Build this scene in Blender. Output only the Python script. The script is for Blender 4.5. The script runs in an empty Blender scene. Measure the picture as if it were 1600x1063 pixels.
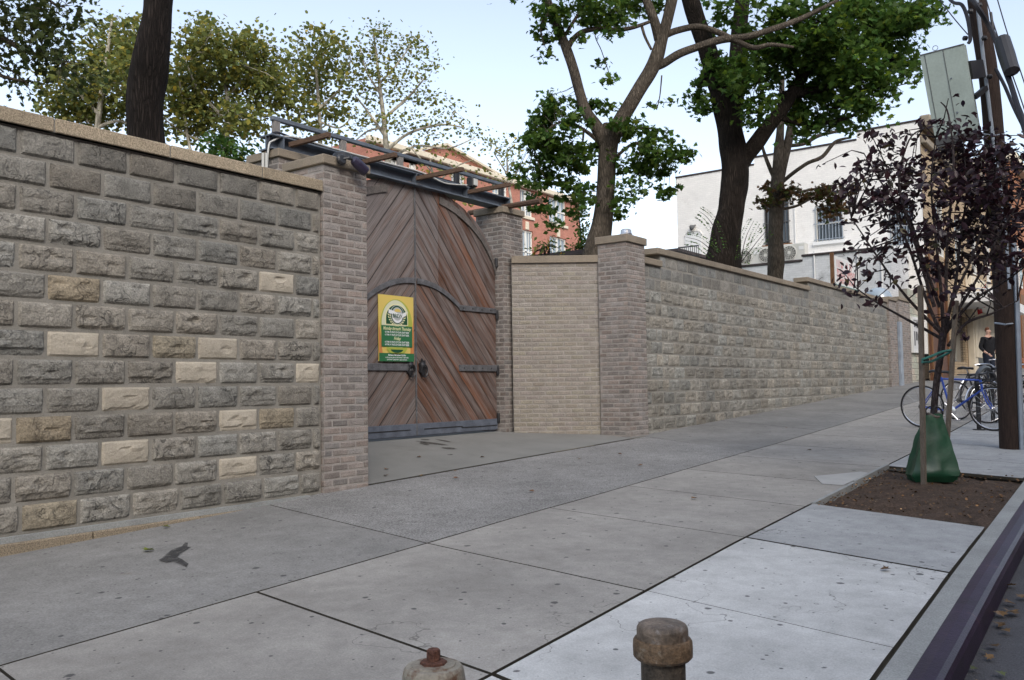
import bpy, math, random
import numpy as np
from mathutils import Vector, noise as MN

# ------------------------------------------------------------------ camera, sky, sun, exposure
SC = bpy.context.scene
COL = SC.collection
FPX, YAW, PITCH, ROLL = 1368.64, .6388, .0525, -.0149
CAM = np.array([6.3786, 0., -1.8753])
_cy, _sy = math.cos(YAW), math.sin(YAW)
FW = np.array([-_sy*math.cos(PITCH), _cy*math.cos(PITCH), math.sin(PITCH)])
_r0 = np.array([_cy, _sy, 0.]); _u0 = np.cross(_r0, FW)
_c, _s = math.cos(ROLL), math.sin(ROLL)
RT = _c*_r0 + _s*_u0; UP = -_s*_r0 + _c*_u0
cd = bpy.data.cameras.new('camera'); cam = bpy.data.objects.new('camera', cd); COL.objects.link(cam)
from mathutils import Matrix
M = Matrix(((RT[0], UP[0], -FW[0], CAM[0]), (RT[1], UP[1], -FW[1], CAM[1]), (RT[2], UP[2], -FW[2], CAM[2]), (0, 0, 0, 1)))
cam.matrix_world = M
cd.sensor_fit = 'HORIZONTAL'; cd.sensor_width = 36.; cd.lens = 36.*FPX/1600.
cd.clip_start = .05; cd.clip_end = 3000.
SC.camera = cam

W = bpy.data.worlds.new('World'); SC.world = W; W.use_nodes = True
wn = W.node_tree; bg = wn.nodes['Background']
SUN_EL, SUN_AZ = math.radians(38.), math.radians(128.)   # azimuth clockwise from +Y: behind the camera, to the right
sky = wn.nodes.new('ShaderNodeTexSky'); sky.sky_type = 'NISHITA'; sky.sun_disc = False
sky.sun_elevation = SUN_EL; sky.sun_rotation = SUN_AZ
sky.air_density = 1.0; sky.dust_density = 2.0; sky.ozone_density = 1.0; sky.altitude = 10
hs = wn.nodes.new('ShaderNodeHueSaturation'); hs.inputs['Saturation'].default_value = .64; hs.inputs['Value'].default_value = 1.0   # thin high haze whitens the blue
wn.links.new(sky.outputs[0], hs.inputs['Color']); wn.links.new(hs.outputs[0], bg.inputs[0]); bg.inputs[1].default_value = .15
sd = bpy.data.lights.new('sun', 'SUN'); sun = bpy.data.objects.new('sun', sd); COL.objects.link(sun)
sd.energy = 0.6; sd.angle = math.radians(25.); sd.color = (1., .95, .88)
_d = Vector((math.sin(SUN_AZ)*math.cos(SUN_EL), math.cos(SUN_AZ)*math.cos(SUN_EL), math.sin(SUN_EL)))
sun.rotation_euler = _d.to_track_quat('Z', 'Y').to_euler()
SC.view_settings.view_transform = 'Standard'; SC.view_settings.look = 'None'
SC.view_settings.exposure = 1.0; SC.view_settings.gamma = 1.0
SC.view_settings.use_curve_mapping = False
SC.cycles.max_bounces = 6; SC.cycles.transparent_max_bounces = 6

rng = np.random.default_rng(7); random.seed(7)

# ------------------------------------------------------------------ measuring: photo direction -> point in the place
def ray(x, y): return FW + RT*(x-800.)/FPX + UP*(531.5-y)/FPX
def PT(x, y, depth): return CAM + ray(x, y)*depth
def onX(x, y, X):
    d = ray(x, y); return CAM + d*((X-CAM[0])/d[0])
def onY(x, y, Y):
    d = ray(x, y); return CAM + d*((Y-CAM[1])/d[1])
ZW = np.array([(-40, -4.3), (0, -3.08), (2.7, -2.97), (5.6, -2.855), (11.7, -2.685), (17.6, -2.47), (27.5, -2.07), (60, -.9), (200, 3.)])
def zw(Y): return float(np.interp(Y, ZW[:, 0], ZW[:, 1]))
def zh(X, Y):
    s = zw(Y)
    if X < 0 and 5.5 < Y < 12.1: return s + (-2.575-s)*min(1., -X/2.)
    return s - .02*max(X, 0.)
def onG(x, y):
    d = ray(x, y); a, b = .5, 200.
    for _ in range(60):
        m = (a+b)/2; P = CAM + d*m
        if P[2] > zh(P[0], P[1]): a = m
        else: b = m
    return CAM + d*a

# ------------------------------------------------------------------ mesh helpers
class MB:
    def __init__(s): s.v = []; s.f = []; s.t = []; s.uv = []; s.mi = []
    def add(s, vs, fs, tint=(1, 1, 1, 0), uv=None, mi=0):
        o = len(s.v); s.v.extend([tuple(map(float, p)) for p in vs]); s.t.extend([tint]*len(vs))
        s.uv.extend(uv if uv is not None else [(0., 0.)]*len(vs))
        s.f.extend([tuple(o+i for i in f) for f in fs]); s.mi.extend([mi]*len(fs))
    def quad(s, a, b, c, d, tint=(1, 1, 1, 0), mi=0): s.add([a, b, c, d], [(0, 1, 2, 3)], tint, None, mi)
    def box(s, x0, x1, y0, y1, z0, z1, tint=(1, 1, 1, 0), mi=0):
        s.add([(x, y, z) for x in (x0, x1) for y in (y0, y1) for z in (z0, z1)],
              [(0, 1, 3, 2), (4, 6, 7, 5), (0, 4, 5, 1), (2, 3, 7, 6), (0, 2, 6, 4), (1, 5, 7, 3)], tint, None, mi)
    def bbox(s, x0, x1, y0, y1, z0, z1, b=.006, tint=(1, 1, 1, 0), mi=0):
        """box with chamfered edges"""
        X = (x0, x0+b, x1-b, x1); Y = (y0, y0+b, y1-b, y1); Z = (z0, z0+b, z1-b, z1)
        vs = []; ix = {}
        def V(i, j, k):
            if (i, j, k) not in ix: ix[(i, j, k)] = len(vs); vs.append((X[i], Y[j], Z[k]))
            return ix[(i, j, k)]
        fs = []
        for a, o in ((0, 0), (3, 1)):
            q = [V(a, 1, 1), V(a, 2, 1), V(a, 2, 2), V(a, 1, 2)]; fs.append(q[::-1] if a == 0 else q)
            q = [V(1, a, 1), V(2, a, 1), V(2, a, 2), V(1, a, 2)]; fs.append(q if a == 0 else q[::-1])
            q = [V(1, 1, a), V(2, 1, a), V(2, 2, a), V(1, 2, a)]; fs.append(q[::-1] if a == 0 else q)
        for a in (0, 3):
            i1 = 1 if a == 0 else 2
            for c in (0, 3):
                k1 = 1 if c == 0 else 2
                fs.append([V(a, i1*0+1, k1), V(a, 2, k1), V(i1, 2, c), V(i1, 1, c)])
                fs.append([V(1, a, k1), V(2, a, k1), V(2, i1, c), V(1, i1, c)])
                fs.append([V(a, k1, 1), V(a, k1, 2), V(i1, c, 2), V(i1, c, 1)])
        for a in (0, 3):
            for c in (0, 3):
                for e in (0, 3):
                    i1, j1, k1 = (1 if a == 0 else 2), (1 if c == 0 else 2), (1 if e == 0 else 2)
                    fs.append([V(a, j1, k1), V(i1, c, k1), V(i1, j1, e)])
        s.add(vs, fs, tint, None, mi)
    def obox(s, C, U, V_, N, tint=(1, 1, 1, 0), mi=0):
        """oriented box: corner C and three edge vectors"""
        C, U, V_, N = map(np.asarray, (C, U, V_, N))
        vs = [C + U*i + V_*j + N*k for i in (0, 1) for j in (0, 1) for k in (0, 1)]
        s.add(vs, [(0, 1, 3, 2), (4, 6, 7, 5), (0, 4, 5, 1), (2, 3, 7, 6), (0, 2, 6, 4), (1, 5, 7, 3)], tint, None, mi)
    def bar(s, a, b, w, h=None, tint=(1, 1, 1, 0), mi=0, up=(0, 0, 1)):
        a = np.asarray(a, float); b = np.asarray(b, float); h = h or w
        d = b-a; d = d/np.linalg.norm(d); r = np.cross(d, up)
        if np.linalg.norm(r) < 1e-5: r = np.cross(d, (1, 0, 0))
        r /= np.linalg.norm(r); u = np.cross(r, d)
        s.obox(a-r*w/2-u*h/2, b-a, r*w, u*h, tint, mi)
    def tube(s, pts, rad, n=8, tint=(1, 1, 1, 0), cap=True, mi=0, wob=0., uvs=1.):
        pts = [np.asarray(p, float) for p in pts]; m = len(pts)
        if not hasattr(rad, '__len__'): rad = [rad]*m
        ref = np.array([0.3, .2, 1.]); vs = []; uv = []; L = 0.
        prev = None
        for i, p in enumerate(pts):
            t = pts[min(i+1, m-1)] - pts[max(i-1, 0)]; t = t/(np.linalg.norm(t)+1e-9)
            if prev is None:
                r = np.cross(t, ref)
                if np.linalg.norm(r) < .1: r = np.cross(t, (1., 0, 0))
            else: r = prev - t*(prev@t)
            r /= np.linalg.norm(r)+1e-9; prev = r; q = np.cross(t, r)
            if i: L += np.linalg.norm(p-pts[i-1])
            for k in range(n):
                a = 2*math.pi*k/n; rr = rad[i]
                if wob: rr *= 1 + wob*MN.noise((p[0]*1.7+math.cos(a)*1.3, p[1]*1.7+math.sin(a)*1.3, p[2]*2.2))
                vs.append(p + (r*math.cos(a)+q*math.sin(a))*rr); uv.append((k/n, L*uvs))
        fs = [(i*n+k, i*n+(k+1) % n, (i+1)*n+(k+1) % n, (i+1)*n+k) for i in range(m-1) for k in range(n)]
        if cap: fs += [tuple(range(n))[::-1], tuple((m-1)*n+k for k in range(n))]
        s.add(vs, fs, tint, uv, mi)
    def lathe(s, C, prof, n=24, tint=(1, 1, 1, 0), mi=0, axis=(0, 0, 1)):
        ax = Vector(axis).normalized(); q = Vector((0, 0, 1)).rotation_difference(ax).to_matrix()
        vs = []; C = Vector(C)
        for r, z in prof:
            for k in range(n):
                a = 2*math.pi*k/n; vs.append(C + q @ Vector((r*math.cos(a), r*math.sin(a), z)))
        m = len(prof)
        fs = [(i*n+k, i*n+(k+1) % n, (i+1)*n+(k+1) % n, (i+1)*n+k) for i in range(m-1) for k in range(n)]
        fs += [tuple(range(n))[::-1], tuple((m-1)*n+k for k in range(n))]
        s.add(vs, fs, tint, None, mi)
    def poly(s, pts, ext, tint=(1, 1, 1, 0), mi=0):
        """flat outline extruded by vector ext"""
        n = len(pts); ext = np.asarray(ext, float); P = [np.asarray(p, float) for p in pts]
        vs = P + [p+ext for p in P]
        fs = [tuple(range(n)), tuple(range(2*n-1, n-1, -1))] + [(i, n+i, n+(i+1) % n, (i+1) % n) for i in range(n)]
        s.add(vs, fs, tint, None, mi)
    def build(s, name, mat, parent=None, origin=None, smooth=False, fixn=True):
        me = bpy.data.meshes.new(name)
        off = np.zeros(3)
        if origin is not None: off = np.asarray(origin, float)
        elif parent is not None: off = np.array(root_loc(parent))
        V = np.array(s.v, float) - off
        me.from_pydata(V.tolist(), [], s.f)
        if fixn:
            import bmesh
            bm = bmesh.new(); bm.from_mesh(me); bmesh.ops.recalc_face_normals(bm, faces=bm.faces); bm.to_mesh(me); bm.free()
        at = me.attributes.new('tint', 'FLOAT_COLOR', 'POINT')
        at.data.foreach_set('color', np.array([(t if len(t) == 4 else (*t, 0)) for t in s.t], 'f').ravel())
        if any(u != (0., 0.) for u in s.uv[:200]) or (len(s.uv) and any(u != (0., 0.) for u in s.uv[::50])):
            ul = me.uv_layers.new(name='UVMap'); li = np.empty(len(me.loops), 'i'); me.loops.foreach_get('vertex_index', li)
            ul.data.foreach_set('uv', np.array(s.uv, 'f')[li].ravel())
        mats = mat if isinstance(mat, (list, tuple)) else [mat]
        for m in mats: me.materials.append(m)
        if len(mats) > 1: me.polygons.foreach_set('material_index', np.array(s.mi, 'i'))
        if smooth:
            me.polygons.foreach_set('use_smooth', [True]*len(me.polygons))
            me.set_sharp_from_angle(angle=math.radians(38))
        o = bpy.data.objects.new(name, me); COL.objects.link(o)
        if origin is not None and parent is None: o.location = off
        if parent is not None: o.parent = parent
        return o
def build_each(mb, name, mat, parent=None, smooth=False, local=False):
    """one object per separate piece"""
    p = list(range(len(mb.v)))
    def find(i):
        while p[i] != i: p[i] = p[p[i]]; i = p[i]
        return i
    for f in mb.f:
        for i in f[1:]: p[find(i)] = find(f[0])
    groups = {}
    for k, f in enumerate(mb.f): groups.setdefault(find(f[0]), []).append(k)
    out = []
    for r, fk in groups.items():
        ids = sorted({i for k in fk for i in mb.f[k]}); ix = {i: j for j, i in enumerate(ids)}; q = MB()
        q.v = [mb.v[i] for i in ids]; q.t = [mb.t[i] for i in ids]; q.uv = [mb.uv[i] for i in ids]
        q.f = [tuple(ix[i] for i in mb.f[k]) for k in fk]; q.mi = [mb.mi[k] for k in fk]
        o = q.build(name, mat, None if local else parent, smooth=smooth)
        if local: o.parent = parent
        out.append(o)
    return out
def root_loc(o):
    L = np.zeros(3)
    while o is not None: L += np.array(o.location); o = o.parent
    return L
def tag(o, label=None, cat=None, group=None, kind=None):
    if label: o['label'] = label
    if cat: o['category'] = cat
    if group: o['group'] = group
    if kind: o['kind'] = kind
    return o
def thing(name, label, cat, loc=(0, 0, 0), group=None, rz=0.):
    o = bpy.data.objects.new(name, None); COL.objects.link(o); o.location = tuple(map(float, loc)); o.rotation_euler = (0, 0, rz)
    o.empty_display_size = .2
    return tag(o, label, cat, group)
def dup(o, parent=None):
    c = o.copy(); COL.objects.link(c)
    if parent is not None: c.parent = parent
    for ch in list(o.children): dup(ch, c)
    return c
def wall_holes(mb, O, U, N, u0, u1, z0, z1, holes, depth, tint=(1, 1, 1, 0), mi=0):
    """wall face in plane O + U*u + Z*z with rectangular openings that have reveals going back by depth along -N"""
    O = np.asarray(O, float); U = np.asarray(U, float); N = np.asarray(N, float); Z = np.array([0, 0, 1.])
    us = sorted({u0, u1, *[h[0] for h in holes], *[h[1] for h in holes]}); zs = sorted({z0, z1, *[h[2] for h in holes], *[h[3] for h in holes]})
    us = [u for u in us if u0 <= u <= u1]; zs = [z for z in zs if z0 <= z <= z1]
    p = lambda u, z, d=0: O + U*u + Z*z - N*d
    for a, b in zip(us, us[1:]):
        for c, d in zip(zs, zs[1:]):
            m, n = (a+b)/2, (c+d)/2
            if any(h[0] < m < h[1] and h[2] < n < h[3] for h in holes): continue
            mb.quad(p(a, c), p(b, c), p(b, d), p(a, d), tint, mi)
    for a, b, c, d in [h[:4] for h in holes]:
        for (q, r) in (((a, c), (b, c)), ((b, c), (b, d)), ((b, d), (a, d)), ((a, d), (a, c))):
            mb.quad(p(*q), p(*r), p(*r, depth), p(*q, depth), tint, mi)

# ------------------------------------------------------------------ materials
def mat(name, base=(.5, .5, .5), rough=.8, var=.25, vscale=4., fine=.0, fscale=60., bump=.0, bscale=40., metal=0., spec=.3,
        dark=None, dscale=2.5, damt=.0, stretch=(1, 1, 1), grime=0., use_uv=False, dthr=.55, var2=0., v2scale=.7, crack=0., cscale=9.):
    m = bpy.data.materials.new(name); m.use_nodes = True; nt = m.node_tree; N = nt.nodes; L = nt.links
    b = N['Principled BSDF']; b.inputs['Roughness'].default_value = rough; b.inputs['Metallic'].default_value = metal
    b.inputs['Specular IOR Level'].default_value = spec
    tc = N.new('ShaderNodeTexCoord'); mp = N.new('ShaderNodeMapping'); mp.inputs['Scale'].default_value = stretch
    geo = N.new('ShaderNodeNewGeometry')
    L.new(tc.outputs['UV'] if use_uv else geo.outputs['Position'], mp.inputs[0])
    at = N.new('ShaderNodeAttribute'); at.attribute_name = 'tint'
    mul = N.new('ShaderNodeMix'); mul.data_type = 'RGBA'; mul.blend_type = 'MULTIPLY'; mul.inputs[0].default_value = 1.
    mul.inputs[6].default_value = (*base, 1); L.new(at.outputs['Color'], mul.inputs[7])
    cur = mul.outputs[2]
    def nz(scale, detail=4., ro=.6):
        n = N.new('ShaderNodeTexNoise'); n.inputs['Scale'].default_value = scale; n.inputs['Detail'].default_value = detail
        n.inputs['Roughness'].default_value = ro; L.new(mp.outputs[0], n.inputs['Vector']); return n
    def ramp(src, a, b_, lo, hi):
        r = N.new('ShaderNodeMapRange'); r.inputs[1].default_value = a; r.inputs[2].default_value = b_
        r.inputs[3].default_value = lo; r.inputs[4].default_value = hi; L.new(src, r.inputs[0]); return r.outputs[0]
    def mulv(cur, fac):
        x = N.new('ShaderNodeVectorMath'); x.operation = 'SCALE'; L.new(cur, x.inputs[0]); L.new(fac, x.inputs['Scale']); return x.outputs[0]
    if var: cur = mulv(cur, ramp(nz(vscale, 6.).outputs[0], .3, .7, 1-var, 1+var))
    if var2: cur = mulv(cur, ramp(nz(v2scale, 5., .65).outputs[0], .32, .68, 1-var2, 1+var2))
    if fine: cur = mulv(cur, ramp(nz(fscale, 2.).outputs[0], .3, .7, 1-fine, 1+fine))
    if dark is not None:
        f = ramp(nz(dscale, 7., .7).outputs[0], dthr, dthr+.12, 0., damt)
        if grime:
            mm = N.new('ShaderNodeMath'); mm.operation = 'MULTIPLY'; L.new(f, mm.inputs[0]); L.new(at.outputs['Alpha'], mm.inputs[1]); f = mm.outputs[0]
        x = N.new('ShaderNodeMix'); x.data_type = 'RGBA'; L.new(f, x.inputs[0]); L.new(cur, x.inputs[6]); x.inputs[7].default_value = (*dark, 1); cur = x.outputs[2]
    ck = None
    if crack:   # thin wandering black lines where the split face has chipped and holds dirt
        n = nz(cscale, 3., .55); n.inputs['Distortion'].default_value = 1.2
        a_ = N.new('ShaderNodeMath'); a_.operation = 'SUBTRACT'; L.new(n.outputs[0], a_.inputs[0]); a_.inputs[1].default_value = .5
        c_ = N.new('ShaderNodeMath'); c_.operation = 'ABSOLUTE'; L.new(a_.outputs[0], c_.inputs[0])
        ck = ramp(c_.outputs[0], .006, .026, 1., 0.); k2 = ramp(nz(cscale*.8, 2.).outputs[0], .46, .56, 0., crack)
        m3 = N.new('ShaderNodeMath'); m3.operation = 'MULTIPLY'; L.new(ck, m3.inputs[0]); L.new(k2, m3.inputs[1])
        m4 = N.new('ShaderNodeMath'); m4.operation = 'MULTIPLY'; L.new(m3.outputs[0], m4.inputs[0]); L.new(at.outputs['Alpha'], m4.inputs[1]); ck = m4.outputs[0]
        x = N.new('ShaderNodeMix'); x.data_type = 'RGBA'; L.new(ck, x.inputs[0]); L.new(cur, x.inputs[6]); x.inputs[7].default_value = (.018, .018, .019, 1); cur = x.outputs[2]
    L.new(cur, b.inputs['Base Color'])
    if bump:
        bn = N.new('ShaderNodeBump'); bn.inputs['Strength'].default_value = bump; bn.inputs['Distance'].default_value = .02
        hsrc = nz(bscale, 5., .65).outputs[0]
        if ck is not None:
            h2 = N.new('ShaderNodeMath'); h2.operation = 'SUBTRACT'; L.new(hsrc, h2.inputs[0]); L.new(ck, h2.inputs[1]); hsrc = h2.outputs[0]
        L.new(hsrc, bn.inputs['Height']); L.new(bn.outputs[0], b.inputs['Normal'])
    m['_'] = 0
    return m
def nodes_of(m): return m.node_tree.nodes, m.node_tree.links
def stain_mat(name, col):
    m = bpy.data.materials.new(name); m.use_nodes = True; N, L = nodes_of(m); b = N['Principled BSDF']; b.inputs['Base Color'].default_value = (*col, 1); b.inputs['Roughness'].default_value = .8
    at = N.new('ShaderNodeAttribute'); at.attribute_name = 'tint'; geo = N.new('ShaderNodeNewGeometry'); n = N.new('ShaderNodeTexNoise'); n.inputs['Scale'].default_value = 28.; n.inputs['Detail'].default_value = 5.; L.new(geo.outputs['Position'], n.inputs['Vector'])
    r = N.new('ShaderNodeMapRange'); r.inputs[1].default_value = .3; r.inputs[2].default_value = .62; r.inputs[3].default_value = .25; r.inputs[4].default_value = 1.; L.new(n.outputs[0], r.inputs[0])
    mm = N.new('ShaderNodeMath'); mm.operation = 'MULTIPLY'; L.new(at.outputs['Alpha'], mm.inputs[0]); L.new(r.outputs[0], mm.inputs[1])
    tr = N.new('ShaderNodeBsdfTransparent'); mx = N.new('ShaderNodeMixShader'); L.new(mm.outputs[0], mx.inputs[0]); L.new(tr.outputs[0], mx.inputs[1]); L.new(b.outputs[0], mx.inputs[2]); L.new(mx.outputs[0], N['Material Output'].inputs[0])
    return m
def leaf_mat(name, base, trans=.35, rough=.55, gloss=.3):
    m = bpy.data.materials.new(name); m.use_nodes = True; N, L = nodes_of(m)
    b = N['Principled BSDF']; b.inputs['Roughness'].default_value = rough; b.inputs['Specular IOR Level'].default_value = gloss
    at = N.new('ShaderNodeAttribute'); at.attribute_name = 'tint'
    mul = N.new('ShaderNodeMix'); mul.data_type = 'RGBA'; mul.blend_type = 'MULTIPLY'; mul.inputs[0].default_value = 1.
    mul.inputs[6].default_value = (*base, 1); L.new(at.outputs['Color'], mul.inputs[7]); L.new(mul.outputs[2], b.inputs['Base Color'])
    tr = N.new('ShaderNodeBsdfTranslucent'); L.new(mul.outputs[2], tr.inputs[0])
    mx = N.new('ShaderNodeMixShader'); mx.inputs[0].default_value = trans
    L.new(b.outputs[0], mx.inputs[1]); L.new(tr.outputs[0], mx.inputs[2]); L.new(mx.outputs[0], N['Material Output'].inputs[0])
    return m
def bark_mat(name, base, sx=14., sz=2.2, bump=.9, var=.35):
    m = bpy.data.materials.new(name); m.use_nodes = True; N, L = nodes_of(m)
    b = N['Principled BSDF']; b.inputs['Roughness'].default_value = .9; b.inputs['Specular IOR Level'].default_value = .15
    geo = N.new('ShaderNodeNewGeometry'); mp = N.new('ShaderNodeMapping'); mp.inputs['Scale'].default_value = (sx, sx, sz); L.new(geo.outputs['Position'], mp.inputs[0])
    n1 = N.new('ShaderNodeTexNoise'); n1.inputs['Scale'].default_value = 1.; n1.inputs['Detail'].default_value = 6.; n1.inputs['Roughness'].default_value = .7; L.new(mp.outputs[0], n1.inputs['Vector'])
    v = N.new('ShaderNodeTexVoronoi'); v.feature = 'DISTANCE_TO_EDGE'; v.inputs['Scale'].default_value = 1.3; 
    ad = N.new('ShaderNodeVectorMath'); ad.operation = 'ADD'; sc = N.new('ShaderNodeVectorMath'); sc.operation = 'SCALE'; sc.inputs['Scale'].default_value = .9
    L.new(n1.outputs[1], sc.inputs[0]); L.new(mp.outputs[0], ad.inputs[0]); L.new(sc.outputs[0], ad.inputs[1]); L.new(ad.outputs[0], v.inputs['Vector'])
    r = N.new('ShaderNodeMapRange'); r.inputs[1].default_value = 0.; r.inputs[2].default_value = .28; r.inputs[3].default_value = 0.; r.inputs[4].default_value = 1.; L.new(v.outputs[0], r.inputs[0])
    n2 = N.new('ShaderNodeTexNoise'); n2.inputs['Scale'].default_value = 2.2; n2.inputs['Detail'].default_value = 5.; L.new(geo.outputs['Position'], n2.inputs['Vector'])
    r2 = N.new('ShaderNodeMapRange'); r2.inputs[1].default_value = .3; r2.inputs[2].default_value = .7; r2.inputs[3].default_value = 1-var; r2.inputs[4].default_value = 1+var; L.new(n2.outputs[0], r2.inputs[0])
    r3 = N.new('ShaderNodeMapRange'); r3.inputs[3].default_value = .6; r3.inputs[4].default_value = 1.15; L.new(r.outputs[0], r3.inputs[0])
    mm = N.new('ShaderNodeMath'); mm.operation = 'MULTIPLY'; L.new(r2.outputs[0], mm.inputs[0]); L.new(r3.outputs[0], mm.inputs[1])
    s = N.new('ShaderNodeVectorMath'); s.operation = 'SCALE'; s.inputs[0].default_value = base; L.new(mm.outputs[0], s.inputs['Scale']); L.new(s.outputs[0], b.inputs['Base Color'])
    bn = N.new('ShaderNodeBump'); bn.inputs['Strength'].default_value = bump; bn.inputs['Distance'].default_value = .03
    ah = N.new('ShaderNodeMath'); ah.operation = 'ADD'; L.new(r.outputs[0], ah.inputs[0]); L.new(n1.outputs[0], ah.inputs[1])
    L.new(ah.outputs[0], bn.inputs['Height']); L.new(bn.outputs[0], b.inputs['Normal'])
    return m

MT = {}
MT['block'] = mat('weathered_block', (.265, .253, .222), .9, .22, 9., .28, 80., .8, 40., dark=(.028, .029, .031), dscale=13., damt=.6, grime=1., dthr=.54, var2=.18, v2scale=1.2, crack=.6, cscale=7.5)
MT['newblock'] = mat('tan_block', (.43, .385, .31), .9, .12, 6., .1, 90., .5, 50.)
MT['mortar'] = mat('mortar', (.255, .242, .212), .95, .2, 3., .12, 120., .4, 90.)
MT['coping'] = mat('aggregate_coping', (.42, .345, .245), .9, .15, 3., .45, 110., .8, 110.)
MT['coping2'] = mat('brown_coping', (.25, .21, .16), .9, .15, 3., .2, 110., .4, 90.)
MT['brick'] = mat('rockface_brick', (.268, .234, .210), .9, .2, 9., .2, 90., .7, 60., dark=(.10, .08, .07), dscale=4., damt=.5)
MT['beige'] = mat('beige_brick', (.282, .255, .222), .9, .16, 9., .18, 90., .7, 60.)
MT['bmortar'] = mat('brick_mortar', (.31, .285, .26), .95, .2, 5., .1, 120., .3, 90.)
MT['bmortar2'] = mat('beige_mortar', (.305, .28, .248), .95, .2, 5., .1, 120., .3, 90.)
MT['concrete'] = mat('apron_concrete', (.212, .21, .196), .9, .1, 1.5, .1, 150., .15, 120., dark=(.12, .115, .1), dscale=1.2, damt=.25, dthr=.56)
MT['soil'] = mat('soil', (.075, .05, .035), .95, .4, 8., .5, 60., 1., 50.)
MT['dirt'] = mat('joint_dirt', (.05, .045, .035), .95, .3, 8.)
MT['asphalt'] = mat('asphalt', (.085, .084, .09), .85, .2, 2., .35, 140., .5, 160., spec=.35)
MT['yard'] = mat('yard_ground', (.09, .09, .05), .95, .4, 3., .4, 40., .8, 30.)
MT['steel'] = mat('gray_blue_steel', (.11, .13, .158), .5, .25, 5., .1, 60., .15, 50., spec=.5, dark=(.05, .035, .03), dscale=5., damt=.6, dthr=.6)
MT['iron'] = mat('strap_iron', (.10, .10, .105), .6, .35, 12., .2, 60., .3, 60., spec=.5, dark=(.25, .26, .28), dscale=7., damt=.5, dthr=.6)
MT['bandwood'] = mat('gray_wood_band', (.125, .11, .10), .8, .3, 10., .25, 60., .4, 50.)
MT['kick'] = mat('gray_painted_steel', (.105, .12, .15), .55, .3, 6., .12, 60., .15, 50., spec=.4, dark=(.2, .2, .21), dscale=5., damt=.5, dthr=.6)
MT['black'] = mat('black_metal', (.02, .02, .022), .45, .2, 8., spec=.5)
MT['timber'] = mat('brown_timber', (.12, .075, .05), .85, .35, 9., .2, 60., .5, 40., stretch=(2, 8, 8))
MT['greytimber'] = mat('grey_timber', (.23, .215, .20), .9, .3, 12., .2, 60., .4, 40., stretch=(8, 8, 1.5))
MT['stake'] = mat('weathered_stake', (.15, .125, .10), .9, .3, 14., .2, 60., .5, 40., stretch=(6, 6, 1.))
MT['plastic'] = mat('white_plastic', (.52, .52, .49), .5, .05, 4.)
MT['curbsteel'] = mat('purple_steel_curb', (.026, .014, .036), .42, .4, 6., .2, 70., .12, 60., metal=.0, spec=.3, dark=(.20, .11, .05), dscale=6., damt=.6, dthr=.62)
MT['curbconc'] = mat('curb_concrete', (.30, .31, .30), .9, .15, 3., .2, 120., .3, 100.)
MT['rustpipe'] = mat('rusty_pipe', (.075, .06, .045), .75, .5, 14., .4, 120., .6, 70., spec=.4, dark=(.24, .22, .18), dscale=30., damt=.5, dthr=.6)
MT['rustcap'] = mat('rusty_cap', (.15, .115, .085), .5, .5, 16., .3, 120., .4, 60., spec=.5, dark=(.32, .31, .30), dscale=18., damt=.7, dthr=.56)
MT['whiterust'] = mat('chipped_white_paint', (.28, .255, .205), .6, .2, 10., .15, 120., .3, 60., dark=(.12, .055, .028), dscale=11., damt=.95, dthr=.50)
MT['ringrust'] = mat('brown_ring', (.145, .095, .055), .65, .45, 18., .35, 120., .5, 60., spec=.4, dark=(.30, .26, .2), dscale=22., damt=.7, dthr=.57)
MT['rust'] = mat('rust', (.12, .055, .038), .85, .4, 30., .3, 120., .6, 80.)
MT['bag'] = mat('green_bag', (.009, .055, .027), .42, .25, 4., .1, 60., .1, 30., spec=.5)
MT['pole'] = mat('pole_wood', (.036, .023, .018), .85, .35, 12., .25, 60., .8, 20., stretch=(5, 5, .5))
MT['cabinet'] = mat('gray_green_paint', (.36, .42, .38), .6, .1, 3., .06, 40., .05, 30., dark=(.25, .28, .26), dscale=3., damt=.4, dthr=.6)
MT['cable'] = mat('black_cable', (.02, .02, .025), .5, .1, 4.)
MT['greypipe'] = mat('gray_pipe', (.27, .31, .36), .5, .2, 5., spec=.5)
MT['whitewall'] = mat('white_painted_brick', (.80, .775, .73), .8, .07, 1.0, .05, 30., .0, 20., dark=(.55, .5, .45), dscale=1.3, damt=.3, dthr=.58)
MT['greywall'] = mat('gray_painted_brick', (.60, .61, .61), .85, .1, 1.0, .05, 30., .0, 20., dark=(.22, .22, .22), dscale=1.6, damt=.5, dthr=.56)
MT['redbrick'] = mat('red_brick', (.37, .165, .12), .9, .12, 1.2, .15, 14.)
MT['creamstone'] = mat('cream_trim', (.62, .55, .43), .85, .1, 2.)
MT['tanbrick'] = mat('tan_brick_front', (.40, .30, .19), .9, .15, 2., .2, 18.)
MT['brownbrick'] = mat('brown_brick_front', (.28, .12, .06), .9, .2, 2., .2, 18.)
MT['winframe'] = mat('white_window_frame', (.68, .67, .62), .6, .05, 3.)
MT['glass'] = mat('dark_glass', (.03, .04, .05), .08, .3, 1.5, spec=.8)
MT['skyglass'] = mat('pale_glass', (.25, .30, .34), .06, .5, .35, spec=1.)
MT['bars'] = mat('window_bars', (.10, .10, .10), .6, .2, 5.)
MT['flash'] = mat('dark_flashing', (.05, .04, .04), .8, .3, 3.)
MT['acwhite'] = mat('ac_casing', (.58, .57, .52), .5, .06, 3.)
MT['brownwood'] = mat('brown_door', (.115, .05, .028), .6, .3, 6., .2, 30., .3, 20., stretch=(6, 6, 1))
MT['blue'] = mat('blue_paint', (.03, .075, .36), .3, .1, 5., spec=.6)
MT['chrome'] = mat('silver_metal', (.6, .6, .62), .25, .1, 5., metal=.9)
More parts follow.
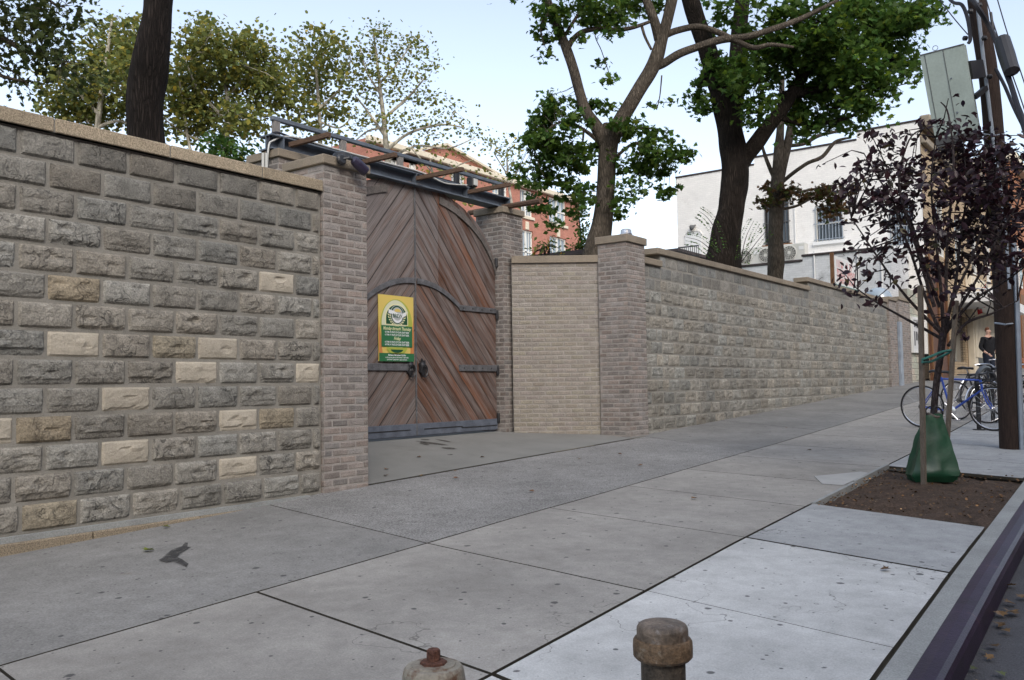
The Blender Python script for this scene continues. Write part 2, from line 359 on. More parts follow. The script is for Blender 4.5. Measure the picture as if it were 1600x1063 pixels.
MT['rubber'] = mat('rubber', (.02, .02, .02), .8, .2, 8.)
MT['greyrubber'] = mat('worn_rubber', (.10, .085, .075), .85, .2, 8.)
MT['black2'] = mat('black_fabric', (.012, .012, .014), .9, .3, 20.)
MT['skin'] = mat('skin', (.50, .30, .22), .5, .05, 9.)
MT['hair'] = mat('auburn_hair', (.12, .05, .025), .7, .3, 40.)
MT['jeans'] = mat('dark_jeans', (.02, .025, .04), .9, .2, 30.)
MT['white'] = mat('white_paint', (.72, .72, .70), .6, .05, 4.)
MT['red'] = mat('red_paint', (.50, .05, .05), .6, .1, 4.)
MT['pred'] = mat('faded_red_lettering', (.62, .30, .29), .7, .1, 4.)
MT['gpaint'] = mat('teal_green_paint', (.04, .16, .14), .6, .1, 4.)
MT['orangewood'] = mat('orange_wood', (.17, .085, .04), .7, .3, 6., stretch=(6, 6, 1))
MT['paper'] = mat('paper', (.6, .6, .6), .7, .06, 4.)
MT['tar'] = mat('tar_spot', (.085, .082, .08), .9, .4, 30., .3, 90.)
MT['patch'] = mat('white_patch', (.37, .37, .36), .9, .1, 4.)
def brickify(m, bw=.22, bh=.075, mortar=.006, contrast=.78, bump=.4, vary=.12):
    """courses drawn in the surface: u runs along the wall whichever way it faces"""
    N, L = nodes_of(m); b = N['Principled BSDF']; src = b.inputs['Base Color'].links[0].from_socket
    geo = N.new('ShaderNodeNewGeometry'); sp = N.new('ShaderNodeSeparateXYZ'); L.new(geo.outputs['Position'], sp.inputs[0])
    ad = N.new('ShaderNodeMath'); ad.operation = 'ADD'; L.new(sp.outputs[0], ad.inputs[0]); L.new(sp.outputs[1], ad.inputs[1])
    cb = N.new('ShaderNodeCombineXYZ'); L.new(ad.outputs[0], cb.inputs[0]); L.new(sp.outputs[2], cb.inputs[1])
    br = N.new('ShaderNodeTexBrick'); br.inputs['Scale'].default_value = 1.; br.inputs['Mortar Size'].default_value = mortar
    br.inputs['Brick Width'].default_value = bw; br.inputs['Row Height'].default_value = bh; br.inputs['Mortar Smooth'].default_value = .3
    br.inputs['Color1'].default_value = (1-vary, 1-vary, 1-vary, 1); br.inputs['Color2'].default_value = (1+vary, 1+vary, 1+vary, 1); br.inputs['Mortar'].default_value = (contrast, contrast, contrast, 1)
    L.new(cb.outputs[0], br.inputs['Vector'])
    mul = N.new('ShaderNodeMix'); mul.data_type = 'RGBA'; mul.blend_type = 'MULTIPLY'; mul.inputs[0].default_value = 1.
    L.new(src, mul.inputs[6]); L.new(br.outputs[0], mul.inputs[7]); L.new(mul.outputs[2], b.inputs['Base Color'])
    if bump:
        bn = N.new('ShaderNodeBump'); bn.invert = True; bn.inputs['Strength'].default_value = bump; bn.inputs['Distance'].default_value = .01
        L.new(br.outputs[1], bn.inputs['Height']); L.new(bn.outputs[0], b.inputs['Normal'])
brickify(MT['whitewall'], contrast=.9, vary=.03, bump=.5)
brickify(MT['greywall'], contrast=.85, vary=.05, bump=.5)
brickify(MT['redbrick'], contrast=1.25, vary=.1, bump=.2)
brickify(MT['tanbrick'], .3, .1, .012, contrast=.62, vary=.12, bump=.4)
brickify(MT['brownbrick'], .22, .075, .008, contrast=.8, vary=.2, bump=.3)

# sidewalk concrete: tint.rgb = slab colour, tint.a = exposed aggregate
def sidewalk_mat():
    m = bpy.data.materials.new('sidewalk_concrete'); m.use_nodes = True; N, L = nodes_of(m); b = N['Principled BSDF']
    b.inputs['Roughness'].default_value = .9; b.inputs['Specular IOR Level'].default_value = .2
    geo = N.new('ShaderNodeNewGeometry'); at = N.new('ShaderNodeAttribute'); at.attribute_name = 'tint'
    def nz(s, d=4., r=.6):
        n = N.new('ShaderNodeTexNoise'); n.inputs['Scale'].default_value = s; n.inputs['Detail'].default_value = d; n.inputs['Roughness'].default_value = r
        L.new(geo.outputs['Position'], n.inputs['Vector']); return n.outputs[0]
    def mr(src, a, c, lo, hi):
        r = N.new('ShaderNodeMapRange'); r.inputs[1].default_value = a; r.inputs[2].default_value = c; r.inputs[3].default_value = lo; r.inputs[4].default_value = hi
        L.new(src, r.inputs[0]); return r.outputs[0]
    def math_(op, a, c):
        x = N.new('ShaderNodeMath'); x.operation = op
        for i, q in enumerate((a, c)):
            if isinstance(q, (int, float)): x.inputs[i].default_value = q
            else: L.new(q, x.inputs[i])
        return x.outputs[0]
    f = math_('MULTIPLY', mr(nz(.9, 6., .62), .3, .7, .80, 1.18), mr(nz(7., 6., .7), .3, .7, .86, 1.14))
    f = math_('MULTIPLY', f, mr(nz(120., 3., .7), .3, .7, .84, 1.16))
    ag = math_('MULTIPLY', math_('SUBTRACT', mr(nz(75., 2., .5), .36, .64, .0, 1.), .5), math_('MULTIPLY', at.outputs['Alpha'], 1.0))
    f = math_('MULTIPLY', f, math_('ADD', ag, 1.))
    sc = N.new('ShaderNodeVectorMath'); sc.operation = 'SCALE'; L.new(at.outputs['Color'], sc.inputs[0]); L.new(f, sc.inputs['Scale'])
    cur = sc.outputs[0]
    # trodden-in gum: small round dark spots, only in some cells
    for scale, size, gate in ((2.6, .062, .30), (4.7, .066, .50), (9., .07, .62)):
        mp = N.new('ShaderNodeMapping'); mp.inputs['Scale'].default_value = (1, 1, 0); L.new(geo.outputs['Position'], mp.inputs[0])
        v = N.new('ShaderNodeTexVoronoi'); v.voronoi_dimensions = '2D'; v.inputs['Scale'].default_value = scale; L.new(mp.outputs[0], v.inputs['Vector'])
        sx = N.new('ShaderNodeSeparateXYZ'); L.new(v.outputs['Color'], sx.inputs[0])
        rad = math_('MULTIPLY', math_('POWER', sx.outputs[1], 1.1), size)
        dist = math_('ADD', v.outputs['Distance'], math_('MULTIPLY', math_('SUBTRACT', nz(38., 3.), .5), .06))
        on = math_('MULTIPLY', mr(math_('SUBTRACT', rad, dist), -.006, .014, 0., 1.), math_('GREATER_THAN', sx.outputs[0], gate))
        x = N.new('ShaderNodeMix'); x.data_type = 'RGBA'; L.new(math_('MULTIPLY', on, .82), x.inputs[0]); L.new(cur, x.inputs[6]); x.inputs[7].default_value = (.06, .06, .062, 1); cur = x.outputs[2]
    # a few hairline cracks
    cn = N.new('ShaderNodeTexNoise'); cn.inputs['Scale'].default_value = .8; cn.inputs['Detail'].default_value = 5.; cn.inputs['Roughness'].default_value = .55; L.new(geo.outputs['Position'], cn.inputs['Vector'])
    ca = N.new('ShaderNodeMath'); ca.operation = 'ABSOLUTE'; L.new(math_('SUBTRACT', cn.outputs[0], .5), ca.inputs[0])
    ck = math_('MULTIPLY', mr(ca.outputs[0], .0006, .0022, .55, 0.), mr(nz(.55, 2.), .56, .60, 0., 1.))
    x = N.new('ShaderNodeMix'); x.data_type = 'RGBA'; L.new(ck, x.inputs[0]); L.new(cur, x.inputs[6]); x.inputs[7].default_value = (.07, .065, .06, 1); cur = x.outputs[2]
    # rusty / leafy stains
    st = math_('MULTIPLY', mr(nz(1.9, 5., .7), .66, .76, 0., .4), mr(nz(9., 4.), .45, .6, 0., 1.))
    x = N.new('ShaderNodeMix'); x.data_type = 'RGBA'; L.new(st, x.inputs[0]); L.new(cur, x.inputs[6]); x.inputs[7].default_value = (.2, .15, .11, 1); cur = x.outputs[2]
    L.new(cur, b.inputs['Base Color'])
    bn = N.new('ShaderNodeBump'); bn.inputs['Strength'].default_value = .25; bn.inputs['Distance'].default_value = .01
    L.new(math_('ADD', nz(110., 3.), math_('MULTIPLY', ag, 1.5)), bn.inputs['Height']); L.new(bn.outputs[0], b.inputs['Normal'])
    return m
MT['sidewalk'] = sidewalk_mat()

def gatewood_mat():
    m = bpy.data.materials.new('weathered_gate_wood'); m.use_nodes = True; N, L = nodes_of(m); b = N['Principled BSDF']
    b.inputs['Roughness'].default_value = .75; b.inputs['Specular IOR Level'].default_value = .3
    uv = N.new('ShaderNodeUVMap'); at = N.new('ShaderNodeAttribute'); at.attribute_name = 'tint'
    def nz(s, sc, d=5., r=.6):
        mp = N.new('ShaderNodeMapping'); mp.inputs['Scale'].default_value = sc; L.new(uv.outputs[0], mp.inputs[0])
        n = N.new('ShaderNodeTexNoise'); n.inputs['Scale'].default_value = s; n.inputs['Detail'].default_value = d; n.inputs['Roughness'].default_value = r
        L.new(mp.outputs[0], n.inputs['Vector']); return n.outputs[0]
    def mr(src, a, c, lo, hi):
        r = N.new('ShaderNodeMapRange'); r.inputs[1].default_value = a; r.inputs[2].default_value = c; r.inputs[3].default_value = lo; r.inputs[4].default_value = hi
        L.new(src, r.inputs[0]); return r.outputs[0]
    grain = nz(1., (2.2, 70., 1.), 6., .65)
    blot = nz(1., (1.1, 9., 1.), 4., .6)
    # weathered grey where alpha is high
    ma = N.new('ShaderNodeMath'); ma.operation = 'ADD'; L.new(at.outputs['Alpha'], ma.inputs[0]); L.new(mr(blot, .35, .65, -.45, .45), ma.inputs[1]); ma.use_clamp = True
    x = N.new('ShaderNodeMix'); x.data_type = 'RGBA'; L.new(ma.outputs[0], x.inputs[0]); L.new(at.outputs['Color'], x.inputs[6]); x.inputs[7].default_value = (.185, .160, .150, 1)
    stv = mr(nz(1., (.9, 16., 1.), 4., .55), .62, .72, 0., .55); iv = N.new('ShaderNodeMath'); iv.operation = 'SUBTRACT'; iv.inputs[0].default_value = 1.05; L.new(ma.outputs[0], iv.inputs[1])
    sm = N.new('ShaderNodeMath'); sm.operation = 'MULTIPLY'; sm.use_clamp = True; L.new(stv, sm.inputs[0]); L.new(iv.outputs[0], sm.inputs[1])
    x2 = N.new('ShaderNodeMix'); x2.data_type = 'RGBA'; L.new(sm.outputs[0], x2.inputs[0]); L.new(x.outputs[2], x2.inputs[6]); x2.inputs[7].default_value = (.25, .095, .035, 1); x = x2
    s = N.new('ShaderNodeVectorMath'); s.operation = 'SCALE'; L.new(x.outputs[2], s.inputs[0]); L.new(mr(grain, .3, .7, .62, 1.35), s.inputs['Scale'])
    L.new(s.outputs[0], b.inputs['Base Color'])
    bn = N.new('ShaderNodeBump'); bn.inputs['Strength'].default_value = .35; bn.inputs['Distance'].default_value = .01; L.new(grain, bn.inputs['Height']); L.new(bn.outputs[0], b.inputs['Normal'])
    return m
MT['gatewood'] = gatewood_mat()

# ------------------------------------------------------------------ the ground
g = MB(); g.quad((-700, -700, -4.45), (700, -700, -4.45), (700, 900, -4.45), (-700, 900, -4.45))
tag(g.build('ground', MT['asphalt']), kind='structure', label='flat dark ground far below the street and yards', cat='ground')
CURB = lambda Y: 5.52 - .0265*Y if Y < 20 else 4.99 - .01*(Y-20)
J1 = lambda Y: float(np.interp(Y, (-3, 4.5, 6.5, 10.8, 19.3, 60), (2.28, 2.27, 2.24, 2.08, 1.9, 1.6)))
J2 = lambda Y: float(np.interp(Y, (-3, 2.85, 10.2, 19.3, 60), (4.19, 4.13, 3.9, 3.65, 3.2)))
WL = lambda Y: float(np.interp(Y, (-3, 5.6, 6.1, 11.7, 12.0, 27.5, 28, 60), (-.05, -.05, -.01, -.01, -.2, -.2, -.4, -.4)))
def sw(u, Y): # u 0..3 across the sidewalk
    k = (WL(Y), J1(Y), J2(Y), CURB(Y)-.012); i = min(int(u), 2); t = u-i
    return k[i]*(1-t)+k[i+1]*t
swm = MB(); base = MB()
def slab(c, ya0, yb0, ya1, yb1, tint, gap=.007, lift=0.):
    """column c of the sidewalk, cut lines run from (ya0 at inner side, yb0 at outer side) to (ya1, yb1)"""
    n = 5; m = max(2, int(abs(ya1-ya0)/.22)+1); vs = []
    for i in range(m+1):
        for j in range(n+1):
            t = j/n; a = ya0*(1-t)+yb0*t; b_ = ya1*(1-t)+yb1*t; Y = a+(b_-a)*i/m
            Y += gap if i == 0 else (-gap if i == m else 0); Y += .0035*MN.noise((t*9, Y*3, 1.))*(i in (0, m))
            X = sw(c+t*.99999, Y) + .0035*MN.noise((Y*9, c*3., 2.))*(j in (0, n)); gx = .010 if c == 2 else .008; X += gx if j == 0 else (-(.012 if c == 1 else .009) if j == n else 0)
            vs.append((X, Y, zh(X, Y)+lift))
    k = n+1
    fs = [(i*k+j, i*k+j+1, (i+1)*k+j+1, (i+1)*k+j) for i in range(m) for j in range(n)]
    bt = [i for i in range(k)]; rim = bt + [i*k+n for i in range(1, m+1)] + [m*k+j for j in range(n-1, -1, -1)] + [i*k for i in range(m-1, 0, -1)]
    o = len(vs); vs += [(vs[i][0], vs[i][1], vs[i][2]-.03) for i in rim]
    r = len(rim); swm.add(vs[:o], fs, tint)
    rv = [vs[i] for i in rim]+vs[o:]; swm.add(rv, [(i, r+i, r+(i+1) % r, (i+1) % r) for i in range(r)], (1, 1, 1, 0), None, 1)
GR = (.235, .23, .218); WARM = (.308, .294, .270); NEW = (.51, .515, .503)
def tnt(c, a=0., j=.04):
    k = 1+random.uniform(-j, j); return (c[0]*k, c[1]*k, c[2]*k, a)
slab(0, -3, -3, 0.4, .1, tnt(GR, .25)); slab(0, .4, .1, 4.95, 4.52, (.236, .231, .219, .25)); slab(0, 4.95, 4.52, 12.02, 10.84, (.245, .240, .23, .7))
ys = [12.02, 15.2, 18.4, 21.6, 24.8, 28, 32, 36, 40, 45, 50, 55, 60]
for a, b_ in zip(ys, ys[1:]): slab(0, a, a*.992-1.1, b_, b_*.992-1.1, tnt((.218, .214, .204), .15))
ys = [-3, -1., .3, 1.75, 3.11, 4.52, 6.05, 7.45, 8.85, 10.3, 11.8, 13.3, 14.9, 16.5, 18.1, 20, 22, 24, 26, 28, 31, 34, 38, 42, 46, 50, 55, 60]
for a, b_ in zip(ys, ys[1:]): slab(1, a, a-.25, b_, b_-.25, tnt(WARM, .08), gap=.005 if b_ != 3.11 and a != 3.11 else .010)
ys = [-3, -1, 1., 2.85]
for a, b_ in zip(ys, ys[1:]): slab(2, a, a-.28, b_, b_-.28, tnt(NEW))
slab(2, 2.87, 2.6, 4.27, 4.05, NEW+(0.,), .003); slab(2, 4.27, 4.05, 5.78, 5.48, (.50, .505, .493, 0.), .003)
slab(2, 5.80, 5.5, 7.36, 7.02, tnt((.35, .358, .356), .08), .008)
ys = [10.16, 11.4, 12.9, 14.4, 16, 17.6, 19.2, 21, 23, 25, 27, 30, 33, 37, 41, 45, 50, 55, 60]
for a, b_ in zip(ys, ys[1:]): slab(2, a, a-.35, b_, b_-.35, tnt((.335, .345, .348), .05))
# dark joint bed under the slabs
for i in range(64):
    Y0, Y1 = -3+i*1., -2+i*1.
    for u in range(3):
        if u == 2 and 7 <= Y0 <= 9.3: continue
        q = [(sw(u, Y0), Y0), (sw(u+.99999, Y0), Y0), (sw(u+.99999, Y1), Y1), (sw(u, Y1), Y1)]
        swm.quad(*[(x, y, zh(x, y)-.026) for x, y in q], tint=(1, 1, 1, 0), mi=1)
tag(swm.build('sidewalk', [MT['sidewalk'], MT['dirt']], fixn=False), kind='structure', label='grey concrete sidewalk of large slabs rising along the wall', cat='sidewalk')
# repaired corner by the pit
pp = [onG(*p) for p in ((1272, 745), (1345, 738), (1358, 740), (1318, 759), (1285, 757))]
m_ = MB(); m_.poly([p+np.array([0, 0, .003]) for p in pp], (0, 0, .003)); tag(m_.build('pavement', MT['patch'], origin=pp[0]), kind='structure', label='pale mortar patch on the sidewalk at the tree pit corner', cat='pavement patch')

# driveway apron in front of the gate
ap = MB(); nx, ny = 8, 14
xs = np.linspace(-.02, -2.6, nx+1); ysx = np.linspace(5.7, 12.05, ny+1); vs = []
for x in xs:
    for y in ysx: vs.append((x, y, zh(x, y)+.004))
ap.add(vs, [(i*(ny+1)+j, (i+1)*(ny+1)+j, (i+1)*(ny+1)+j+1, i*(ny+1)+j+1) for i in range(nx) for j in range(ny)])
tag(ap.build('driveway', MT['concrete'], smooth=True), kind='structure', label='smooth concrete apron sloping up from the sidewalk to the gate', cat='driveway')
dj = MB()
for y in np.arange(5.75, 11.9, .25):
    a, b_ = y, y+.25; w0, w1 = .014+.01*MN.noise((a*3, 0, 0)), .014+.01*MN.noise((b_*3, 0, 0))
    dj.quad((-.02-w0, a, zh(0, a)+.008), (-.006+w0*.5, a, zh(0, a)+.006), (-.006+w1*.5, b_, zh(0, b_)+.006), (-.02-w1, b_, zh(0, b_)+.008), tint=(3.2, 3.2, 3., 0) if (9.3 < y < 10.4 or 11.3 < y) else (1, 1, 1, 0))
tag(dj.build('driveway_joint', MT['dirt'], fixn=False), kind='structure', label='dirt filled joint between the apron and the sidewalk', cat='joint')
# wet streaks under the gate
ws = MB()
for (x0, y0, x1, y1, w) in ((650, 690, 700, 697, .09), (690, 700, 712, 703, .10), (680, 687, 705, 692, .05), (660, 687, 668, 689, .08), (668, 697, 658, 692, .06), (700, 711, 707, 712, .05)):
    a, b_ = onG(x0, y0), onG(x1, y1); d = (b_-a); d /= np.linalg.norm(d); n = np.array([-d[1], d[0], 0]); ring = []
    for k in range(16):
        t = 2*math.pi*k/16; c = (a+b_)/2 + (b_-a)/2*math.cos(t)*1.1 + n*w*math.sin(t)*(1+.5*MN.noise((k*1.3, x0*.1, 0)))
        c[2] = zh(c[0], c[1])+.008; ring.append(c)
    c0 = (a+b_)/2; mid_r = [c0*.35+p*.65 for p in ring]
    for p in mid_r: p[2] = zh(p[0], p[1])+.008
    c0[2] = zh(c0[0], c0[1])+.008
    o_ = len(ws.v); ws.add(ring, [], (1, 1, 1, 0)); ws.add(mid_r, [], (1, 1, 1, .85)); ws.add([c0], [], (1, 1, 1, .95))
    ws.f += [(o_+k, o_+(k+1) % 16, o_+16+(k+1) % 16, o_+16+k) for k in range(16)]+[(o_+16+k, o_+16+(k+1) % 16, o_+32) for k in range(16)]; ws.mi += [0]*32
tag(ws.build('driveway_stain', stain_mat('damp_stain', (.06, .052, .044)), fixn=False), kind='structure', label='dark damp streaks on the apron below the gate', cat='stain')

# road, curb
rd = MB()
ysr = np.arange(-40, 121, 2.)
def rz(Y): return zw(Y)-.115-.135
for a, b_ in zip(ysr, ysr[1:]):
    for x0, x1 in ((0, 3), (3, 6), (6, 11)):
        c = lambda Y, x: (CURB(Y)+.12+.19*0+x, Y, rz(Y)+.02*min(x, 5.5)-.02*max(0, x-5.5))
        rd.quad(c(a, x0), c(a, x1), c(b_, x1), c(b_, x0))
tag(rd.build('road', MT['asphalt'], fixn=False, smooth=True), kind='structure', label='dark asphalt road beside the curb', cat='road')
cb, cs = MB(), MB()
yc = np.arange(-4, 60.1, .5)
prof = [(.098, -.03), (.104, 0.), (.15, .003), (.195, -.002), (.215, -.016), (.226, -.04), (.23, -.30)]
def cpt(Y, x, z): X = CURB(Y); return (X+x, Y, zh(X, Y)+z)
for a, b_ in zip(yc, yc[1:]):
    e = .004*MN.noise((a*2, 3, 0)); e2 = .004*MN.noise((b_*2, 3, 0))
    cb.quad(cpt(a, e, -.002), cpt(a, .10, -.004), cpt(b_, .10, -.004), cpt(b_, e2, -.002)); cb.quad(cpt(a, e, -.06), cpt(a, e, -.002), cpt(b_, e2, -.002), cpt(b_, e2, -.06))
    for (x0, z0), (x1, z1) in zip(prof, prof[1:]): cs.quad(cpt(a, x0, z0), cpt(a, x1, z1), cpt(b_, x1, z1), cpt(b_, x0, z0))
tag(cb.build('curb', MT['curbconc'], fixn=False), kind='structure', label='concrete curb strip along the sidewalk edge', cat='curb')
tag(cs.build('curb_facing', MT['curbsteel'], fixn=False, smooth=True), kind='structure', label='dark purple steel facing on the curb edge', cat='curb')

# tree pit
pit = MB(); n = 22
u0, u1 = (7.36, 7.02), (10.16, 9.81); vs = []
for i in range(n+1):
    for j in range(n+1):
        t = j/n; Y = (u0[0]*(1-t)+u0[1]*t)*(1-i/n)+(u1[0]*(1-t)+u1[1]*t)*i/n; X = sw(2+t*.9999, Y)
        e = min(i, n-i, j, n-j)/n
        vs.append((X, Y, zh(X, Y)-.055+.10*min(e*3.2, 1)**.7*.55+.03*MN.noise((X*5, Y*5, 0))+.02*MN.noise((X*17, Y*17, 2))))
pit.add(vs, [(i*(n+1)+j, i*(n+1)+j+1, (i+1)*(n+1)+j+1, (i+1)*(n+1)+j) for i in range(n) for j in range(n)])
tag(pit.build('soil', MT['soil'], fixn=False, smooth=True), kind='structure', label='bare brown soil filling the square street tree pit', cat='soil')
def pit_z(X, Y): return zh(X, Y)-.0
pe = MB()
for a, b_ in ((7.36, 8.7), (8.72, 10.16)): 
    pe.obox((sw(2, a)-.004, a, zh(4, a)-.09), np.array((sw(2, b_)-sw(2, a), b_-a, zh(4, b_)-zh(4, a))), (.035, 0, 0), (0, 0, .10+.012*(a > 8)))
tag(pe.build('pit_edging', MT['curbconc'], origin=(sw(2, 7.4), 7.4, zh(4, 7.4))), 'low concrete edging strip on the wall side of the tree pit', 'edging')

# ------------------------------------------------------------------ stone, brick
def rough_block(mb, O, U, N, w, h, nx, nz, proud, rough, tint, seed, mi=0, bev=.011):
    """one rock-faced stone: edges at the joint plane, body swelling out"""
    O = np.asarray(O, float); U = np.asarray(U, float); N = np.asarray(N, float); Z = np.array([0, 0, 1.])
    big = rough > .0055 and h > .15; ou, oz = random.uniform(-40, 40), random.uniform(-40, 40)
    ledk = random.choice((.3, .8, 1.2, 1.5)); ledk2 = random.choice((0., 0., .25, .5)); q0 = random.uniform(.16, .34)
    dimp = [(w*random.uniform(.2, .8), h*random.uniform(.4, .7), w*random.uniform(.10, .2), h*random.uniform(.12, .22), random.choice((-1.3, -1., .8))) for _ in range(random.choice((1, 2, 2, 3)))]
    us = [0, .35*bev] + list(np.linspace(bev*1.6, w-bev*1.6, nx-3)) + [w-.35*bev, w]
    zs = [0, .35*bev] + list(np.linspace(bev*1.6, h-bev*1.6, nz-3)) + [h-.35*bev, h]
    vs = []
    for u in us:
        for z in zs:
            e = min(u, w-u, z, h-z)
            if e <= 0: d = 0.
            else:
                k = min(1., e/(bev*1.6)); 
                n1 = MN.noise((u*6+ou, z*9+oz, seed)); n2 = MN.noise((u*16+ou, z*22+oz, seed+3)); n3 = MN.noise((u*45+ou, z*50, seed+7))
                c = max(0., 1-((z-h/2)/(h/2))**4)*max(0., 1-((u-w/2)/(w/2))**6)
                d = proud*(.45*k+.45*c) + rough*k*(n1*.7+n2*.3+n3*.16)
                if big:
                    for (eu, ez, ru, rz_, am) in dimp:
                        q = ((u-eu)/ru)**2+((z-ez)/rz_)**2
                        if q < 1: d += am*rough*k*(1-q*q)*(1. if z > ez else .6)
                    led = h*(q0+.12*MN.noise((u*14+ou, seed, 1.))+.05*MN.noise((u*40+ou, seed, 4.)))
                    if z < led: d -= ledk*rough*k*min(1., (led-z)/.012)
                    led2 = h*(.62+.16*MN.noise((u*9+ou, seed, 9.)))
                    if z < led2: d -= ledk2*rough*k*min(1., (led2-z)/.01)
                    d += rough*.5*k
                d = max(d, .007*k)
            uu = u + (0 if e <= 0 else .006*MN.noise((u*20+ou, z*20, 5)))*1.
            vs.append(O + U*uu + Z*z + N*d)
    kz = len(zs)
    fs = [(i*kz+j, (i+1)*kz+j, (i+1)*kz+j+1, i*kz+j+1) for i in range(len(us)-1) for j in range(kz-1)]
    mb.add(vs, fs, tint, None, mi)
B, H = .4064, .2032
def block_tint(s, r):
    k = random.uniform(.82, 1.16); w = random.uniform(-.03, .05)
    return (k*(1+w), k, k*(1-w), random.uniform(.35, 1.))

# ---- left wall
TANS = [(434, 442), (113, 538), (340, 547), (308, 583), (490, 583), (195, 625), (372, 658), (195, 708), (372, 733), (5, 675)]
OLIVE = [(115, 450), (272, 545), (68, 672), (432, 655), (20, 808)]
def cell(px, py):
    P = onX(px, py, 0.); r = int(math.floor(-P[2]/H)); s = (P[1]-2.8202)/B
    return r, int(math.floor(s + (0 if r % 2 == 0 else .5)))
TC = {cell(*p) for p in TANS}; OC = {cell(*p) for p in OLIVE}
lw = thing('stone_wall', 'tall grey block wall with scattered tan blocks left of the gate', 'wall', (-.15, 3., zw(3.)))
blk, mor = MB(), MB()
Y_END = 5.565
for r in range(14):
    off = 0. if r % 2 == 0 else -.5
    if r == 13: off = .12
    for s in range(-11, 8):
        y0, y1 = 2.8202+B*(s+off)+.011, 2.8202+B*(s+1+off)-.011
        y1 = min(y1, Y_END-.02)
        if y1-y0 < .05 or y0 < -1.6: continue
        z0 = -H*(r+1)+.010
        new = (r, s) in TC; ol = (r, s) in OC
        t = block_tint(s, r)
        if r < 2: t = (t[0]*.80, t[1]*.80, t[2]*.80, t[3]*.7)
        if ol: t = (1.12*t[0]/max(t[:3]), 1.02*t[1]/max(t[:3]), .86*t[2]/max(t[:3]), .6)
        if new: k = random.uniform(.88, 1.06); t = (k, k, k, 0)
        near = y0 > 2.2
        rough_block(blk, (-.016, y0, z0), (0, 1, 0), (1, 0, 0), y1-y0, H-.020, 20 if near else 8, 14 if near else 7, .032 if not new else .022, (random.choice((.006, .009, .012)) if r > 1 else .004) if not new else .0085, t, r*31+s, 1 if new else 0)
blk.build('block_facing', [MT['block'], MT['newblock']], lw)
mor.box(-.30, -.013, -1.6, Y_END, -2.86, 0.0)
mor.build('mortar_core', MT['mortar'], lw)
cp = MB(); y = -1.6; k = 0
for a, b_ in zip([-1.6, -.62, .3, 1.22, 2.14, 3.05, 3.97, 4.87], [-.62, .3, 1.22, 2.14, 3.05, 3.97, 4.87, Y_END+.005]):
    cp.bbox(-.34, .034, a+.006, b_-.006, .004, .108, .006, (random.uniform(.9, 1.08),)*3)
cp.build('coping', MT['coping'], lw)
cj = MB(); cj.box(-.33, .024, -1.59, Y_END, .004, .102); cj.build('coping_joint', MT['mortar'], lw)
ft = MB()
for i in range(14):
    a, b_ = -1.6+i*.5, -1.1+i*.5; a2 = min(a, 5.5); b2 = min(b_, 5.5)
    if b2 > a2: ft.box(-.1, .03, a2, b2, -2.893, -2.852)
ft.build('footing', MT['curbconc'], lw)
fs_ = MB()
for a, b_ in zip((-1.6, -.6, .45, 1.5, 2.5, 3.36, 4.25), (-.61, .44, 1.49, 2.49, 3.35, 4.24, 5.0)):
    z1 = -2.894; 
    fs_.bbox(-.08, .055, a, b_, zw(a)-.08, z1+.0, .008, (random.uniform(.70, .8),)*3)
fs_.build('footing_course', MT['coping'], lw)

# ---- brick
def brick_face(mb, O, U, N, length, z0, z1, course, blen, proud=.009, rough=.006, tintf=None, joint=.010, phase=0., skip=None):
    n = int(round((z1-z0)/course)); course = (z1-z0)/n
    O = np.asarray(O, float); U = np.asarray(U, float)
    for c in range(n):
        z = z0+c*course; u = -(blen*.5 if (c % 2) else 0.)-phase
        while u < length-.005:
            a, b_ = max(0., u), min(length, u+blen)
            if b_-a > .03:
                t = tintf() if tintf else (1, 1, 1, 0)
                rough_block(mb, O+U*(a+(joint/2 if a > 0 else 0))+np.array([0, 0, z+joint/2]), U, N, b_-a-joint*(.5 if a <= 0 or b_ >= length else 1), course-joint, 6, 5, proud, rough, t, c*13+int(u*100), bev=.006)
            u += blen
def bt(dark=1.):
    def f():
        k = random.uniform(.78, 1.2)*dark; w = random.uniform(-.06, .06); return (k*(1+w), k, k*(1-w*.6), random.random())
    return f
def pillar(name, label, x0, x1, y0, y1, ztop, zbot, cap=(.05, .105), shade=1., course=.0705, faces='xyY', capmat='coping2'):
    t = thing(name, label, 'pillar', ((x0+x1)/2, (y0+y1)/2, zbot))
    m = MB(); m.box(x0, x1, y0, y1, zbot-.1, ztop); m.build('mortar_core', MT['bmortar'], t)
    b_ = MB(); o = .003
    if 'x' in faces: brick_face(b_, (x1-o, y0-.004, 0), (0, 1, 0), (1, 0, 0), y1-y0+.008, zbot, ztop, course, .2, tintf=bt(shade))
    if 'y' in faces: brick_face(b_, (x0, y0+o, 0), (1, 0, 0), (0, -1, 0), x1-x0+.004, zbot, ztop, course, .2, tintf=bt(shade), phase=.07)
    if 'Y' in faces: brick_face(b_, (x0, y1-o, 0), (1, 0, 0), (0, 1, 0), x1-x0+.004, zbot, ztop, course, .2, tintf=bt(shade), phase=.07)
    b_.build('brick_facing', MT['brick'], t)
    c = MB(); e, h = cap
    c.bbox(x0-e, x1+e, y0-e, y1+e, ztop+.002, ztop+h, .008); c.build('cap', MT[capmat], t)
    return t
pillar('brick_pillar', 'brown brick pillar at the end of the grey block wall, left of the gate', -.52, .028, 5.575, 6.135, .27, -2.87, (.032, .092))
pillar('brick_pillar', 'front brown brick pillar right of the gate beside the long block wall', -.62, -.115, 11.70, 12.28, .30, -2.72, (.034, .118))
pillar('brick_pillar', 'inner brown brick pillar with slanted courses behind the right gate leaf', -2.34, -1.80, 10.82, 11.34, .835, -2.66, (.032, .10), .8)
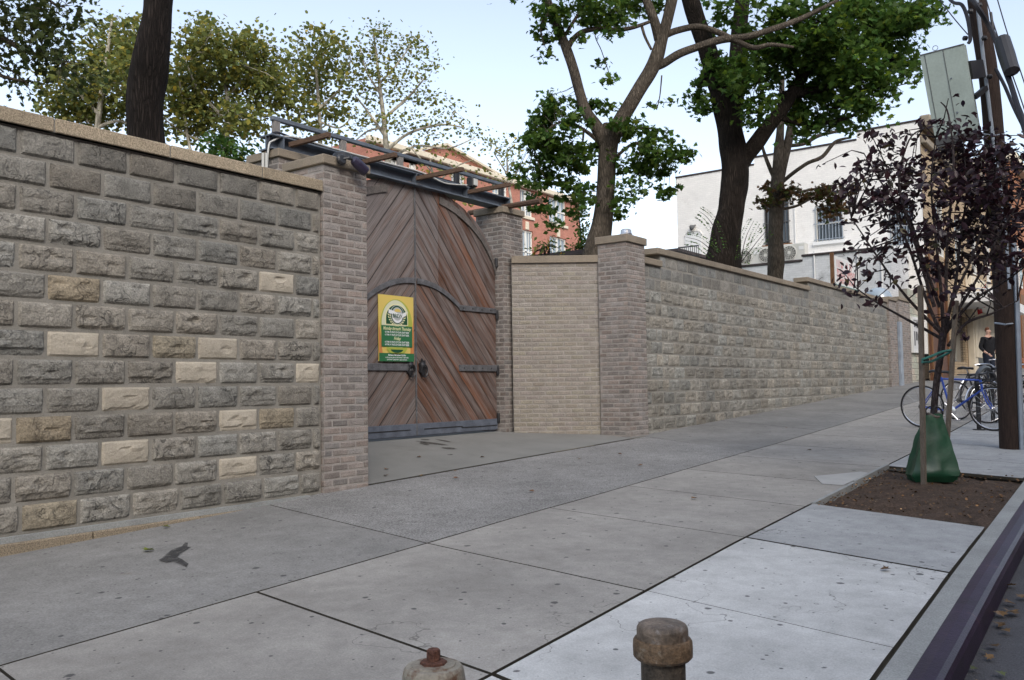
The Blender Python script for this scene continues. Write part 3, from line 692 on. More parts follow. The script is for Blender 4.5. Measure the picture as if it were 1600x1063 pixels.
pillar('brick_pillar', 'inner brown brick pillar rising behind the left end pillar, seen above the wall', -2.34, -1.80, 6.50, 7.05, .835, -2.66, (.032, .10), .8)

def angled_wall(A, Bp, label, ztop=.06):
    """short brick screen between a street pillar and a gate pillar; A, Bp are plan points"""
    A = np.array(A, float); Bp = np.array(Bp, float); L_ = np.linalg.norm(Bp-A); U = np.array([*(Bp-A)/L_, 0.])
    N = np.array([U[1], -U[0], 0.])
    if N[0] < 0: N = -N
    t = thing('brick_screen_wall', label, 'wall', (*((A+Bp)/2), -2.7))
    o = np.array([*A, 0.])
    m = MB(); m.obox(o+np.array([0, 0, -2.78])-N*.2, U*L_, N*.2, np.array([0, 0, ztop+2.78])); m.build('mortar_core', MT['bmortar2'], t)
    b_ = MB(); brick_face(b_, o-N*.003, U, N, L_, -2.78, ztop, .0695, .2, .009, .008, lambda: (lambda k: (k, k*random.uniform(.96, 1.), k*random.uniform(.9, 1.), 0))(random.uniform(.92, 1.1))); b_.build('brick_facing', MT['beige'], t)
    c = MB(); c.obox(o-N*.25-U*.0+np.array([0, 0, ztop+.003]), U*L_, N*.29, np.array([0, 0, .11])); c.build('coping', MT['coping2'], t)
angled_wall((-1.72, 10.92), (-.60, 11.78), 'short beige brick wall angled between the two right pillars', .035)
angled_wall((-1.75, 6.90), (-.52, 6.02), 'short beige brick wall angled between the two left pillars, behind the end pillar', .035)

# ---- right wall
rw = thing('stone_wall', 'long grey block wall with stepped coping running uphill right of the gate', 'wall', (-.3, 20., zw(20.)))
blk, mor, cp = MB(), MB(), MB()
XR = -.166
SEG = [(12.28, 12.92, 1), (12.92, 20.40, 0), (20.40, 27.55, -1)]   # y range, first row
ZR, YR = .2338, 13.5379
for r in range(-1, 15):
    off = 0. if r % 2 == 0 else -.5
    for s in range(-5, 36):
        y0, y1 = YR+B*(s-.0+off)+.012, YR+B*(s+1+off)-.012
        for (a, b_, fr) in SEG:
            if r < fr: continue
            c0, c1 = max(y0, a+.004), min(y1, b_-.004 if b_ > 27 else (b_ if fr <= r+0 else b_))
            if r > fr or True:
                c0 = max(y0, a if r > fr else a+.006); c1 = min(y1, b_)
            if c1-c0 < .04: continue
            z0 = ZR-H*(r+1)+.007
            if z0+H < zw((c0+c1)/2)-.02: continue
            t = block_tint(s, r); t = (t[0]*1.05, t[1]*1.06, t[2]*1.06, t[3]*.95)
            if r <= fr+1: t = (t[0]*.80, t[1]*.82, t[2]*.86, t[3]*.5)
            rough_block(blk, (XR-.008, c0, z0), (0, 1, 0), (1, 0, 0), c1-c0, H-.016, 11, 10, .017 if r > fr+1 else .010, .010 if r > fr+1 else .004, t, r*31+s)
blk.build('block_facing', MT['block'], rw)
for (a, b_, fr) in SEG:
    zt = ZR-H*fr
    mor.box(-.42-.002*fr, XR-.005, a, b_, -2.9, zt)
    n = max(1, int(round((b_-a)/.95)))
    for i in range(n):
        c0, c1 = a+(b_-a)*i/n, a+(b_-a)*(i+1)/n
        if i == 0 and fr < 1: c0 -= .16
        cp.bbox(-.46, XR+.045, c0+.002, c1-.002, zt+.003, zt+.105, .008, (random.uniform(.93, 1.06),)*3)
mor.build('mortar_core', MT['mortar'], rw); cp.build('coping', MT['coping2'], rw)

# raised yards held by the walls
yd = MB(); yd.box(-14, -.31, -6, 5.6, -4.4, -.35); yd.box(-24, -.43, 12.3, 27.6, -4.4, -.12); yd.box(-60, -2.6, 5.61, 12.29, -4.4, -2.62)
tag(yd.build('terrain', MT['yard']), kind='structure', label='raised yard ground behind the block walls', cat='yard')
# ------------------------------------------------------------------ gate
GX, GC, GH, GB = -1.96, 8.97, 1.83, -2.545     # plane, centre line, leaf width, bottom edge
gate = thing('wooden_gate', 'tall arched double gate of diagonal weathered planks', 'gate', (GX, GC, -2.57))
def arch(d, top=1.0, side=.02, w=GH, p=2.3):   # height of an arch at distance d from the centre line
    return side + (top-side)*max(0., 1-(d/w)**p)**(1/1.55)
def clip(poly, n, c):   # keep n.p >= c
    out = []
    for i in range(len(poly)):
        a, b_ = poly[i], poly[(i+1) % len(poly)]; da, db = n[0]*a[0]+n[1]*a[1]-c, n[0]*b_[0]+n[1]*b_[1]-c
        if da >= 0: out.append(a)
        if da*db < 0: t = da/(da-db); out.append((a[0]+(b_[0]-a[0])*t, a[1]+(b_[1]-a[1])*t))
    return out
mid = lambda d: (-.385 - .33*(d/.98)**2.2) if d < .98 else -.715
def leaf(sign):
    o = bpy.data.objects.new('gate_leaf', None)
    pl = MB()
    n = 26
    ds = [GH*i/n for i in range(n+1)]
    ztop = [arch(d) for d in ds]; zm = [mid(d) for d in ds]
    for panel in (0, 1):
        if panel == 0: up = [(d, z) for d, z in zip(ds, ztop)]; lo = [(d, z) for d, z in zip(ds, zm)]
        else: up = [(d, z) for d, z in zip(ds, zm)]; lo = [(0., GB), (GH, GB)]
        ang = math.radians(50 if panel == 0 else 47); tx, tz = math.cos(ang), -math.sin(ang)   # planks fall away from the centre line
        nx_, nz_ = math.sin(ang), math.cos(ang)
        w = .125; k = -30
        while k < 40:
            c0 = k*w + (.03 if panel else 0); c1 = c0+w-.006
            # split the panel in convex columns, clip each to the plank strip
            kk = random.uniform(.66, 1.3); ag = random.random()
            for i in range(n):
                if panel == 0: cell_ = [(ds[i], zm[i]), (ds[i+1], zm[i+1]), (ds[i+1], ztop[i+1]), (ds[i], ztop[i])]
                else: cell_ = [(ds[i], GB), (ds[i+1], GB), (ds[i+1], zm[i+1]), (ds[i], zm[i])]
                q = clip(clip(cell_, (nx_, nz_), c0), (-nx_, -nz_), -c1)
                if len(q) < 3: continue
                cx = sum(p[0] for p in q)/len(q); cz = sum(p[1] for p in q)/len(q)
                if sign > 0: g_ = .40 + .45*(panel == 0)*(cx < .5) + .25*(ag-.5); col = (.098, .050, .033)
                else: g_ = .92 + .3*(ag-.5) - (.22 if panel else 0); col = (.145, .088, .065)
                if ag > .90: col = (.14, .06, .032); g_ -= .15
                if ag < .14: g_ += .25
                col = tuple(c*kk for c in col)
                g_ = min(1, max(0, g_))
                pj_ = lambda p: (p[0]*tx+p[1]*tz, p[0]*nx_+p[1]*nz_ + k*3.17)
                vs = [(GX + .004*((k*7) % 3), GC+sign*p[0], p[1]) for p in q]
                pl.add(vs, [tuple(range(len(vs)))], (*col, g_), [pj_(p) for p in q])
            k += 1
    o.location = (0, 0, 0); COL.objects.link(o); o.parent = gate
    pl.build('plank_panel', MT['gatewood'], o, fixn=False)
    # back board gives thickness, dark in the gaps
    bk = MB(); bk.poly([(GX-.055, GC+sign*d, z-.004) for d, z in zip(ds, ztop)] + [(GX-.055, GC+sign*GH, GB+.005), (GX-.055, GC, GB+.005)], (.048, 0, 0)); bk.build('backing', MT['black'], o)
    # curved bands
    def band(zf, d0, d1, w, m, name, x=.012, n=22, th=.016):
        b_ = MB(); dd = [d0+(d1-d0)*i/n for i in range(n+1)]
        a = [(GX+x, GC+sign*d, zf(d)) for d in dd] + [(GX+x, GC+sign*d, zf(d)-w) for d in reversed(dd)]
        for i in range(n):
            q = [a[i], a[i+1], a[2*n-i], a[2*n+1-i]]; b_.poly(q, (th, 0, 0))
        return b_.build(name, m, o)
    band(lambda d: arch(d+.10, .93, -.08, GH+.1), .52 if sign > 0 else .55, GH-.005, .105, MT['bandwood'], 'arch_band')
    band(lambda d: mid(d)+.035, .03, .98, .075, MT['iron'], 'middle_band')
    h = MB(); h.bbox(GX+.012, GX+.030, *sorted((GC+sign*.94, GC+sign*(GH-.01))), -.745, -.665, .004)
    h.bbox(GX+.012, GX+.030, *sorted((GC+sign*(.08 if sign < 0 else .92), GC+sign*(GH-.01))), -1.645, -1.55, .004)
    build_each(h, 'hinge_strap', MT['iron'], o)
    bo = MB()
    for zz in (-.705, -1.598):
        for i in range(4): bo.lathe((GX+.030, GC+sign*(1.02+.22*i), zz), [(.011, 0), (.009, .006), (.003, .008)], 8, axis=(1, 0, 0))
    build_each(bo, 'bolt_head', MT['black'], o)
    kp = MB(); kp.bbox(GX+.010, GX+.022, *sorted((GC+sign*.012, GC+sign*(GH-.005))), GB+.004, -2.375, .004); kp.build('kick_plate', MT['kick'], o)
    kr = MB()
    for (a, b_, zz) in ((.14, .95, -2.455), (.97, GH-.03, -2.475)): kr.bbox(GX+.022, GX+.030, *sorted((GC+sign*a, GC+sign*b_)), zz-.006, zz+.006, .002)
    kr.box(GX+.022, GX+.029, *sorted((GC+sign*.95, GC+sign*.97)), -2.475, -2.449)
    kr.build('plate_ridge', MT['black'], o)
    pn = MB()
    for zz in (-.84, -1.70, -2.44, -.02): pn.lathe((GX+.03, GC+sign*(GH+.005), zz), [(.022, 0), (.026, .02), (.026, .13), (.022, .15)], 10)
    build_each(pn, 'hinge_pin', MT['black'], o)
    # ornate pull handle
    hd = MB(); cy, cz = GC+sign*.125, -1.60
    ring = []
    for k in range(28):
        t = 2*math.pi*k/28; r = 1+.16*math.cos(7*t); ring.append((GX+.012, cy+.072*r*math.cos(t), cz+.115*r*math.sin(t)))
    hd.poly(ring, (.014, 0, 0)); hd.lathe((GX+.026, cy, cz+.03), [(.05, 0), (.045, .012), (.02, .03), (.008, .034)], 16, axis=(1, 0, 0))
    hp = hd.build('handle_plate', MT['black'], o)
    rg = MB(); pts = [(GX+.055, cy+.062*math.sin(t), cz-.055-.075*math.cos(t)*-1 if False else cz-.045+.085*math.cos(t)) for t in np.linspace(0, 2*math.pi, 25)]
    rg.tube(pts, .011, 6); r_ = rg.build('pull_ring', MT['black'], o, smooth=True)
    return o
leaf(-1); leaf(1)
ms = MB(); ms.bbox(GX+.003, GX+.020, GC-.012, GC+.012, GB+.01, .99, .003); ms.build('meeting_strip', MT['iron'], gate)

# ------------------------------------------------------------------ poster
def text_mesh(body, size, shear=0., space=1., bold=0.):
    cu = bpy.data.curves.new('t', 'FONT'); cu.body = body; cu.size = size; cu.align_x = 'CENTER'; cu.align_y = 'CENTER'; cu.shear = shear; cu.space_character = space; cu.offset = bold
    ob = bpy.data.objects.new('t', cu); COL.objects.link(ob); dg = bpy.context.evaluated_depsgraph_get(); dg.update()
    me = bpy.data.meshes.new_from_object(ob.evaluated_get(dg)); vs = [tuple(v.co) for v in me.vertices]; fs = [tuple(p.vertices) for p in me.polygons]
    bpy.data.objects.remove(ob); bpy.data.meshes.remove(me); return vs, fs
PX = GX+.034
pc = (PX, 8.565, -1.075)
poster = thing('poster', 'yellow and green beer poster hanging on the left gate leaf', 'poster', pc)
pw, ph = .335, .445
def flat(name, m, polys, lift):
    b_ = MB()
    for p in polys: b_.add([(PX+lift, pc[1]+u, pc[2]+v) for u, v in p], [tuple(range(len(p)))])
    return b_.build(name, m, poster, fixn=False)
def pm(n, c): return mat(n, c, .5, .04, 3., spec=.35)
YEL, ORA, DG, MG, LG, PALE, CREAM = pm('poster_yellow', (.66, .50, .13)), pm('poster_orange', (.55, .22, .07)), pm('poster_dark_green', (.012, .075, .035)), pm('poster_mid_green', (.03, .15, .06)), pm('poster_lime', (.38, .42, .07)), pm('poster_pale', (.62, .63, .46)), pm('poster_cream', (.75, .72, .42))
GREY, WHITE = pm('poster_grey', (.42, .44, .44)), pm('poster_white', (.75, .76, .76))
bd = MB(); bd.box(PX-.012, PX, pc[1]-pw, pc[1]+pw, pc[2]-ph, pc[2]+ph); bd.build('panel', YEL, poster)
# warm orange fields at the lower sides
flat('orange_field', ORA, [[(-pw, -.38), (-.26, -.38), (-.30, -.1), (-pw, .10)]], .0015); flat('orange_field', ORA, [[(.26, -.38), (pw, -.38), (pw, .16), (.30, -.05)]], .0015)
def archpoly(w, z0, zs, r, n=24):
    return [(-w, z0), (w, z0)] + [(w*math.cos(t), zs+r*math.sin(t)) for t in np.linspace(0, math.pi, n)]
def glass(w, z0): # beer-glass outline: arch above, rounded narrowing below
    return [(w*math.cos(t), .06+.335*math.sin(t)) for t in np.linspace(0, math.pi, 24)] + [(-w*math.cos(t)*(1-.22*math.sin(t)**2), .06-.41*math.sin(t)) for t in np.linspace(.1, math.pi-.1, 20)]
flat('glass_edge', LG, [glass(.305, 0)], .003)
flat('glass_pale_side', PALE, [[(u*.93-.012, v*.965+.002) for u, v in glass(.295, 0) if u < .16 or v > .2]], .0045)
flat('glass_rim', CREAM, [archpoly(.222, .045, .13, .205)], .006)
flat('dark_arch', DG, [archpoly(.205, .055, .13, .19)], .0075)
flat('lime_base', LG, [[(.20*math.cos(t), -.255-.10*math.sin(t)) for t in np.linspace(0, math.pi, 16)]], .006)
flat('dark_smile', DG, [[(.12*math.cos(t), -.285-.045*math.sin(t)) for t in np.linspace(0, math.pi, 14)]], .0075)
circ = lambda cu, cv, r, n=28: [(cu+r*math.cos(t), cv+r*math.sin(t)) for t in np.linspace(0, 2*math.pi, n, endpoint=False)]
flat('badge_outer', GREY, [circ(.005, .185, .135)], .009)
flat('badge_ring', DG, [circ(.005, .185, .125)], .0105)
flat('badge_disc', GREY, [circ(.005, .18, .108)], .012)
flat('badge_crescent', WHITE, [[(.005+.1*math.cos(t), .175+.1*math.sin(t)) for t in np.linspace(math.pi*1.02, math.pi*1.98, 16)] + [(.005+.085*math.cos(t), .185+.078*math.sin(t)) for t in np.linspace(math.pi*1.98, math.pi*1.02, 16)]], .0135)
flat('badge_sun', YEL, [[(.01+.062*math.cos(t), .225+.045*math.sin(t)) for t in np.linspace(0, math.pi, 16)]], .0135)
flat('ribbon', WHITE, [[(-.165, .255), (-.07, .235), (.02, .205), (.10, .205), (.175, .235), (.175, .185), (.10, .150), (.02, .158), (-.07, .19), (-.165, .20)]], .015)
lau = []
for s_ in (-1, 1):
    for k in range(7):
        t = math.radians(188+k*13); cu, cv = s_*-(.165*math.cos(t)), .205+.165*math.sin(t); a = math.atan2(math.cos(t), -math.sin(t)*1.)
        for dr in (0, .03):
            dx, dy = s_*-(.018*math.cos(t-.9)), .018*math.sin(t-.9); ou, ov = cu*(1-dr*6), cv+dr*.9
            lau.append([(ou-dx*1.3, ov-dy*1.3), (ou+dy*.55, ov-dx*.55), (ou+dx*1.3, ov+dy*1.3), (ou-dy*.55, ov+dx*.55)])
flat('laurel', CREAM, lau, .0095)
flat('text_band', MG, [[(-.295, .035), (.30, .035), (.30, -.25), (-.295, -.25)]], .009)
flat('footer_band', MG, [[(-pw, -.335), (pw, -.335), (pw, -ph), (-pw, -ph)]], .006)
def ptext(body, size, v, m, lift, shear=0., sx=1., bold=0., u=0.):
    vs, fs = text_mesh(body, size, shear, 1., bold); b_ = MB()
    b_.add([(PX+lift, pc[1]+u+p[0]*sx, pc[2]+v+p[1]) for p in vs], fs); return b_.build('lettering', m, poster, fixn=False)
ptext('Monday through Thursday', .062, -.005, CREAM, .011, .35, .80, .0012)
ptext('4-7 PM: $5 PINTS OF OUR CRAFT BEER', .034, -.055, WHITE, .011, 0, .80, .0008)
ptext('4-7 PM: $6 PINTS OF OUR CRAFT BEER', .034, -.092, WHITE, .011, 0, .80, .0008)
ptext('Friday', .062, -.138, CREAM, .011, .35, .85, .0012)
ptext('4-7 PM: $5 PINTS OF OUR CRAFT BEER', .034, -.188, WHITE, .011, 0, .80, .0008)
ptext('4-7 PM: $6 PINTS OF OUR CRAFT BEER', .034, -.222, WHITE, .011, 0, .80, .0008)
ptext('Bierhaus Hall & Beer Garden', .034, -.362, WHITE, .008, 0, .85, .0008)
ptext('at the corner gate on the avenue - open daily', .028, -.392, WHITE, .008, 0, .86, .0005)
ptext('good food - good beer - good company', .028, -.420, WHITE, .008, 0, .86, .0005)
ptext('BREW', .075, .168, DG, .017, 0, .9, .001, .005)

# ------------------------------------------------------------------ steel over the gate
beam = thing('steel_beam', 'gray steel I-beam lying across the gate pillars', 'beam', (-2., 8.93, .9))
m = MB(); y0, y1 = 6.45, 11.12; zb, zt = .942, 1.12
m.box(-2.10, -1.86, y0, y1, zb, zb+.018); m.box(-2.10, -1.86, y0, y1, zt-.018, zt); m.box(-1.985, -1.970, y0, y1, zb+.018, zt-.018)
beam_m = m.build('web_and_flanges', MT['steel'], beam)
m = MB()
for y in (6.62, 8.92, 10.05, 11.09): m.box(-1.97, -1.862, y, y+.014, zb+.018, zt-.018)
build_each(m, 'stiffener_plate', MT['steel'], beam)
rail = thing('steel_rail', 'thin dark steel rail on short posts above the gate beam', 'rail', (-2., 8.9, 1.19))
m = MB(); m.bbox(-2.03, -1.97, 6.55, 11.15, 1.322, 1.374, .006); m.build('top_rail', MT['steel'], rail)
for y in (6.62, 7.68, 8.74, 9.95, 11.05):
    m = MB(); m.bbox(-2.03, -1.975, y-.045, y+.045, 1.122, 1.322, .004); m.build('post', MT['greytimber'] if y < 9 else MT['black'], rail)
for i, (y, lab, xe) in enumerate(((6.72, 'brown timber outrigger resting over the left gate pillar cap', -1.20), (7.83, 'second brown timber outrigger from the left, over the left gate leaf', -1.22), (8.93, 'brown timber outrigger above the meeting line of the gate leaves', -1.05), (10.06, 'brown timber outrigger above the right gate leaf', -1.10))):
    m = MB(); zz = 1.06
    m.bar((-1.86, y, zz-.025), (xe, y+.02, zz-.02), .055, .055); o = m.build('outrigger', MT['timber'], None, origin=(-1.86, y, zz))
    tag(o, lab, 'timber', 'timbers sticking out over the gate')
a, b_ = PT(733, 333, 14.6), PT(845, 314, 13.2)
m = MB(); m.tube([a, (a+b_)/2, b_], .045, 8); tag(m.build('pipe', MT['timber'], None, origin=a, smooth=True), 'rusty brown pipe poking out behind the right gate pillar cap', 'pipe')
def cable(name, lab, pts, r, m, n=6, cat='cable'):
    P = [np.asarray(p, float) for p in pts]; Q = []
    for i in range(len(P)-1):
        p0, p1, p2, p3 = P[max(i-1, 0)], P[i], P[i+1], P[min(i+2, len(P)-1)]
        for k in range(6):
            t = k/6; Q.append(.5*((2*p1)+(-p0+p2)*t+(2*p0-5*p1+4*p2-p3)*t*t+(-p0+3*p1-3*p2+p3)*t**3))
    Q.append(P[-1]); b_ = MB(); b_.tube(Q, r, n); return tag(b_.build(name, m, None, origin=P[0], smooth=True), lab, cat)
cable('cable', 'white cable looping over the beam from the left gate pillar', [(-1.9, 6.40, -.2), (-1.9, 6.42, .85), (-1.9, 6.52, 1.06), (-1.88, 6.8, 1.15), (-1.86, 7.4, 1.135), (-1.85, 8.2, 1.133), (-1.85, 9.0, 1.135), (-1.84, 9.5, 1.07), (-1.84, 10., 1.13)], .011, MT['plastic'])
cable('cable', 'black cable running along the top of the gate beam', [(-1.93, 6.45, .4), (-1.93, 6.48, 1.1), (-1.90, 6.9, 1.138), (-1.90, 8., 1.138), (-1.9, 9., 1.137), (-1.9, 9.9, 1.137)], .016, MT['cable'])
for i, (x, lab) in enumerate(((411, 'left thin white conduit standing beside the left gate pillar'), (416.5, 'right thin white conduit standing beside the left gate pillar'))):
    m = MB(); p = PT(x, 262, 9.6); m.tube([p-np.array([0, 0, 2.6]), p+np.array([0, 0, .16])], .016, 8); tag(m.build('conduit', MT['plastic'], None, origin=p-np.array([0, 0, 2.6]), smooth=True), lab, 'conduit')
# spotlight on the front pillar cap
sp = thing('spotlight', 'dark purple cylindrical spotlight on the front pillar cap corner', 'spotlight', (.09, 5.78, .33))
m = MB(); a, b_ = np.array([.14, 5.86, .345]), np.array([.17, 6.02, .235]); d = b_-a
m.lathe(a, [(.018, -.02), (.042, 0), (.052, .05), (.052, .155), (.046, .17), (.044, .155)], 18, axis=tuple(d)); m.build('lamp_housing', mat('purple_black_paint', (.028, .022, .045), .3, .2, 8., spec=.6), sp, smooth=False)
m = MB(); m.lathe((.085, 5.74, .33), [(.055, 0), (.055, .02), (.04, .035)], 16, axis=(1, 0, .15)); m.tube([(.10, 5.74, .335), (.135, 5.80, .355), (.14, 5.86, .345)], .014, 6); m.build('bracket', MT['black'], sp)
dmo = thing('floodlight', 'black domed lamp under the rail behind the front pillar cap', 'lamp', (-.10, 6.18, .38))
m = MB(); m.lathe((-.16, 5.98, .38), [(.02, 0), (.11, .01), (.115, .05), (.085, .10), (.03, .125)], 16); m.build('lamp_shade', MT['black'], dmo)
m = MB(); m.tube([(-.16, 5.98, .375), (-.16, 5.98, .40)], .03, 8); m.build('bracket', MT['black'], dmo)
fl = thing('floodlight', 'small floodlight with white face under the rail right of the gate centre', 'lamp', (-1.8, 10.12, 1.2))
m = MB(); m.bbox(-1.92, -1.80, 10.08, 10.20, 1.122, 1.27, .01); m.build('lamp_housing', MT['black'], fl)
m = MB(); m.bbox(-1.80, -1.785, 10.10, 10.19, 1.14, 1.24, .003); m.build('lamp_face', MT['plastic'], fl)
# ------------------------------------------------------------------ white building behind the wall (flank faces us)
YB = 32.
wb = thing('white_building', 'white painted brick building with barred windows behind the long wall', 'building', (-4.5, YB+4, -.3))
XL, XC = float(onY(1057, 300, YB)[0]), .05
holes = []
for (xa, xb, ya, yb) in ((1196, 1232, 316, 384), (1275, 1316, 322, 379), (1392, 1425, 322, 386)):
    a, b_ = onY(xa, yb, YB), onY(xb, ya, YB); zt = onY(xa, ya, YB)[2]; holes.append([a[0], b_[0], a[2], zt])
z0w = holes[1][2]; holes[1][2] = z0w
m = MB(); wall_holes(m, (0, YB, 0), (1, 0, 0), (0, -1, 0), XL, XC, -1., 6.15, [tuple(h) for h in holes], .14)
m.quad((XL, YB, -1), (XL, YB, 6.15), (XL, YB+14, 6.15), (XL, YB+14, -1))
m.quad((XL, YB+14, -1), (XL, YB+14, 6.15), (XC, YB+14, 6.15), (XC, YB+14, -1)); m.quad((XL, YB, 6.14), (XC, YB, 6.14), (XC, YB+14, 6.14), (XL, YB+14, 6.14))
# parapet rising in steps towards the street
def zt_at(px, py): return onY(px, py, YB)[2]
stp = [(XL, onY(1178, 250, YB)[0], zt_at(1057, 279)), (onY(1178, 250, YB)[0], onY(1338, 206, YB)[0], zt_at(1250, 235)), (onY(1338, 206, YB)[0], XC, zt_at(1400, 196))]
for a, b_, z in stp: m.box(a, b_, YB+.001, YB+.3, 6.145, z)
m.build('wall', MT['whitewall'], wb)
m = MB()
for a, b_, z in stp: m.bbox(a-.03, b_+.0, YB-.035, YB+.34, z+.002, z+.07, .01)
m.build('parapet_flashing', MT['flash'], wb)
for i, h in enumerate(holes):
    x0, x1, z0, z1 = h
    f = MB(); w = .05
    for q in ((x0, x0+w, z0, z1), (x1-w, x1, z0, z1), (x0+w, x1-w, z0, z0+w), (x0+w, x1-w, z1-w, z1), (x0+w, x1-w, (z0+z1)/2-.03, (z0+z1)/2+.03)): f.box(q[0], q[1], YB+.07, YB+.12, q[2], q[3])
    wdw = f.build('window', MT['winframe'] if i else MT['black'], wb)
    gl = MB(); gl.quad((x0, YB+.105, z0), (x1, YB+.105, z0), (x1, YB+.105, z1), (x0, YB+.105, z1)); gl.build('pane', MT['glass'], wdw)
    br = MB(); n = 8
    for k in range(n+1): x = x0+.02+(x1-x0-.04)*k/n; br.tube([(x, YB-.03, z0-.02), (x, YB-.03, z1-.05)], .014, 6)
    for z in (z0+.08, (z0+z1)/2, z1-.15): br.box(x0-.06, x1+.06, YB-.04, YB-.022, z-.012, z+.012)
    br.build('window_bars', MT['bars'] if i == 0 else MT['greypipe'], wdw)
    s = MB(); s.bbox(x0-.1, x1+.1, YB-.09, YB+.06, z0-.12, z0-.002, .008); s.build('sill', MT['white'] if i else MT['orangewood'], wdw)
# arched door and lamp
a, b_ = onY(1072, 400, YB), onY(1096, 362, YB); dx0, dx1 = a[0], b_[0]; zt = onY(1084, 362, YB)[2]; zb = -1.
d = MB(); pts = [(dx0, zb), (dx1, zb), (dx1, zt-.15)] + [((dx0+dx1)/2+(dx1-dx0)/2*math.cos(t), zt-.15+.15*math.sin(t)) for t in np.linspace(.15, math.pi-.15, 10)] + [(dx0, zt-.15)]
d.poly([(x, YB-.004, z) for x, z in pts], (0, -.03, 0)); dr = d.build('door', MT['white'], wb)
d = MB(); q = [((dx0+dx1)/2+((dx1-dx0)/2+.04)*math.cos(t), zt-.15+.22*math.sin(t)) for t in np.linspace(0, math.pi, 14)] + [((dx0+dx1)/2+((dx1-dx0)/2-.0)*math.cos(t), zt-.15+.155*math.sin(t)) for t in np.linspace(math.pi, 0, 14)]
for i in range(13): d.poly([(x, YB-.004, z) for x, z in (q[i], q[i+1], q[26-i], q[27-i])], (0, -.05, 0))
d.build('arch_trim', MT['whitewall'], dr)
p = onY(1083, 356, YB); d = MB(); d.lathe((p[0], YB-.12, p[2]), [(.13, -.06), (.12, 0), (.05, .09), (.02, .11)], 12, axis=(-.5, -.6, .6)); d.bar((p[0]+.05, YB-.1, p[2]+.05), (p[0]+.1, YB, p[2]+.1), .04); d.build('wall_lamp', MT['bars'], wb)
d = MB(); p = onY(1437 - 195, 300, YB)
for px in (1241,): 
    q = onY(px, 300, YB); d.tube([(q[0], YB-.03, 1.2), (q[0], YB-.03, 4.8)], .02, 6)
d.build('conduit', MT['white'], wb)
# ---- grey painted low annexe in front of it, AC units on its roof
YA = 29.6
an = thing('gray_annexe', 'low gray painted brick annexe below the white building', 'building', (-4, YA+1.2, -.2))
xa0, xs, xa1 = onY(1130, 425, YA)[0], onY(1254, 405, YA)[0], -.46
zA, zS = onY(1200, 414, YA)[2], onY(1300, 397, YA)[2]
m = MB(); m.box(xa0, xs, YA, YB-.02, -1, zA); m.box(xs, xa1, YA, YB-.02, -1, zS); m.build('wall', MT['greywall'], an)
m = MB(); m.bbox(xa0-.04, xs-.03, YA-.05, YA+.3, zA+.002, zA+.075, .01); m.bbox(xs-.03, xa1+.03, YA-.05, YA+.3, zS+.002, zS+.075, .01); m.build('roof_flashing', MT['flash'], an)
m = MB()
for px in (1273, 1341, 1378): q = onY(px, 420, YA); m.tube([(q[0], YA-.03, -1.), (q[0], YA-.03, zS+.15)], .022, 6)
build_each(m, 'vent_pipe', MT['white'], an)
for px, lab, d_ in ((1262, None, 0),): pass
def make_ac(loc, lab):
    t = thing('ac_unit', lab, 'air conditioner', loc, 'air conditioner units on the annexe roof')
    w, h, dp = .84, .70, .34
    def lb(mb, name, m, par): 
        o = mb.build(name, m, None); o.parent = par; return o
    c = MB(); c.bbox(-w/2, w/2, -dp/2, dp/2, .06, h, .02); lb(c, 'casing', MT['acwhite'], t)
    f = MB(); f.lathe((-.13, -dp/2-.002, .39), [(.265, 0), (.265, .012), (.24, .02), (.23, .006)], 28, axis=(0, -1, 0)); lb(f, 'fan_ring', MT['acwhite'], t)
    f = MB(); f.lathe((-.13, -dp/2-.004, .39), [(.23, 0), (.23, .004)], 24, axis=(0, -1, 0)); g_ = lb(f, 'fan', MT['bars'], t)
    f = MB()
    for k in range(14):
        a_ = math.pi*k/14*2; f.bar((-.13+.03*math.cos(a_), -dp/2-.022, .39+.03*math.sin(a_)), (-.13+  .24*math.cos(a_), -dp/2-.022, .39+  .24*math.sin(a_)), .012)
    for r in (.06, .12, .18): f.tube([(-.13+r*math.cos(t_), -dp/2-.022, .39+r*math.sin(t_)) for t_ in np.linspace(0, 2*math.pi, 22)], .006, 4)
    f.lathe((-.13, -dp/2-.02, .39), [(.05, 0), (.05, .012)], 12, axis=(0, -1, 0)); lb(f, 'fan_grille', MT['acwhite'], t)
    f = MB(); f.bbox(.20, .37, -dp/2-.008, -dp/2-.001, .46, .58, .002); lb(f, 'white_label', MT['white'], t)
    f = MB()
    for x in (-.28, .28): f.bbox(x-.05, x+.05, -dp/2, dp/2, 0, .06, .005)
    build_each(f, 'foot', MT['bars'], t, local=True)
    return t
acs = []
for px, py, lab in ((1245, 407, 'right beige air conditioner unit with round fan, beside the thin tree trunk'), (1208, 413, 'middle beige air conditioner unit half hidden behind the thin tree trunk'), (1176, 417, 'left beige air conditioner unit beside the big tree trunk')):
    q = onY(px-3, py, YA+.55); L_ = (q[0], YA+.55, (zA if px < 1254 else zS)+.005)
    if not acs: acs.append(make_ac(L_, lab))
    else:
        c = dup(acs[0]); c.location = L_; tag(c, lab); acs.append(c)
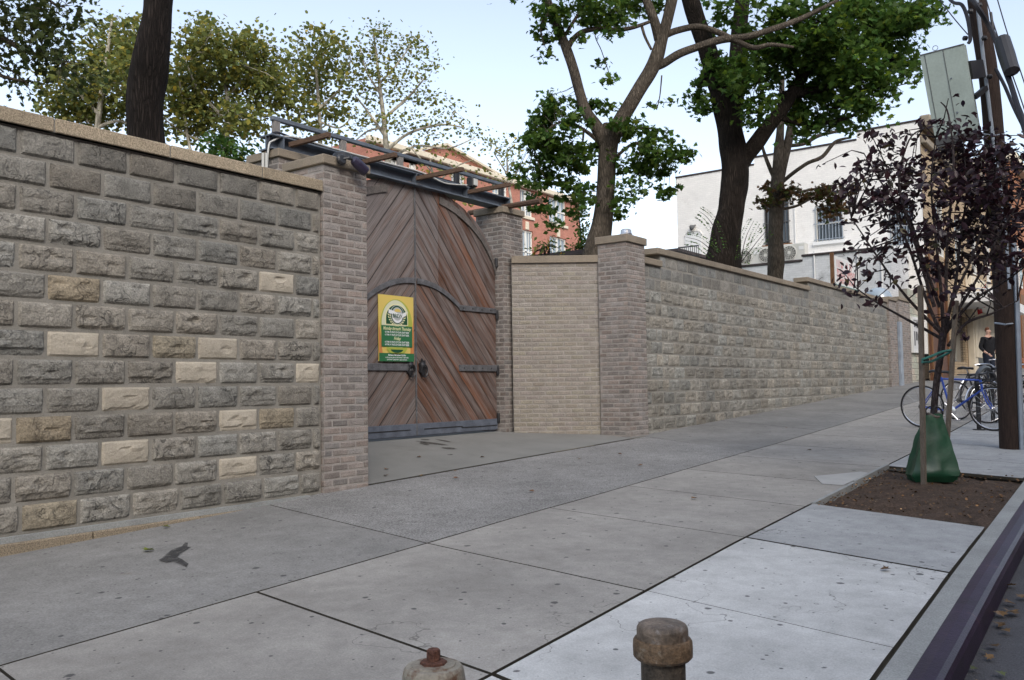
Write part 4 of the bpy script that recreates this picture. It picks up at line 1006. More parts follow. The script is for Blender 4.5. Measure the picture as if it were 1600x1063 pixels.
# sign board standing behind the wall
xb_ = -.60; a = onX(1303, 457, xb_); b_ = onX(1340, 470, xb_); zt0 = onX(1303, 398, xb_)[2]
zlo = min(a[2], .52); sg = thing('sign_board', 'white board with faded red lettering and green foot, behind the wall', 'sign', (xb_, (a[1]+b_[1])/2, zlo))
m = MB(); m.box(xb_-.03, xb_, a[1], b_[1], zlo, zt0-.02); m.build('panel', MT['white'], sg)
m = MB(); m.box(xb_-.05, xb_+.035, a[1]-.10, a[1]-.002, zlo-.5, zt0+.03); m.build('wood_post', MT['orangewood'], sg)
m = MB(); m.box(xb_+.002, xb_+.010, a[1], b_[1], zlo, zlo+.24); m.build('green_foot', MT['gpaint'], sg)
m = MB(); m.box(xb_-.05, xb_+.03, b_[1]+.002, b_[1]+.06, zlo-.5, zt0+.0); m.build('dark_post', MT['black'], sg)
m = MB(); hgt = zt0-zlo
for row, (zc, s) in enumerate(((.80, .2), (.62, .12), (.5, .12), (.36, .13))):
    u = .15
    while u < (.9 if row else .75):
        wv = random.uniform(.035, .06)
        if random.random() < .85:
            y = a[1]+(b_[1]-a[1])*u; z = zlo+hgt*zc; dy = (b_[1]-a[1])*wv*.8; 
            m.box(xb_+.002, xb_+.008, y, y+dy*.3, z-s/2, z+s/2)
            if random.random() < .6: m.box(xb_+.002, xb_+.008, y+dy*.32, y+dy, z+s/2-.05 if random.random() < .5 else z-.02, z+s/2-.01 if False else z+.03)
            if random.random() < .5: m.box(xb_+.002, xb_+.008, y+dy*.7, y+dy, z-s/2, z-.03)
        u += wv*1.15
m.build('lettering', MT['pred'], sg)
wt = MB(); wt.bbox(xb_+.002, xb_+.006, a[1]+.3, b_[1]-.4, zlo+.07, zlo+.11, .001); wt.build('white_line', MT['white'], sg)
# clear dome behind the coping end
q = onX(1372, 462, -.7); m = MB(); m.lathe((q[0], q[1], .55), [(.42, 0), (.43, .1), (.36, .32), (.2, .45), (.05, .5)], 16); tag(m.build('skylight_dome', MT['skyglass'], None, origin=(q[0], q[1], .5), smooth=True), 'clear round skylight dome behind the far end of the wall', 'skylight')
# low sheds and a railing beyond the pillar
def shed(lab, x0, x1, y0, y1, zr, slope=0.):
    t = thing('shed', lab, 'shed', ((x0+x1)/2, (y0+y1)/2, -.2)); m = MB(); m.box(x0, x1, y0, y1, -1., zr); m.build('wall', MT['greywall'], t)
    m = MB(); m.poly([(x0-.2, y0-.2, zr+.004), (x1+.2, y0-.2, zr+.004+slope), (x1+.2, y0-.2, zr+.11+slope), (x0-.2, y0-.2, zr+.11)], (0, y1-y0+.4, 0)); m.build('roof', MT['flash'], t)
q = onY(1056, 390, 29.); shed('low shed with black flat roof beside the white building', q[0]-3.6, q[0], 29., 31.5, q[2]-.1)
q = onY(905, 392, 18.); q2 = onY(832, 400, 18.); shed('low shed with thin dark sloping roof behind the beige brick wall', q2[0], q[0]+.3, 18., 20., q2[2]-.12, q[2]-q2[2])
q0, q1 = onY(1060, 400, 28.6), onY(1092, 400, 28.6); z1 = onY(1064, 387, 28.6)[2]; z0 = q0[2]-.15
rl = thing('railing', 'thin black metal railing in front of the white door', 'railing', (q0[0], 28.6, z0)); m = MB(); m.bar((q0[0], 28.6, z1), (q1[0], 28.6, z1), .04); m.bar((q0[0], 28.6, z0+.1), (q1[0], 28.6, z0+.1), .03); m.build('rail', MT['black'], rl)
m = MB()
for k in range(11): x = q0[0]+(q1[0]-q0[0])*k/10; m.tube([(x, 28.6, z0-.6), (x, 28.6, z1)], .012, 5)
build_each(m, 'baluster', MT['black'], rl)
# silver stove pipe
q = PT(978.5, 380, 24.); rr = 8.5*24/FPX; h_ = 24/FPX
vp = thing('vent_pipe', 'silver capped chimney vent above the right front pillar', 'vent', q)
m = MB(); m.lathe(q-np.array([0, 0, .6]), [(rr*.9, 0), (rr*.9, .6), (rr*.9, .6+14*h_)], 18); m.build('flue', MT['chrome'], vp, smooth=False)
m = MB(); m.lathe(q, [(rr*1.05, 10*h_), (rr*1.2, 11*h_), (rr*1.2, 14*h_), (rr*1.05, 15*h_), (rr*1.0, 20*h_), (rr*.8, 21.5*h_)], 18); m.lathe(q, [(rr*1.0, 2*h_), (rr*1.12, 3*h_), (rr*1.12, 4.5*h_), (rr, 5.5*h_)], 18); m.build('cap', MT['chrome'], vp)

# ------------------------------------------------------------------ red brick building far behind
XRd = -30.
rb = thing('red_building', 'red brick building with white windows and gable far behind the gate', 'building', (XRd-6, 45, -2))
cols = [((607, 622), 'a'), ((640, 652), 'a'), ((706, 727), 'a'), ((770, 793), 'a'), ((813, 832), 'b'), ((858, 884), 'b')]
yy = lambda px, py=330: float(onX(px, py, XRd)[1])
zz_ = lambda px, py: float(onX(px, py, XRd)[2])
zr1, zs1 = zz_(822, 338), zz_(822, 297); zr2, zs2 = zz_(822, 405)-1.0, zz_(822, 360)
zs2b = zz_(870, 368); zr3, zs3 = zz_(800, 310), zz_(800, 275)
holes = []
for (a, b_), k in cols:
    y0, y1 = yy(a), yy(b_)
    if k == 'b': holes.append((y0, y1, zr1, zs1)); holes.append((y0, y1, zr2, zs2))
    else: holes.append((y0, y1, zr1+1.0, zs1-.0)); holes.append((y0, y1, zr2, zs2))
yL, yR = yy(575), float(onX(906, 330, XRd)[1]); zE = 12.62
m = MB(); wall_holes(m, (XRd, 0, 0), (0, 1, 0), (1, 0, 0), yL, yR, -3., zE, holes, .25)
m.quad((XRd, yR, -3), (XRd, yR, zE), (XRd-14, yR, zE), (XRd-14, yR, -3)); m.quad((XRd, yL, -3), (XRd, yL, zE), (XRd-14, yL, zE), (XRd-14, yL, -3)); m.quad((XRd, yL, zE-.01), (XRd, yR, zE-.01), (XRd-14, yR, zE-.01), (XRd-14, yL, zE-.01))
ga, gb = onX(606, 246, XRd), onX(787, 281, XRd); gp = onX(668, 223, XRd); ya_, yb_ = ga[1], gb[1]; yp = (ya_+yb_)/2
m.poly([(XRd+.012, ya_, 12.5), (XRd+.012, yb_, 12.5), (XRd+.012, yb_, gb[2]-.05), (XRd+.012, yp-.6, gp[2]+.15), (XRd+.012, ya_, ga[2]-.1)], (-2., 0, 0))
m.build('wall', MT['redbrick'], rb)
m = MB(); c0 = zs1+.06
m.bbox(XRd-.02, XRd+.35, yL-.2, yR+.3, c0+.003, c0+.38, .05)
m.bar((XRd+.15, ya_-.3, ga[2]), (XRd+.15, yp-.6, gp[2]+.2), .3, .16); m.bar((XRd+.15, yp-.6, gp[2]+.2), (XRd+.15, yb_+.3, gb[2]+.0), .3, .16)
for (a, b_), k in cols:
    if k == 'b': 
        yc_ = (yy(a)+yy(b_))/2; m.bbox(XRd-.05, XRd+.1, yc_-.18, yc_+.18, zs2+.04, zs2+.62, .02)
m.build('stone_trim', MT['creamstone'], rb)
for h in holes:
    y0, y1, z0, z1 = h; w = .10; f = MB()
    for q in ((y0, y0+w, z0, z1), (y1-w, y1, z0, z1), (y0+w, y1-w, z0, z0+w), (y0+w, y1-w, z1-w, z1), ((y0+y1)/2-.10, (y0+y1)/2+.10, z0+w, z1-w), (y0+w, y1-w, (z0+z1)/2-.05, (z0+z1)/2+.05)): f.box(XRd-.2, XRd-.1, q[0], q[1], q[2], q[3])
    for k in (.25, .75): f.box(XRd-.19, XRd-.12, y0+(y1-y0)*k-.025, y0+(y1-y0)*k+.025, z0+w, z1-w)
    wd = f.build('window', MT['winframe'], rb); gl = MB(); gl.quad((XRd-.17, y0, z0), (XRd-.17, y1, z0), (XRd-.17, y1, z1), (XRd-.17, y0, z1)); gl.build('pane', MT['skyglass'], wd)
    s = MB(); s.bbox(XRd-.1, XRd+.12, y0-.15, y1+.15, z0-.22, z0-.003, .02); s.build('sill', MT['creamstone'], wd)

# ------------------------------------------------------------------ street fronts at the far end of the wall
pillar('brick_pillar', 'slim brown brick pillar at the far end of the long block wall', -.62, -.10, 27.57, 28.45, .52, zw(28)-.1, (.04, .10))
pillar('brick_pillar', 'brown brick pillar beside the notice board, beyond the white pipe', -.75, -.14, 28.9, 30.4, .62, zw(29)-.1, (.04, .10))
m = MB(); q = onX(1391, 603, -.05); m.bbox(-.12, -.02, 28.50, 28.78, zw(28.6)-.05, onX(1391, 500, -.05)[2], .015); tag(m.build('pipe', MT['greypipe'], None, origin=(-.07, 28.6, zw(28.6))), 'pale flat pipe standing between the brick pillars at the far end of the wall', 'pipe')
bw = thing('stone_wall', 'short pale block wall carrying the notice board beside the brown door', 'wall', (-.4, 31.2, zw(31))); m = MB(); b2 = MB()
m.box(-.7, -.20, 30.42, 31.98, -2.3, 1.1); m.build('mortar_core', MT['mortar'], bw)
for r in range(17):
    for s in range(-1, 5):
        y0 = 30.43+.4064*(s+(.5 if r % 2 else 0)); y1 = min(y0+.39, 31.97); y0 = max(y0, 30.43)
        if y1-y0 > .06: rough_block(b2, (-.203, y0, -2.3+.2*r), (0, 1, 0), (1, 0, 0), y1-y0, .19, 6, 5, .02, .008, (1.7*random.uniform(.9, 1.1), 1.7, 1.6, 0), r*7+s)
b2.build('block_facing', MT['block'], bw)
q0, q1 = onX(1416, 545, -.12), onX(1428, 500, -.12)
nb = thing('notice_board', 'white framed notice board on the pale block wall', 'notice board', (-.12, (q0[1]+q1[1])/2, q0[2])); m = MB(); y0, y1, z0, z1 = 30.6, 31.85, q0[2]-.1, q1[2]+.1
for qq in ((y0, y0+.1, z0, z1), (y1-.1, y1, z0, z1), (y0+.1, y1-.1, z0, z0+.1), (y0+.1, y1-.1, z1-.1, z1)): m.box(-.175, -.10, *qq)
m.build('frame', MT['white'], nb); m = MB(); m.box(-.175, -.13, y0+.1, y1-.1, z0+.1, z1-.1); m.build('paper', MT['paper'], nb)
m = MB()
for (u0_, u1_, v0_, v1_) in ((.15, .4, .72, .85), (.5, .85, .7, .88), (.15, .3, .2, .6), (.4, .6, .35, .6), (.65, .85, .25, .55)): m.box(-.129, -.126, y0+.1+(y1-y0-.2)*u0_, y0+.1+(y1-y0-.2)*u1_, z0+(z1-z0)*v0_, z0+(z1-z0)*v1_)
m.build('dark_print', MT['bars'], nb)
tb = thing('tan_building', 'tan brick street front with brown door and cream storefront, right of the white building', 'building', (-.1, 42, -1.5))
XF = .06; y0f, y1f = 32.02, 52.
ztop = float(onX(1440, 200, XF)[2])
holes = [(34.1, 35.6, 2.6, 4.6), (37.6, 39.2, 2.6, 4.6), (41.2, 42.8, 2.6, 4.6), (45, 46.6, 2.6, 4.6), (40.2, 41.8, -1.8, 1.6), (43.2, 45.2, -1.8, 1.9), (36.2, 39., -1.2, .6)]
m = MB(); wall_holes(m, (XF, 0, 0), (0, 1, 0), (1, 0, 0), y0f, y1f, -2.6, ztop, holes, .25)
m.quad((XF, y1f, -2.6), (XF, y1f, ztop), (-9, y1f, ztop), (-9, y1f, -2.6)); m.quad((XF, y0f+.36, 6.2), (XF, y0f+.36, ztop), (-1.4, y0f+.36, ztop), (-1.4, y0f+.36, 6.2)); m.quad((XF, y0f+.36, ztop-.01), (XF, y1f, ztop-.01), (-1.4, y1f, ztop-.01), (-1.4, y0f+.36, ztop-.01))
m.build('wall', MT['tanbrick'], tb)
m = MB(); m.bbox(XF+.002, XF+.35, y0f-.05, y1f, ztop-.05, ztop+.35, .04); m.bbox(XF+.002, XF+.18, y0f, y1f, ztop-.6, ztop-.35, .03); m.build('cornice', MT['coping2'], tb)
m = MB(); m.bbox(XF+.004, XF+.25, 39.4, y1f, -1.9, 2.35, .02); 
m2 = MB()
for y in np.arange(39.6, 51.9, .35): m2.bbox(XF+.252, XF+.29, y, y+.2, -1.0, 2.2, .01)
m.build('cream_storefront', MT['creamstone'], tb); build_each(m2, 'storefront_pilaster', MT['creamstone'], tb)
for h in holes[:4]:
    y0, y1, z0, z1 = h; f = MB()
    for q in ((y0, y0+.1, z0, z1), (y1-.1, y1, z0, z1), (y0+.1, y1-.1, z0, z0+.1), (y0+.1, y1-.1, z1-.1, z1), (y0+.1, y1-.1, (z0+z1)/2-.05, (z0+z1)/2+.05)): f.box(XF-.15, XF-.06, *q)
    wd = f.build('window', MT['winframe'], tb); gl = MB(); gl.quad((XF-.12, y0, z0), (XF-.12, y1, z0), (XF-.12, y1, z1), (XF-.12, y0, z1)); gl.build('pane', MT['glass'], wd)
d = MB(); d.bbox(XF+.004, XF+.07, 32.1, 35.0, zw(33)-.1, 2.3, .01); do = d.build('door', MT['brownwood'], tb)
d = MB()
for y in (32.1, 33.45, 34.85): d.bbox(XF+.072, XF+.13, y, y+.15, zw(33)-.1, 2.5, .01)
d.build('door_frame', MT['orangewood'], do)
d = MB(); d.bbox(XF+.004, XF+1.5, 36., 45., .95, 1.35, .02); d.build('awning', MT['white'], tb)
d = MB(); d.quad((XF-.1, 36.2, -1.2), (XF-.1, 39, -1.2), (XF-.1, 39, .6), (XF-.1, 36.2, .6)); d.build('shop_window', MT['glass'], tb)
d = MB()
for h in holes[4:6]: d.box(XF+.02, XF+.262, h[0], h[1], h[2], h[3]-.4)
build_each(d, 'dark_doorway', MT['black'], tb)
ob_ = thing('brick_building', 'orange brown brick building further up the street, behind the pole', 'building', (0, 58, 0)); m = MB(); m.box(-9, .35, 52.02, 66, -2, 9.5); m.build('wall', MT['brownbrick'], ob_)
m = MB(); m.bbox(-9, .7, 51.9, 66.1, 9.51, 9.95, .05); m.build('cornice', MT['creamstone'], ob_)
for k in range(4):
    f = MB(); y = 53.5+k*3.2; f.box(.36, .42, y, y+1.3, 3., 5.2); wd = f.build('window', MT['winframe'], ob_); gl = MB(); gl.box(.421, .43, y+.12, y+1.18, 3.12, 5.08); gl.build('pane', MT['glass'], wd)
dk = MB(); dk.bbox(.36, .5, 53, 55.4, -1.4, 2.6, .02); dk.build('door', MT['orangewood'], ob_)
# stoop
st = MB(); 
for k in range(4): st.bbox(XF+.30, XF+1.7-.3*k, 46.2, 48.4, zw(47)-.1+.18*k, zw(47)+.08+.18*k, .01)
tag(st.build('stoop', MT['brownbrick'], None, origin=(.8, 47.3, zw(47))), 'red brown stoop steps in front of the cream storefront', 'stoop')
# flag, camera lamp on the front
p0 = PT(1500, 520, 36.); p1 = PT(1560, 435, 33.)
fg = thing('flag', 'red and white flag hanging from a slanted pole over the street', 'flag', p0); m = MB(); m.tube([p0, p1], .03, 6); m.build('flag_pole', MT['bars'], fg)
m = MB(); q = [PT(1523, 462, 35.), PT(1543, 440, 34.), PT(1546, 470, 34.), PT(1528, 492, 35.)]
n = 8; vs = []
for i in range(n+1):
    for j in range(n+1):
        a_ = q[0]*(1-j/n)+q[1]*j/n; b2_ = q[3]*(1-j/n)+q[2]*j/n; p = a_*(1-i/n)+b2_*i/n; vs.append(p+np.array([.12, .05, 0])*math.sin(j*1.6)*i/n)
for j in range(n): m.add([vs[i*(n+1)+jj] for i in range(n+1) for jj in (j, j+1)], [(2*i, 2*i+1, 2*i+3, 2*i+2) for i in range(n)], mi=j % 2 if j > 2 else 0)
m.build('cloth', [MT['red'], MT['white']], fg, smooth=True)
p = PT(1547, 462, 30.); sc_ = thing('security_camera', 'white dome security camera on a bracket left of the wooden utility pole', 'camera', p); m = MB(); m.lathe(p, [(.06, .0), (.14, .08), (.15, .2), (.1, .26)], 14); m.build('housing', MT['white'], sc_)
m = MB(); m.lathe(p-np.array([0, 0, .06]), [(.03, 0), (.09, .04), (.1, .065)], 12); m.build('lens_dome', MT['black'], sc_); m = MB(); e = np.array([.0, p[1]+1.5, p[2]+.3]); m.tube([p+np.array([0, 0, .2]), p+np.array([-.4, .3, .3]), np.array([.3, p[1]+2, p[2]+.3])], .03, 6); m.build('bracket', MT['white'], sc_)

# ------------------------------------------------------------------ row of brick houses across the street: they keep the sidewalk and wall in open shade
rh = thing('row_building', 'row of dark brick houses across the street, opposite the wall', 'building', (22, 5, -3.2))
holes = [(y, y+1.1, z, z+1.9) for y in np.arange(-42, 46, 3.1) for z in (-1.2, 2.2, 5.4)]
m = MB(); wall_holes(m, (16.5, 0, 0), (0, 1, 0), (-1, 0, 0), -45, 48, -4.6, 8.0, holes, .2)
m.quad((16.5, -45, 7.99), (16.5, 48, 7.99), (27, 48, 7.99), (27, -45, 7.99)); m.quad((16.5, 48, -4), (16.5, 48, 8.0), (27, 48, 8.0), (27, 48, -4)); m.quad((16.5, -45, -4.4), (16.5, -45, 8.0), (27, -45, 8.0), (27, -45, -4.4)); m.build('wall', MT['brownbrick'], rh)
m = MB(); m.quad((16.68, -45, -4), (16.68, 48, -4), (16.68, 48, 7.9), (16.68, -45, 7.9)); m.build('window_glass', MT['glass'], rh)
m = MB(); m.bbox(15.9, 16.6, -45.2, 48.2, 8.01, 8.7, .1); m.build('cornice', MT['creamstone'], rh)
# ------------------------------------------------------------------ trees
BARK = {'dark': bark_mat('dark_bark', (.027, .021, .018), 28, 2.6, 1.), 'grey': bark_mat('grey_bark', (.095, .078, .060), 22, 4., .6),
        'plane': bark_mat('pale_plane_bark', (.36, .33, .27), 3, 1.5, .3, .5), 'oak': bark_mat('oak_bark', (.040, .031, .025), 26, 2.2, 1.2), 'plum': bark_mat('plum_bark', (.05, .04, .04), 30, 12., .5)}
LEAF = {'maple': leaf_mat('maple_leaves', (.074, .136, .026), .5), 'oak': leaf_mat('deep_green_leaves', (.070, .134, .026), .5), 'plane': leaf_mat('olive_plane_leaves', (.185, .21, .062), .45, .5),
        'left': leaf_mat('dull_green_leaves', (.052, .072, .022), .4), 'plum': leaf_mat('purple_plum_leaves', (.030, .013, .020), .2, .4, .4), 'shrub': leaf_mat('bright_shrub_leaves', (.075, .15, .03), .4),
        'russet': leaf_mat('russet_leaves', (.115, .062, .024), .35), 'far': leaf_mat('far_green_leaves', (.06, .09, .03), .35)}
def tmpl(kind):
    if kind == 'maple':   # five pointed lobes, creased along the midrib
        r = [(0, -.5), (.10, -.22), (.42, -.34), (.30, -.10), (.58, .12), (.30, .16), (.26, .30), (0, .62), (-.26, .30), (-.30, .16), (-.58, .12), (-.30, -.10), (-.42, -.34), (-.10, -.22)]
        V = np.array([(x, y, .10*abs(x)+.05*math.sin(y*5)) for x, y in r]); return V, [[0, 1, 2, 3, 4, 5, 6, 7], [0, 7, 8, 9, 10, 11, 12, 13]]
    if kind == 'oval':
        r = [(0, -.5), (.22, -.2), (.26, .12), (0, .55), (-.26, .12), (-.22, -.2)]
        V = np.array([(x, y, .28*abs(x)-.10*y*y) for x, y in r]); return V, [[0, 1, 2, 3], [0, 3, 4, 5]]
    r = [(0, -.5), (.36, -.12), (.22, .38), (-.2, .42), (-.38, -.08)]
    return np.array([(x, y, .12*abs(x)) for x, y in r]), [[0, 1, 2, 3, 4]]
def leaf_mesh(name, P, size, m, kind, parent, tintf, flat_=.45, droop=None):
    """P: leaf positions (n,3); one mesh for one crown"""
    n = len(P); V, F = tmpl(kind); k = len(V)
    nrm = rng.normal(size=(n, 3)); nrm[:, 2] = np.abs(nrm[:, 2])*1. + flat_; nrm /= np.linalg.norm(nrm, axis=1)[:, None]
    a = rng.normal(size=(n, 3)); 
    if droop: a[:, 2] -= droop
    a -= nrm*(a*nrm).sum(1)[:, None]; a /= np.linalg.norm(a, axis=1)[:, None]; b_ = np.cross(a, nrm)
    s = size*rng.uniform(.5, 1.25, n)
    W_ = (b_[:, None, :]*V[None, :, 0:1] + a[:, None, :]*V[None, :, 1:2] + nrm[:, None, :]*V[None, :, 2:3])*s[:, None, None] + P[:, None, :]
    W_ = W_.reshape(-1, 3) - np.array(root_loc(parent))[None]
    me = bpy.data.meshes.new(name); me.vertices.add(n*k); me.vertices.foreach_set('co', W_.astype('f').ravel())
    fl = [len(f) for f in F]; tot = sum(fl); flat_idx = np.concatenate([np.array(f) for f in F])
    loops = (np.arange(n)[:, None]*k + flat_idx[None]).ravel().astype('i')
    starts = (np.arange(n)[:, None]*tot + np.cumsum([0]+fl[:-1])[None]).ravel().astype('i')
    me.loops.add(n*tot); me.loops.foreach_set('vertex_index', loops); me.polygons.add(n*len(F)); me.polygons.foreach_set('loop_start', starts)
    try: me.polygons.foreach_set('loop_total', np.tile(np.array(fl, 'i'), n))
    except Exception: pass
    me.update(calc_edges=True); me.validate()
    t = tintf(n, P); col = np.ones((n, k, 4), 'f'); col[:, :, :3] = t[:, None, :]
    at = me.attributes.new('tint', 'FLOAT_COLOR', 'POINT'); at.data.foreach_set('color', col.ravel())
    me.materials.append(m); o = bpy.data.objects.new(name, me); COL.objects.link(o); o.parent = parent; return o
def tints(base_var=.3, warm=.0, extra=None, pex=0.):
    """leaf-to-leaf colour: each leaf its own green, a few turned"""
    def f(n, P):
        k = rng.uniform(1-base_var, 1+base_var, n); w = rng.normal(0, .08, n)+warm
        t = np.stack([k*(1+w*1.4), k*(1+w*.3), k*(1-w)], 1)
        if pex:
            e = rng.random(n) < pex; t[e] *= np.array(extra)
        return np.clip(t, .05, 6.)
    return f
def spl(pts, sub=5):
    P = [np.asarray(p, float) for p in pts]; Q = []
    for i in range(len(P)-1):
        p0, p1, p2, p3 = P[max(i-1, 0)], P[i], P[i+1], P[min(i+2, len(P)-1)]
        for k in range(sub):
            t = k/sub; Q.append(.5*((2*p1)+(-p0+p2)*t+(2*p0-5*p1+4*p2-p3)*t*t+(-p0+3*p1-3*p2+p3)*t**3))
    Q.append(P[-1]); return Q
class Tree:
    def __init__(s, name, label, D, base, cat='tree', group=None):
        s.D = D; s.t = thing(name, label, cat, base, group); s.base = np.array(base, float); s.wood = MB(); s.sk = []; s.clu = []
    def limb(s, pts, n=10, wob=.12, dd=None):
        """pts: (px, py, half width px[, depth offset])"""
        W_ = [np.append(PT(p[0], p[1], s.D+(p[3] if len(p) > 3 else 0)), p[2]*(s.D+(p[3] if len(p) > 3 else 0))/FPX) for p in pts]
        Q = spl(W_); Q = [np.array(q) for q in Q]
        s.wood.tube([q[:3] for q in Q], [max(.006, q[3]) for q in Q], n, wob=wob); s.sk += [(q[:3], q[3]) for q in Q]
    def limbw(s, pts, rad, n=8, wob=.1):
        Q = spl([np.append(p, r) for p, r in zip(pts, rad)]); s.wood.tube([q[:3] for q in Q], [max(.005, q[3]) for q in Q], n, wob=wob); s.sk += [(q[:3], q[3]) for q in Q]
    def fol(s, cx, cy, rx, ry, n, dz=0., rz=None, sub=14, spread=.30, twig=True):
        """a mass of foliage: ellipsoid in the place, filled with leafy sprays joined to the nearest limb by twigs"""
        D = s.D+dz; C = PT(cx, cy, D); a, b_ = rx*D/FPX, ry*D/FPX; c = rz if rz is not None else (a+b_)/2
        m = max(1, n//sub); q = rng.normal(size=(m, 3)); q /= np.linalg.norm(q, axis=1)[:, None]; q *= rng.uniform(0.05, 1., m)[:, None]**.42
        Cn = C + RT*(q[:, 0:1]*a) + UP*(q[:, 1:2]*b_) + FW*(q[:, 2:3]*c)
        out = []
        for i, p in enumerate(Cn):
            k = max(3, int(sub*rng.uniform(.5, 1.5))); e = spread*rng.uniform(.6, 1.3)
            off = rng.normal(size=(k, 3))*np.array([e, e, e*.55]); out.append(p+off)
            if twig and i % 2 == 0 and s.sk:
                S = np.array([z[0] for z in s.sk]); d = np.linalg.norm(S-p, axis=1); j = int(d.argmin()); L_ = d[j]
                if .15 < L_ < 6:
                    st = S[j]; md = (st+p)/2+rng.normal(size=3)*L_*.10+np.array([0, 0, L_*.08])
                    r0 = min(.035, max(.008, .012*L_)); s.wood.tube([st, md, p], [r0, r0*.6, .004], 4)
                    if L_ > 1.: s.sk += [(md, .01), (p, .01)]
        s.clu.append(np.concatenate(out))
    def done(s, bark, leafm, kind, size, tf, flat_=.45, droop=None, keep=None):
        s.wood.build('trunk', BARK[bark], s.t, smooth=True)
        if s.clu:
            P = np.concatenate(s.clu)
            if keep is not None: P = P[keep(P)]
            leaf_mesh('crown', P, size, LEAF[leafm], kind, s.t, tf, flat_, droop)
        return s.t
# --- dark trunk close behind the left wall
D = 9.8; b0 = PT(236, 330, D)
T = Tree('tree', 'thick dark bare trunk rising close behind the left wall', D, (b0[0], b0[1], -.4))
T.limb([(236, 330, 33), (229, 220, 27), (227, 150, 27.5), (233, 108, 28), (240, 62, 25), (246, 20, 22), (250, -60, 21), (252, -180, 19), (256, -330, 15)], 16, .10)
T.limb([(250, -60, 12), (330, -190, 9), (400, -330, 5)]); T.limb([(250, -100, 12), (160, -230, 8), (60, -330, 5)])
T.fol(250, -480, 260, 150, 900, 0, 1.5, spread=.3)
T.done('dark', 'left', 'maple', .15, tints(.3))
# --- tree out of the frame on the left, its boughs hang into view
D = 13.5; b0 = PT(-330, 420, D)
T = Tree('tree', 'dull green tree whose boughs hang in at the left edge above the wall', D, (b0[0], b0[1], -.4))
T.limb([(-330, 420, 32), (-325, 200, 27), (-318, 0, 22), (-300, -200, 14)])
T.limb([(-322, 60, 16), (-200, 40, 11), (-90, 38, 8), (0, 60, 5), (40, 80, 3.5), (95, 95, 2)]); T.limb([(-200, 40, 8), (-90, -20, 6), (20, -30, 4), (90, 10, 2)]); T.limb([(-150, 42, 7), (-60, 90, 5), (0, 118, 3), (40, 128, 1.6)])
T.limb([(-318, 0, 14), (-150, -110, 8), (0, -140, 5)])
for c in ((15, 20, 55, 38, 300), (70, 15, 60, 30, 260), (110, 20, 30, 28, 70), (55, 75, 60, 26, 200), (110, 95, 45, 40, 170), (15, 118, 38, 24, 80), (60, 112, 34, 16, 50), (125, 140, 26, 16, 40), (38, 156, 12, 9, 12, ), (90, 55, 60, 40, 180), (-40, 60, 50, 60, 120), (0, -80, 120, 60, 300)): T.fol(*c[:5], 0, .9, 10, .20)
T.done('grey', 'left', 'maple', .105, tints(.35, .08), .3)
# --- plane trees in the middle distance
def plane(label, D, trunk, limbs, fols, warm=.02, size=.205):
    b0 = PT(*trunk[0][:2], D); T = Tree('plane_tree', label, D, (b0[0], b0[1], -2.6), group='plane trees beyond the gate')
    P = [PT(p[0], p[1], D) for p in trunk]; T.limb([(trunk[0][0], trunk[0][1]+90, trunk[0][2]*1.2)]+list(trunk), 8, .08)
    for l in limbs: T.limb(l, 6, .05)
    for c in fols: T.fol(c[0], c[1], c[2], c[3], int(c[4]*1.3), rng.uniform(-1.5, 1.5), None, 16, .34)
    return T.done('plane', 'plane', 'blob', size, tints(.32, warm, (1.5, 1.2, .8), .18), .35)
plane('leafy plane tree just left of the dark trunk', 34., [(150, 230, 5), (158, 150, 4), (168, 80, 3), (175, 30, 1.5)], [[(155, 180, 3), (110, 130, 2), (80, 90, 1)], [(158, 150, 3), (200, 110, 2), (230, 60, 1)], [(152, 200, 3), (190, 190, 2), (250, 220, 1.2)]],
      [(175, 70, 40, 45, 900), (140, 120, 55, 45, 1100), (190, 130, 50, 45, 900), (120, 165, 40, 35, 600), (170, 180, 60, 30, 800), (215, 60, 25, 30, 300), (205, 100, 30, 40, 500), (95, 160, 35, 35, 350), (110, 195, 35, 15, 200), (85, 120, 25, 30, 300)])
plane('bushy plane tree just right of the dark trunk, tallest of the row', 36., [(352, 250, 5.5), (356, 180, 4), (352, 120, 3.2), (345, 60, 2)], [[(355, 190, 3), (310, 140, 2.2), (285, 80, 1.2)], [(354, 150, 3), (395, 110, 2), (420, 70, 1)], [(352, 225, 3), (300, 215, 2), (255, 185, 1.2)], [(330, 260, 3), (300, 240, 2.5), (288, 180, 2), (280, 120, 1)]],
      [(325, 70, 45, 42, 1000), (300, 115, 45, 40, 900), (375, 95, 48, 48, 1100), (345, 150, 70, 38, 1300), (405, 130, 35, 45, 700), (300, 180, 45, 30, 600), (375, 185, 55, 28, 700), (275, 150, 22, 40, 300), (325, 38, 18, 16, 120), (400, 70, 22, 22, 200), (280, 210, 30, 20, 160), (435, 130, 26, 50, 420), (350, 205, 60, 20, 420), (310, 150, 50, 50, 600)])
plane('third plane tree, its crown fused with the bushy one, above the pillar cap', 38., [(500, 260, 4), (500, 205, 3.2), (497, 150, 2.6), (492, 90, 1.6)], [[(500, 210, 2.6), (470, 180, 2), (445, 140, 1.2)], [(498, 170, 2.4), (530, 140, 1.6), (548, 95, 1)], [(499, 190, 2), (530, 200, 1.4), (552, 180, .8)]],
      [(492, 70, 38, 28, 420), (478, 105, 35, 30, 420), (525, 90, 28, 35, 380), (495, 140, 45, 30, 560), (460, 165, 32, 26, 330), (515, 175, 40, 22, 330), (470, 200, 28, 14, 130), (548, 130, 16, 30, 130), (445, 120, 16, 35, 130), (520, 215, 28, 12, 90)])
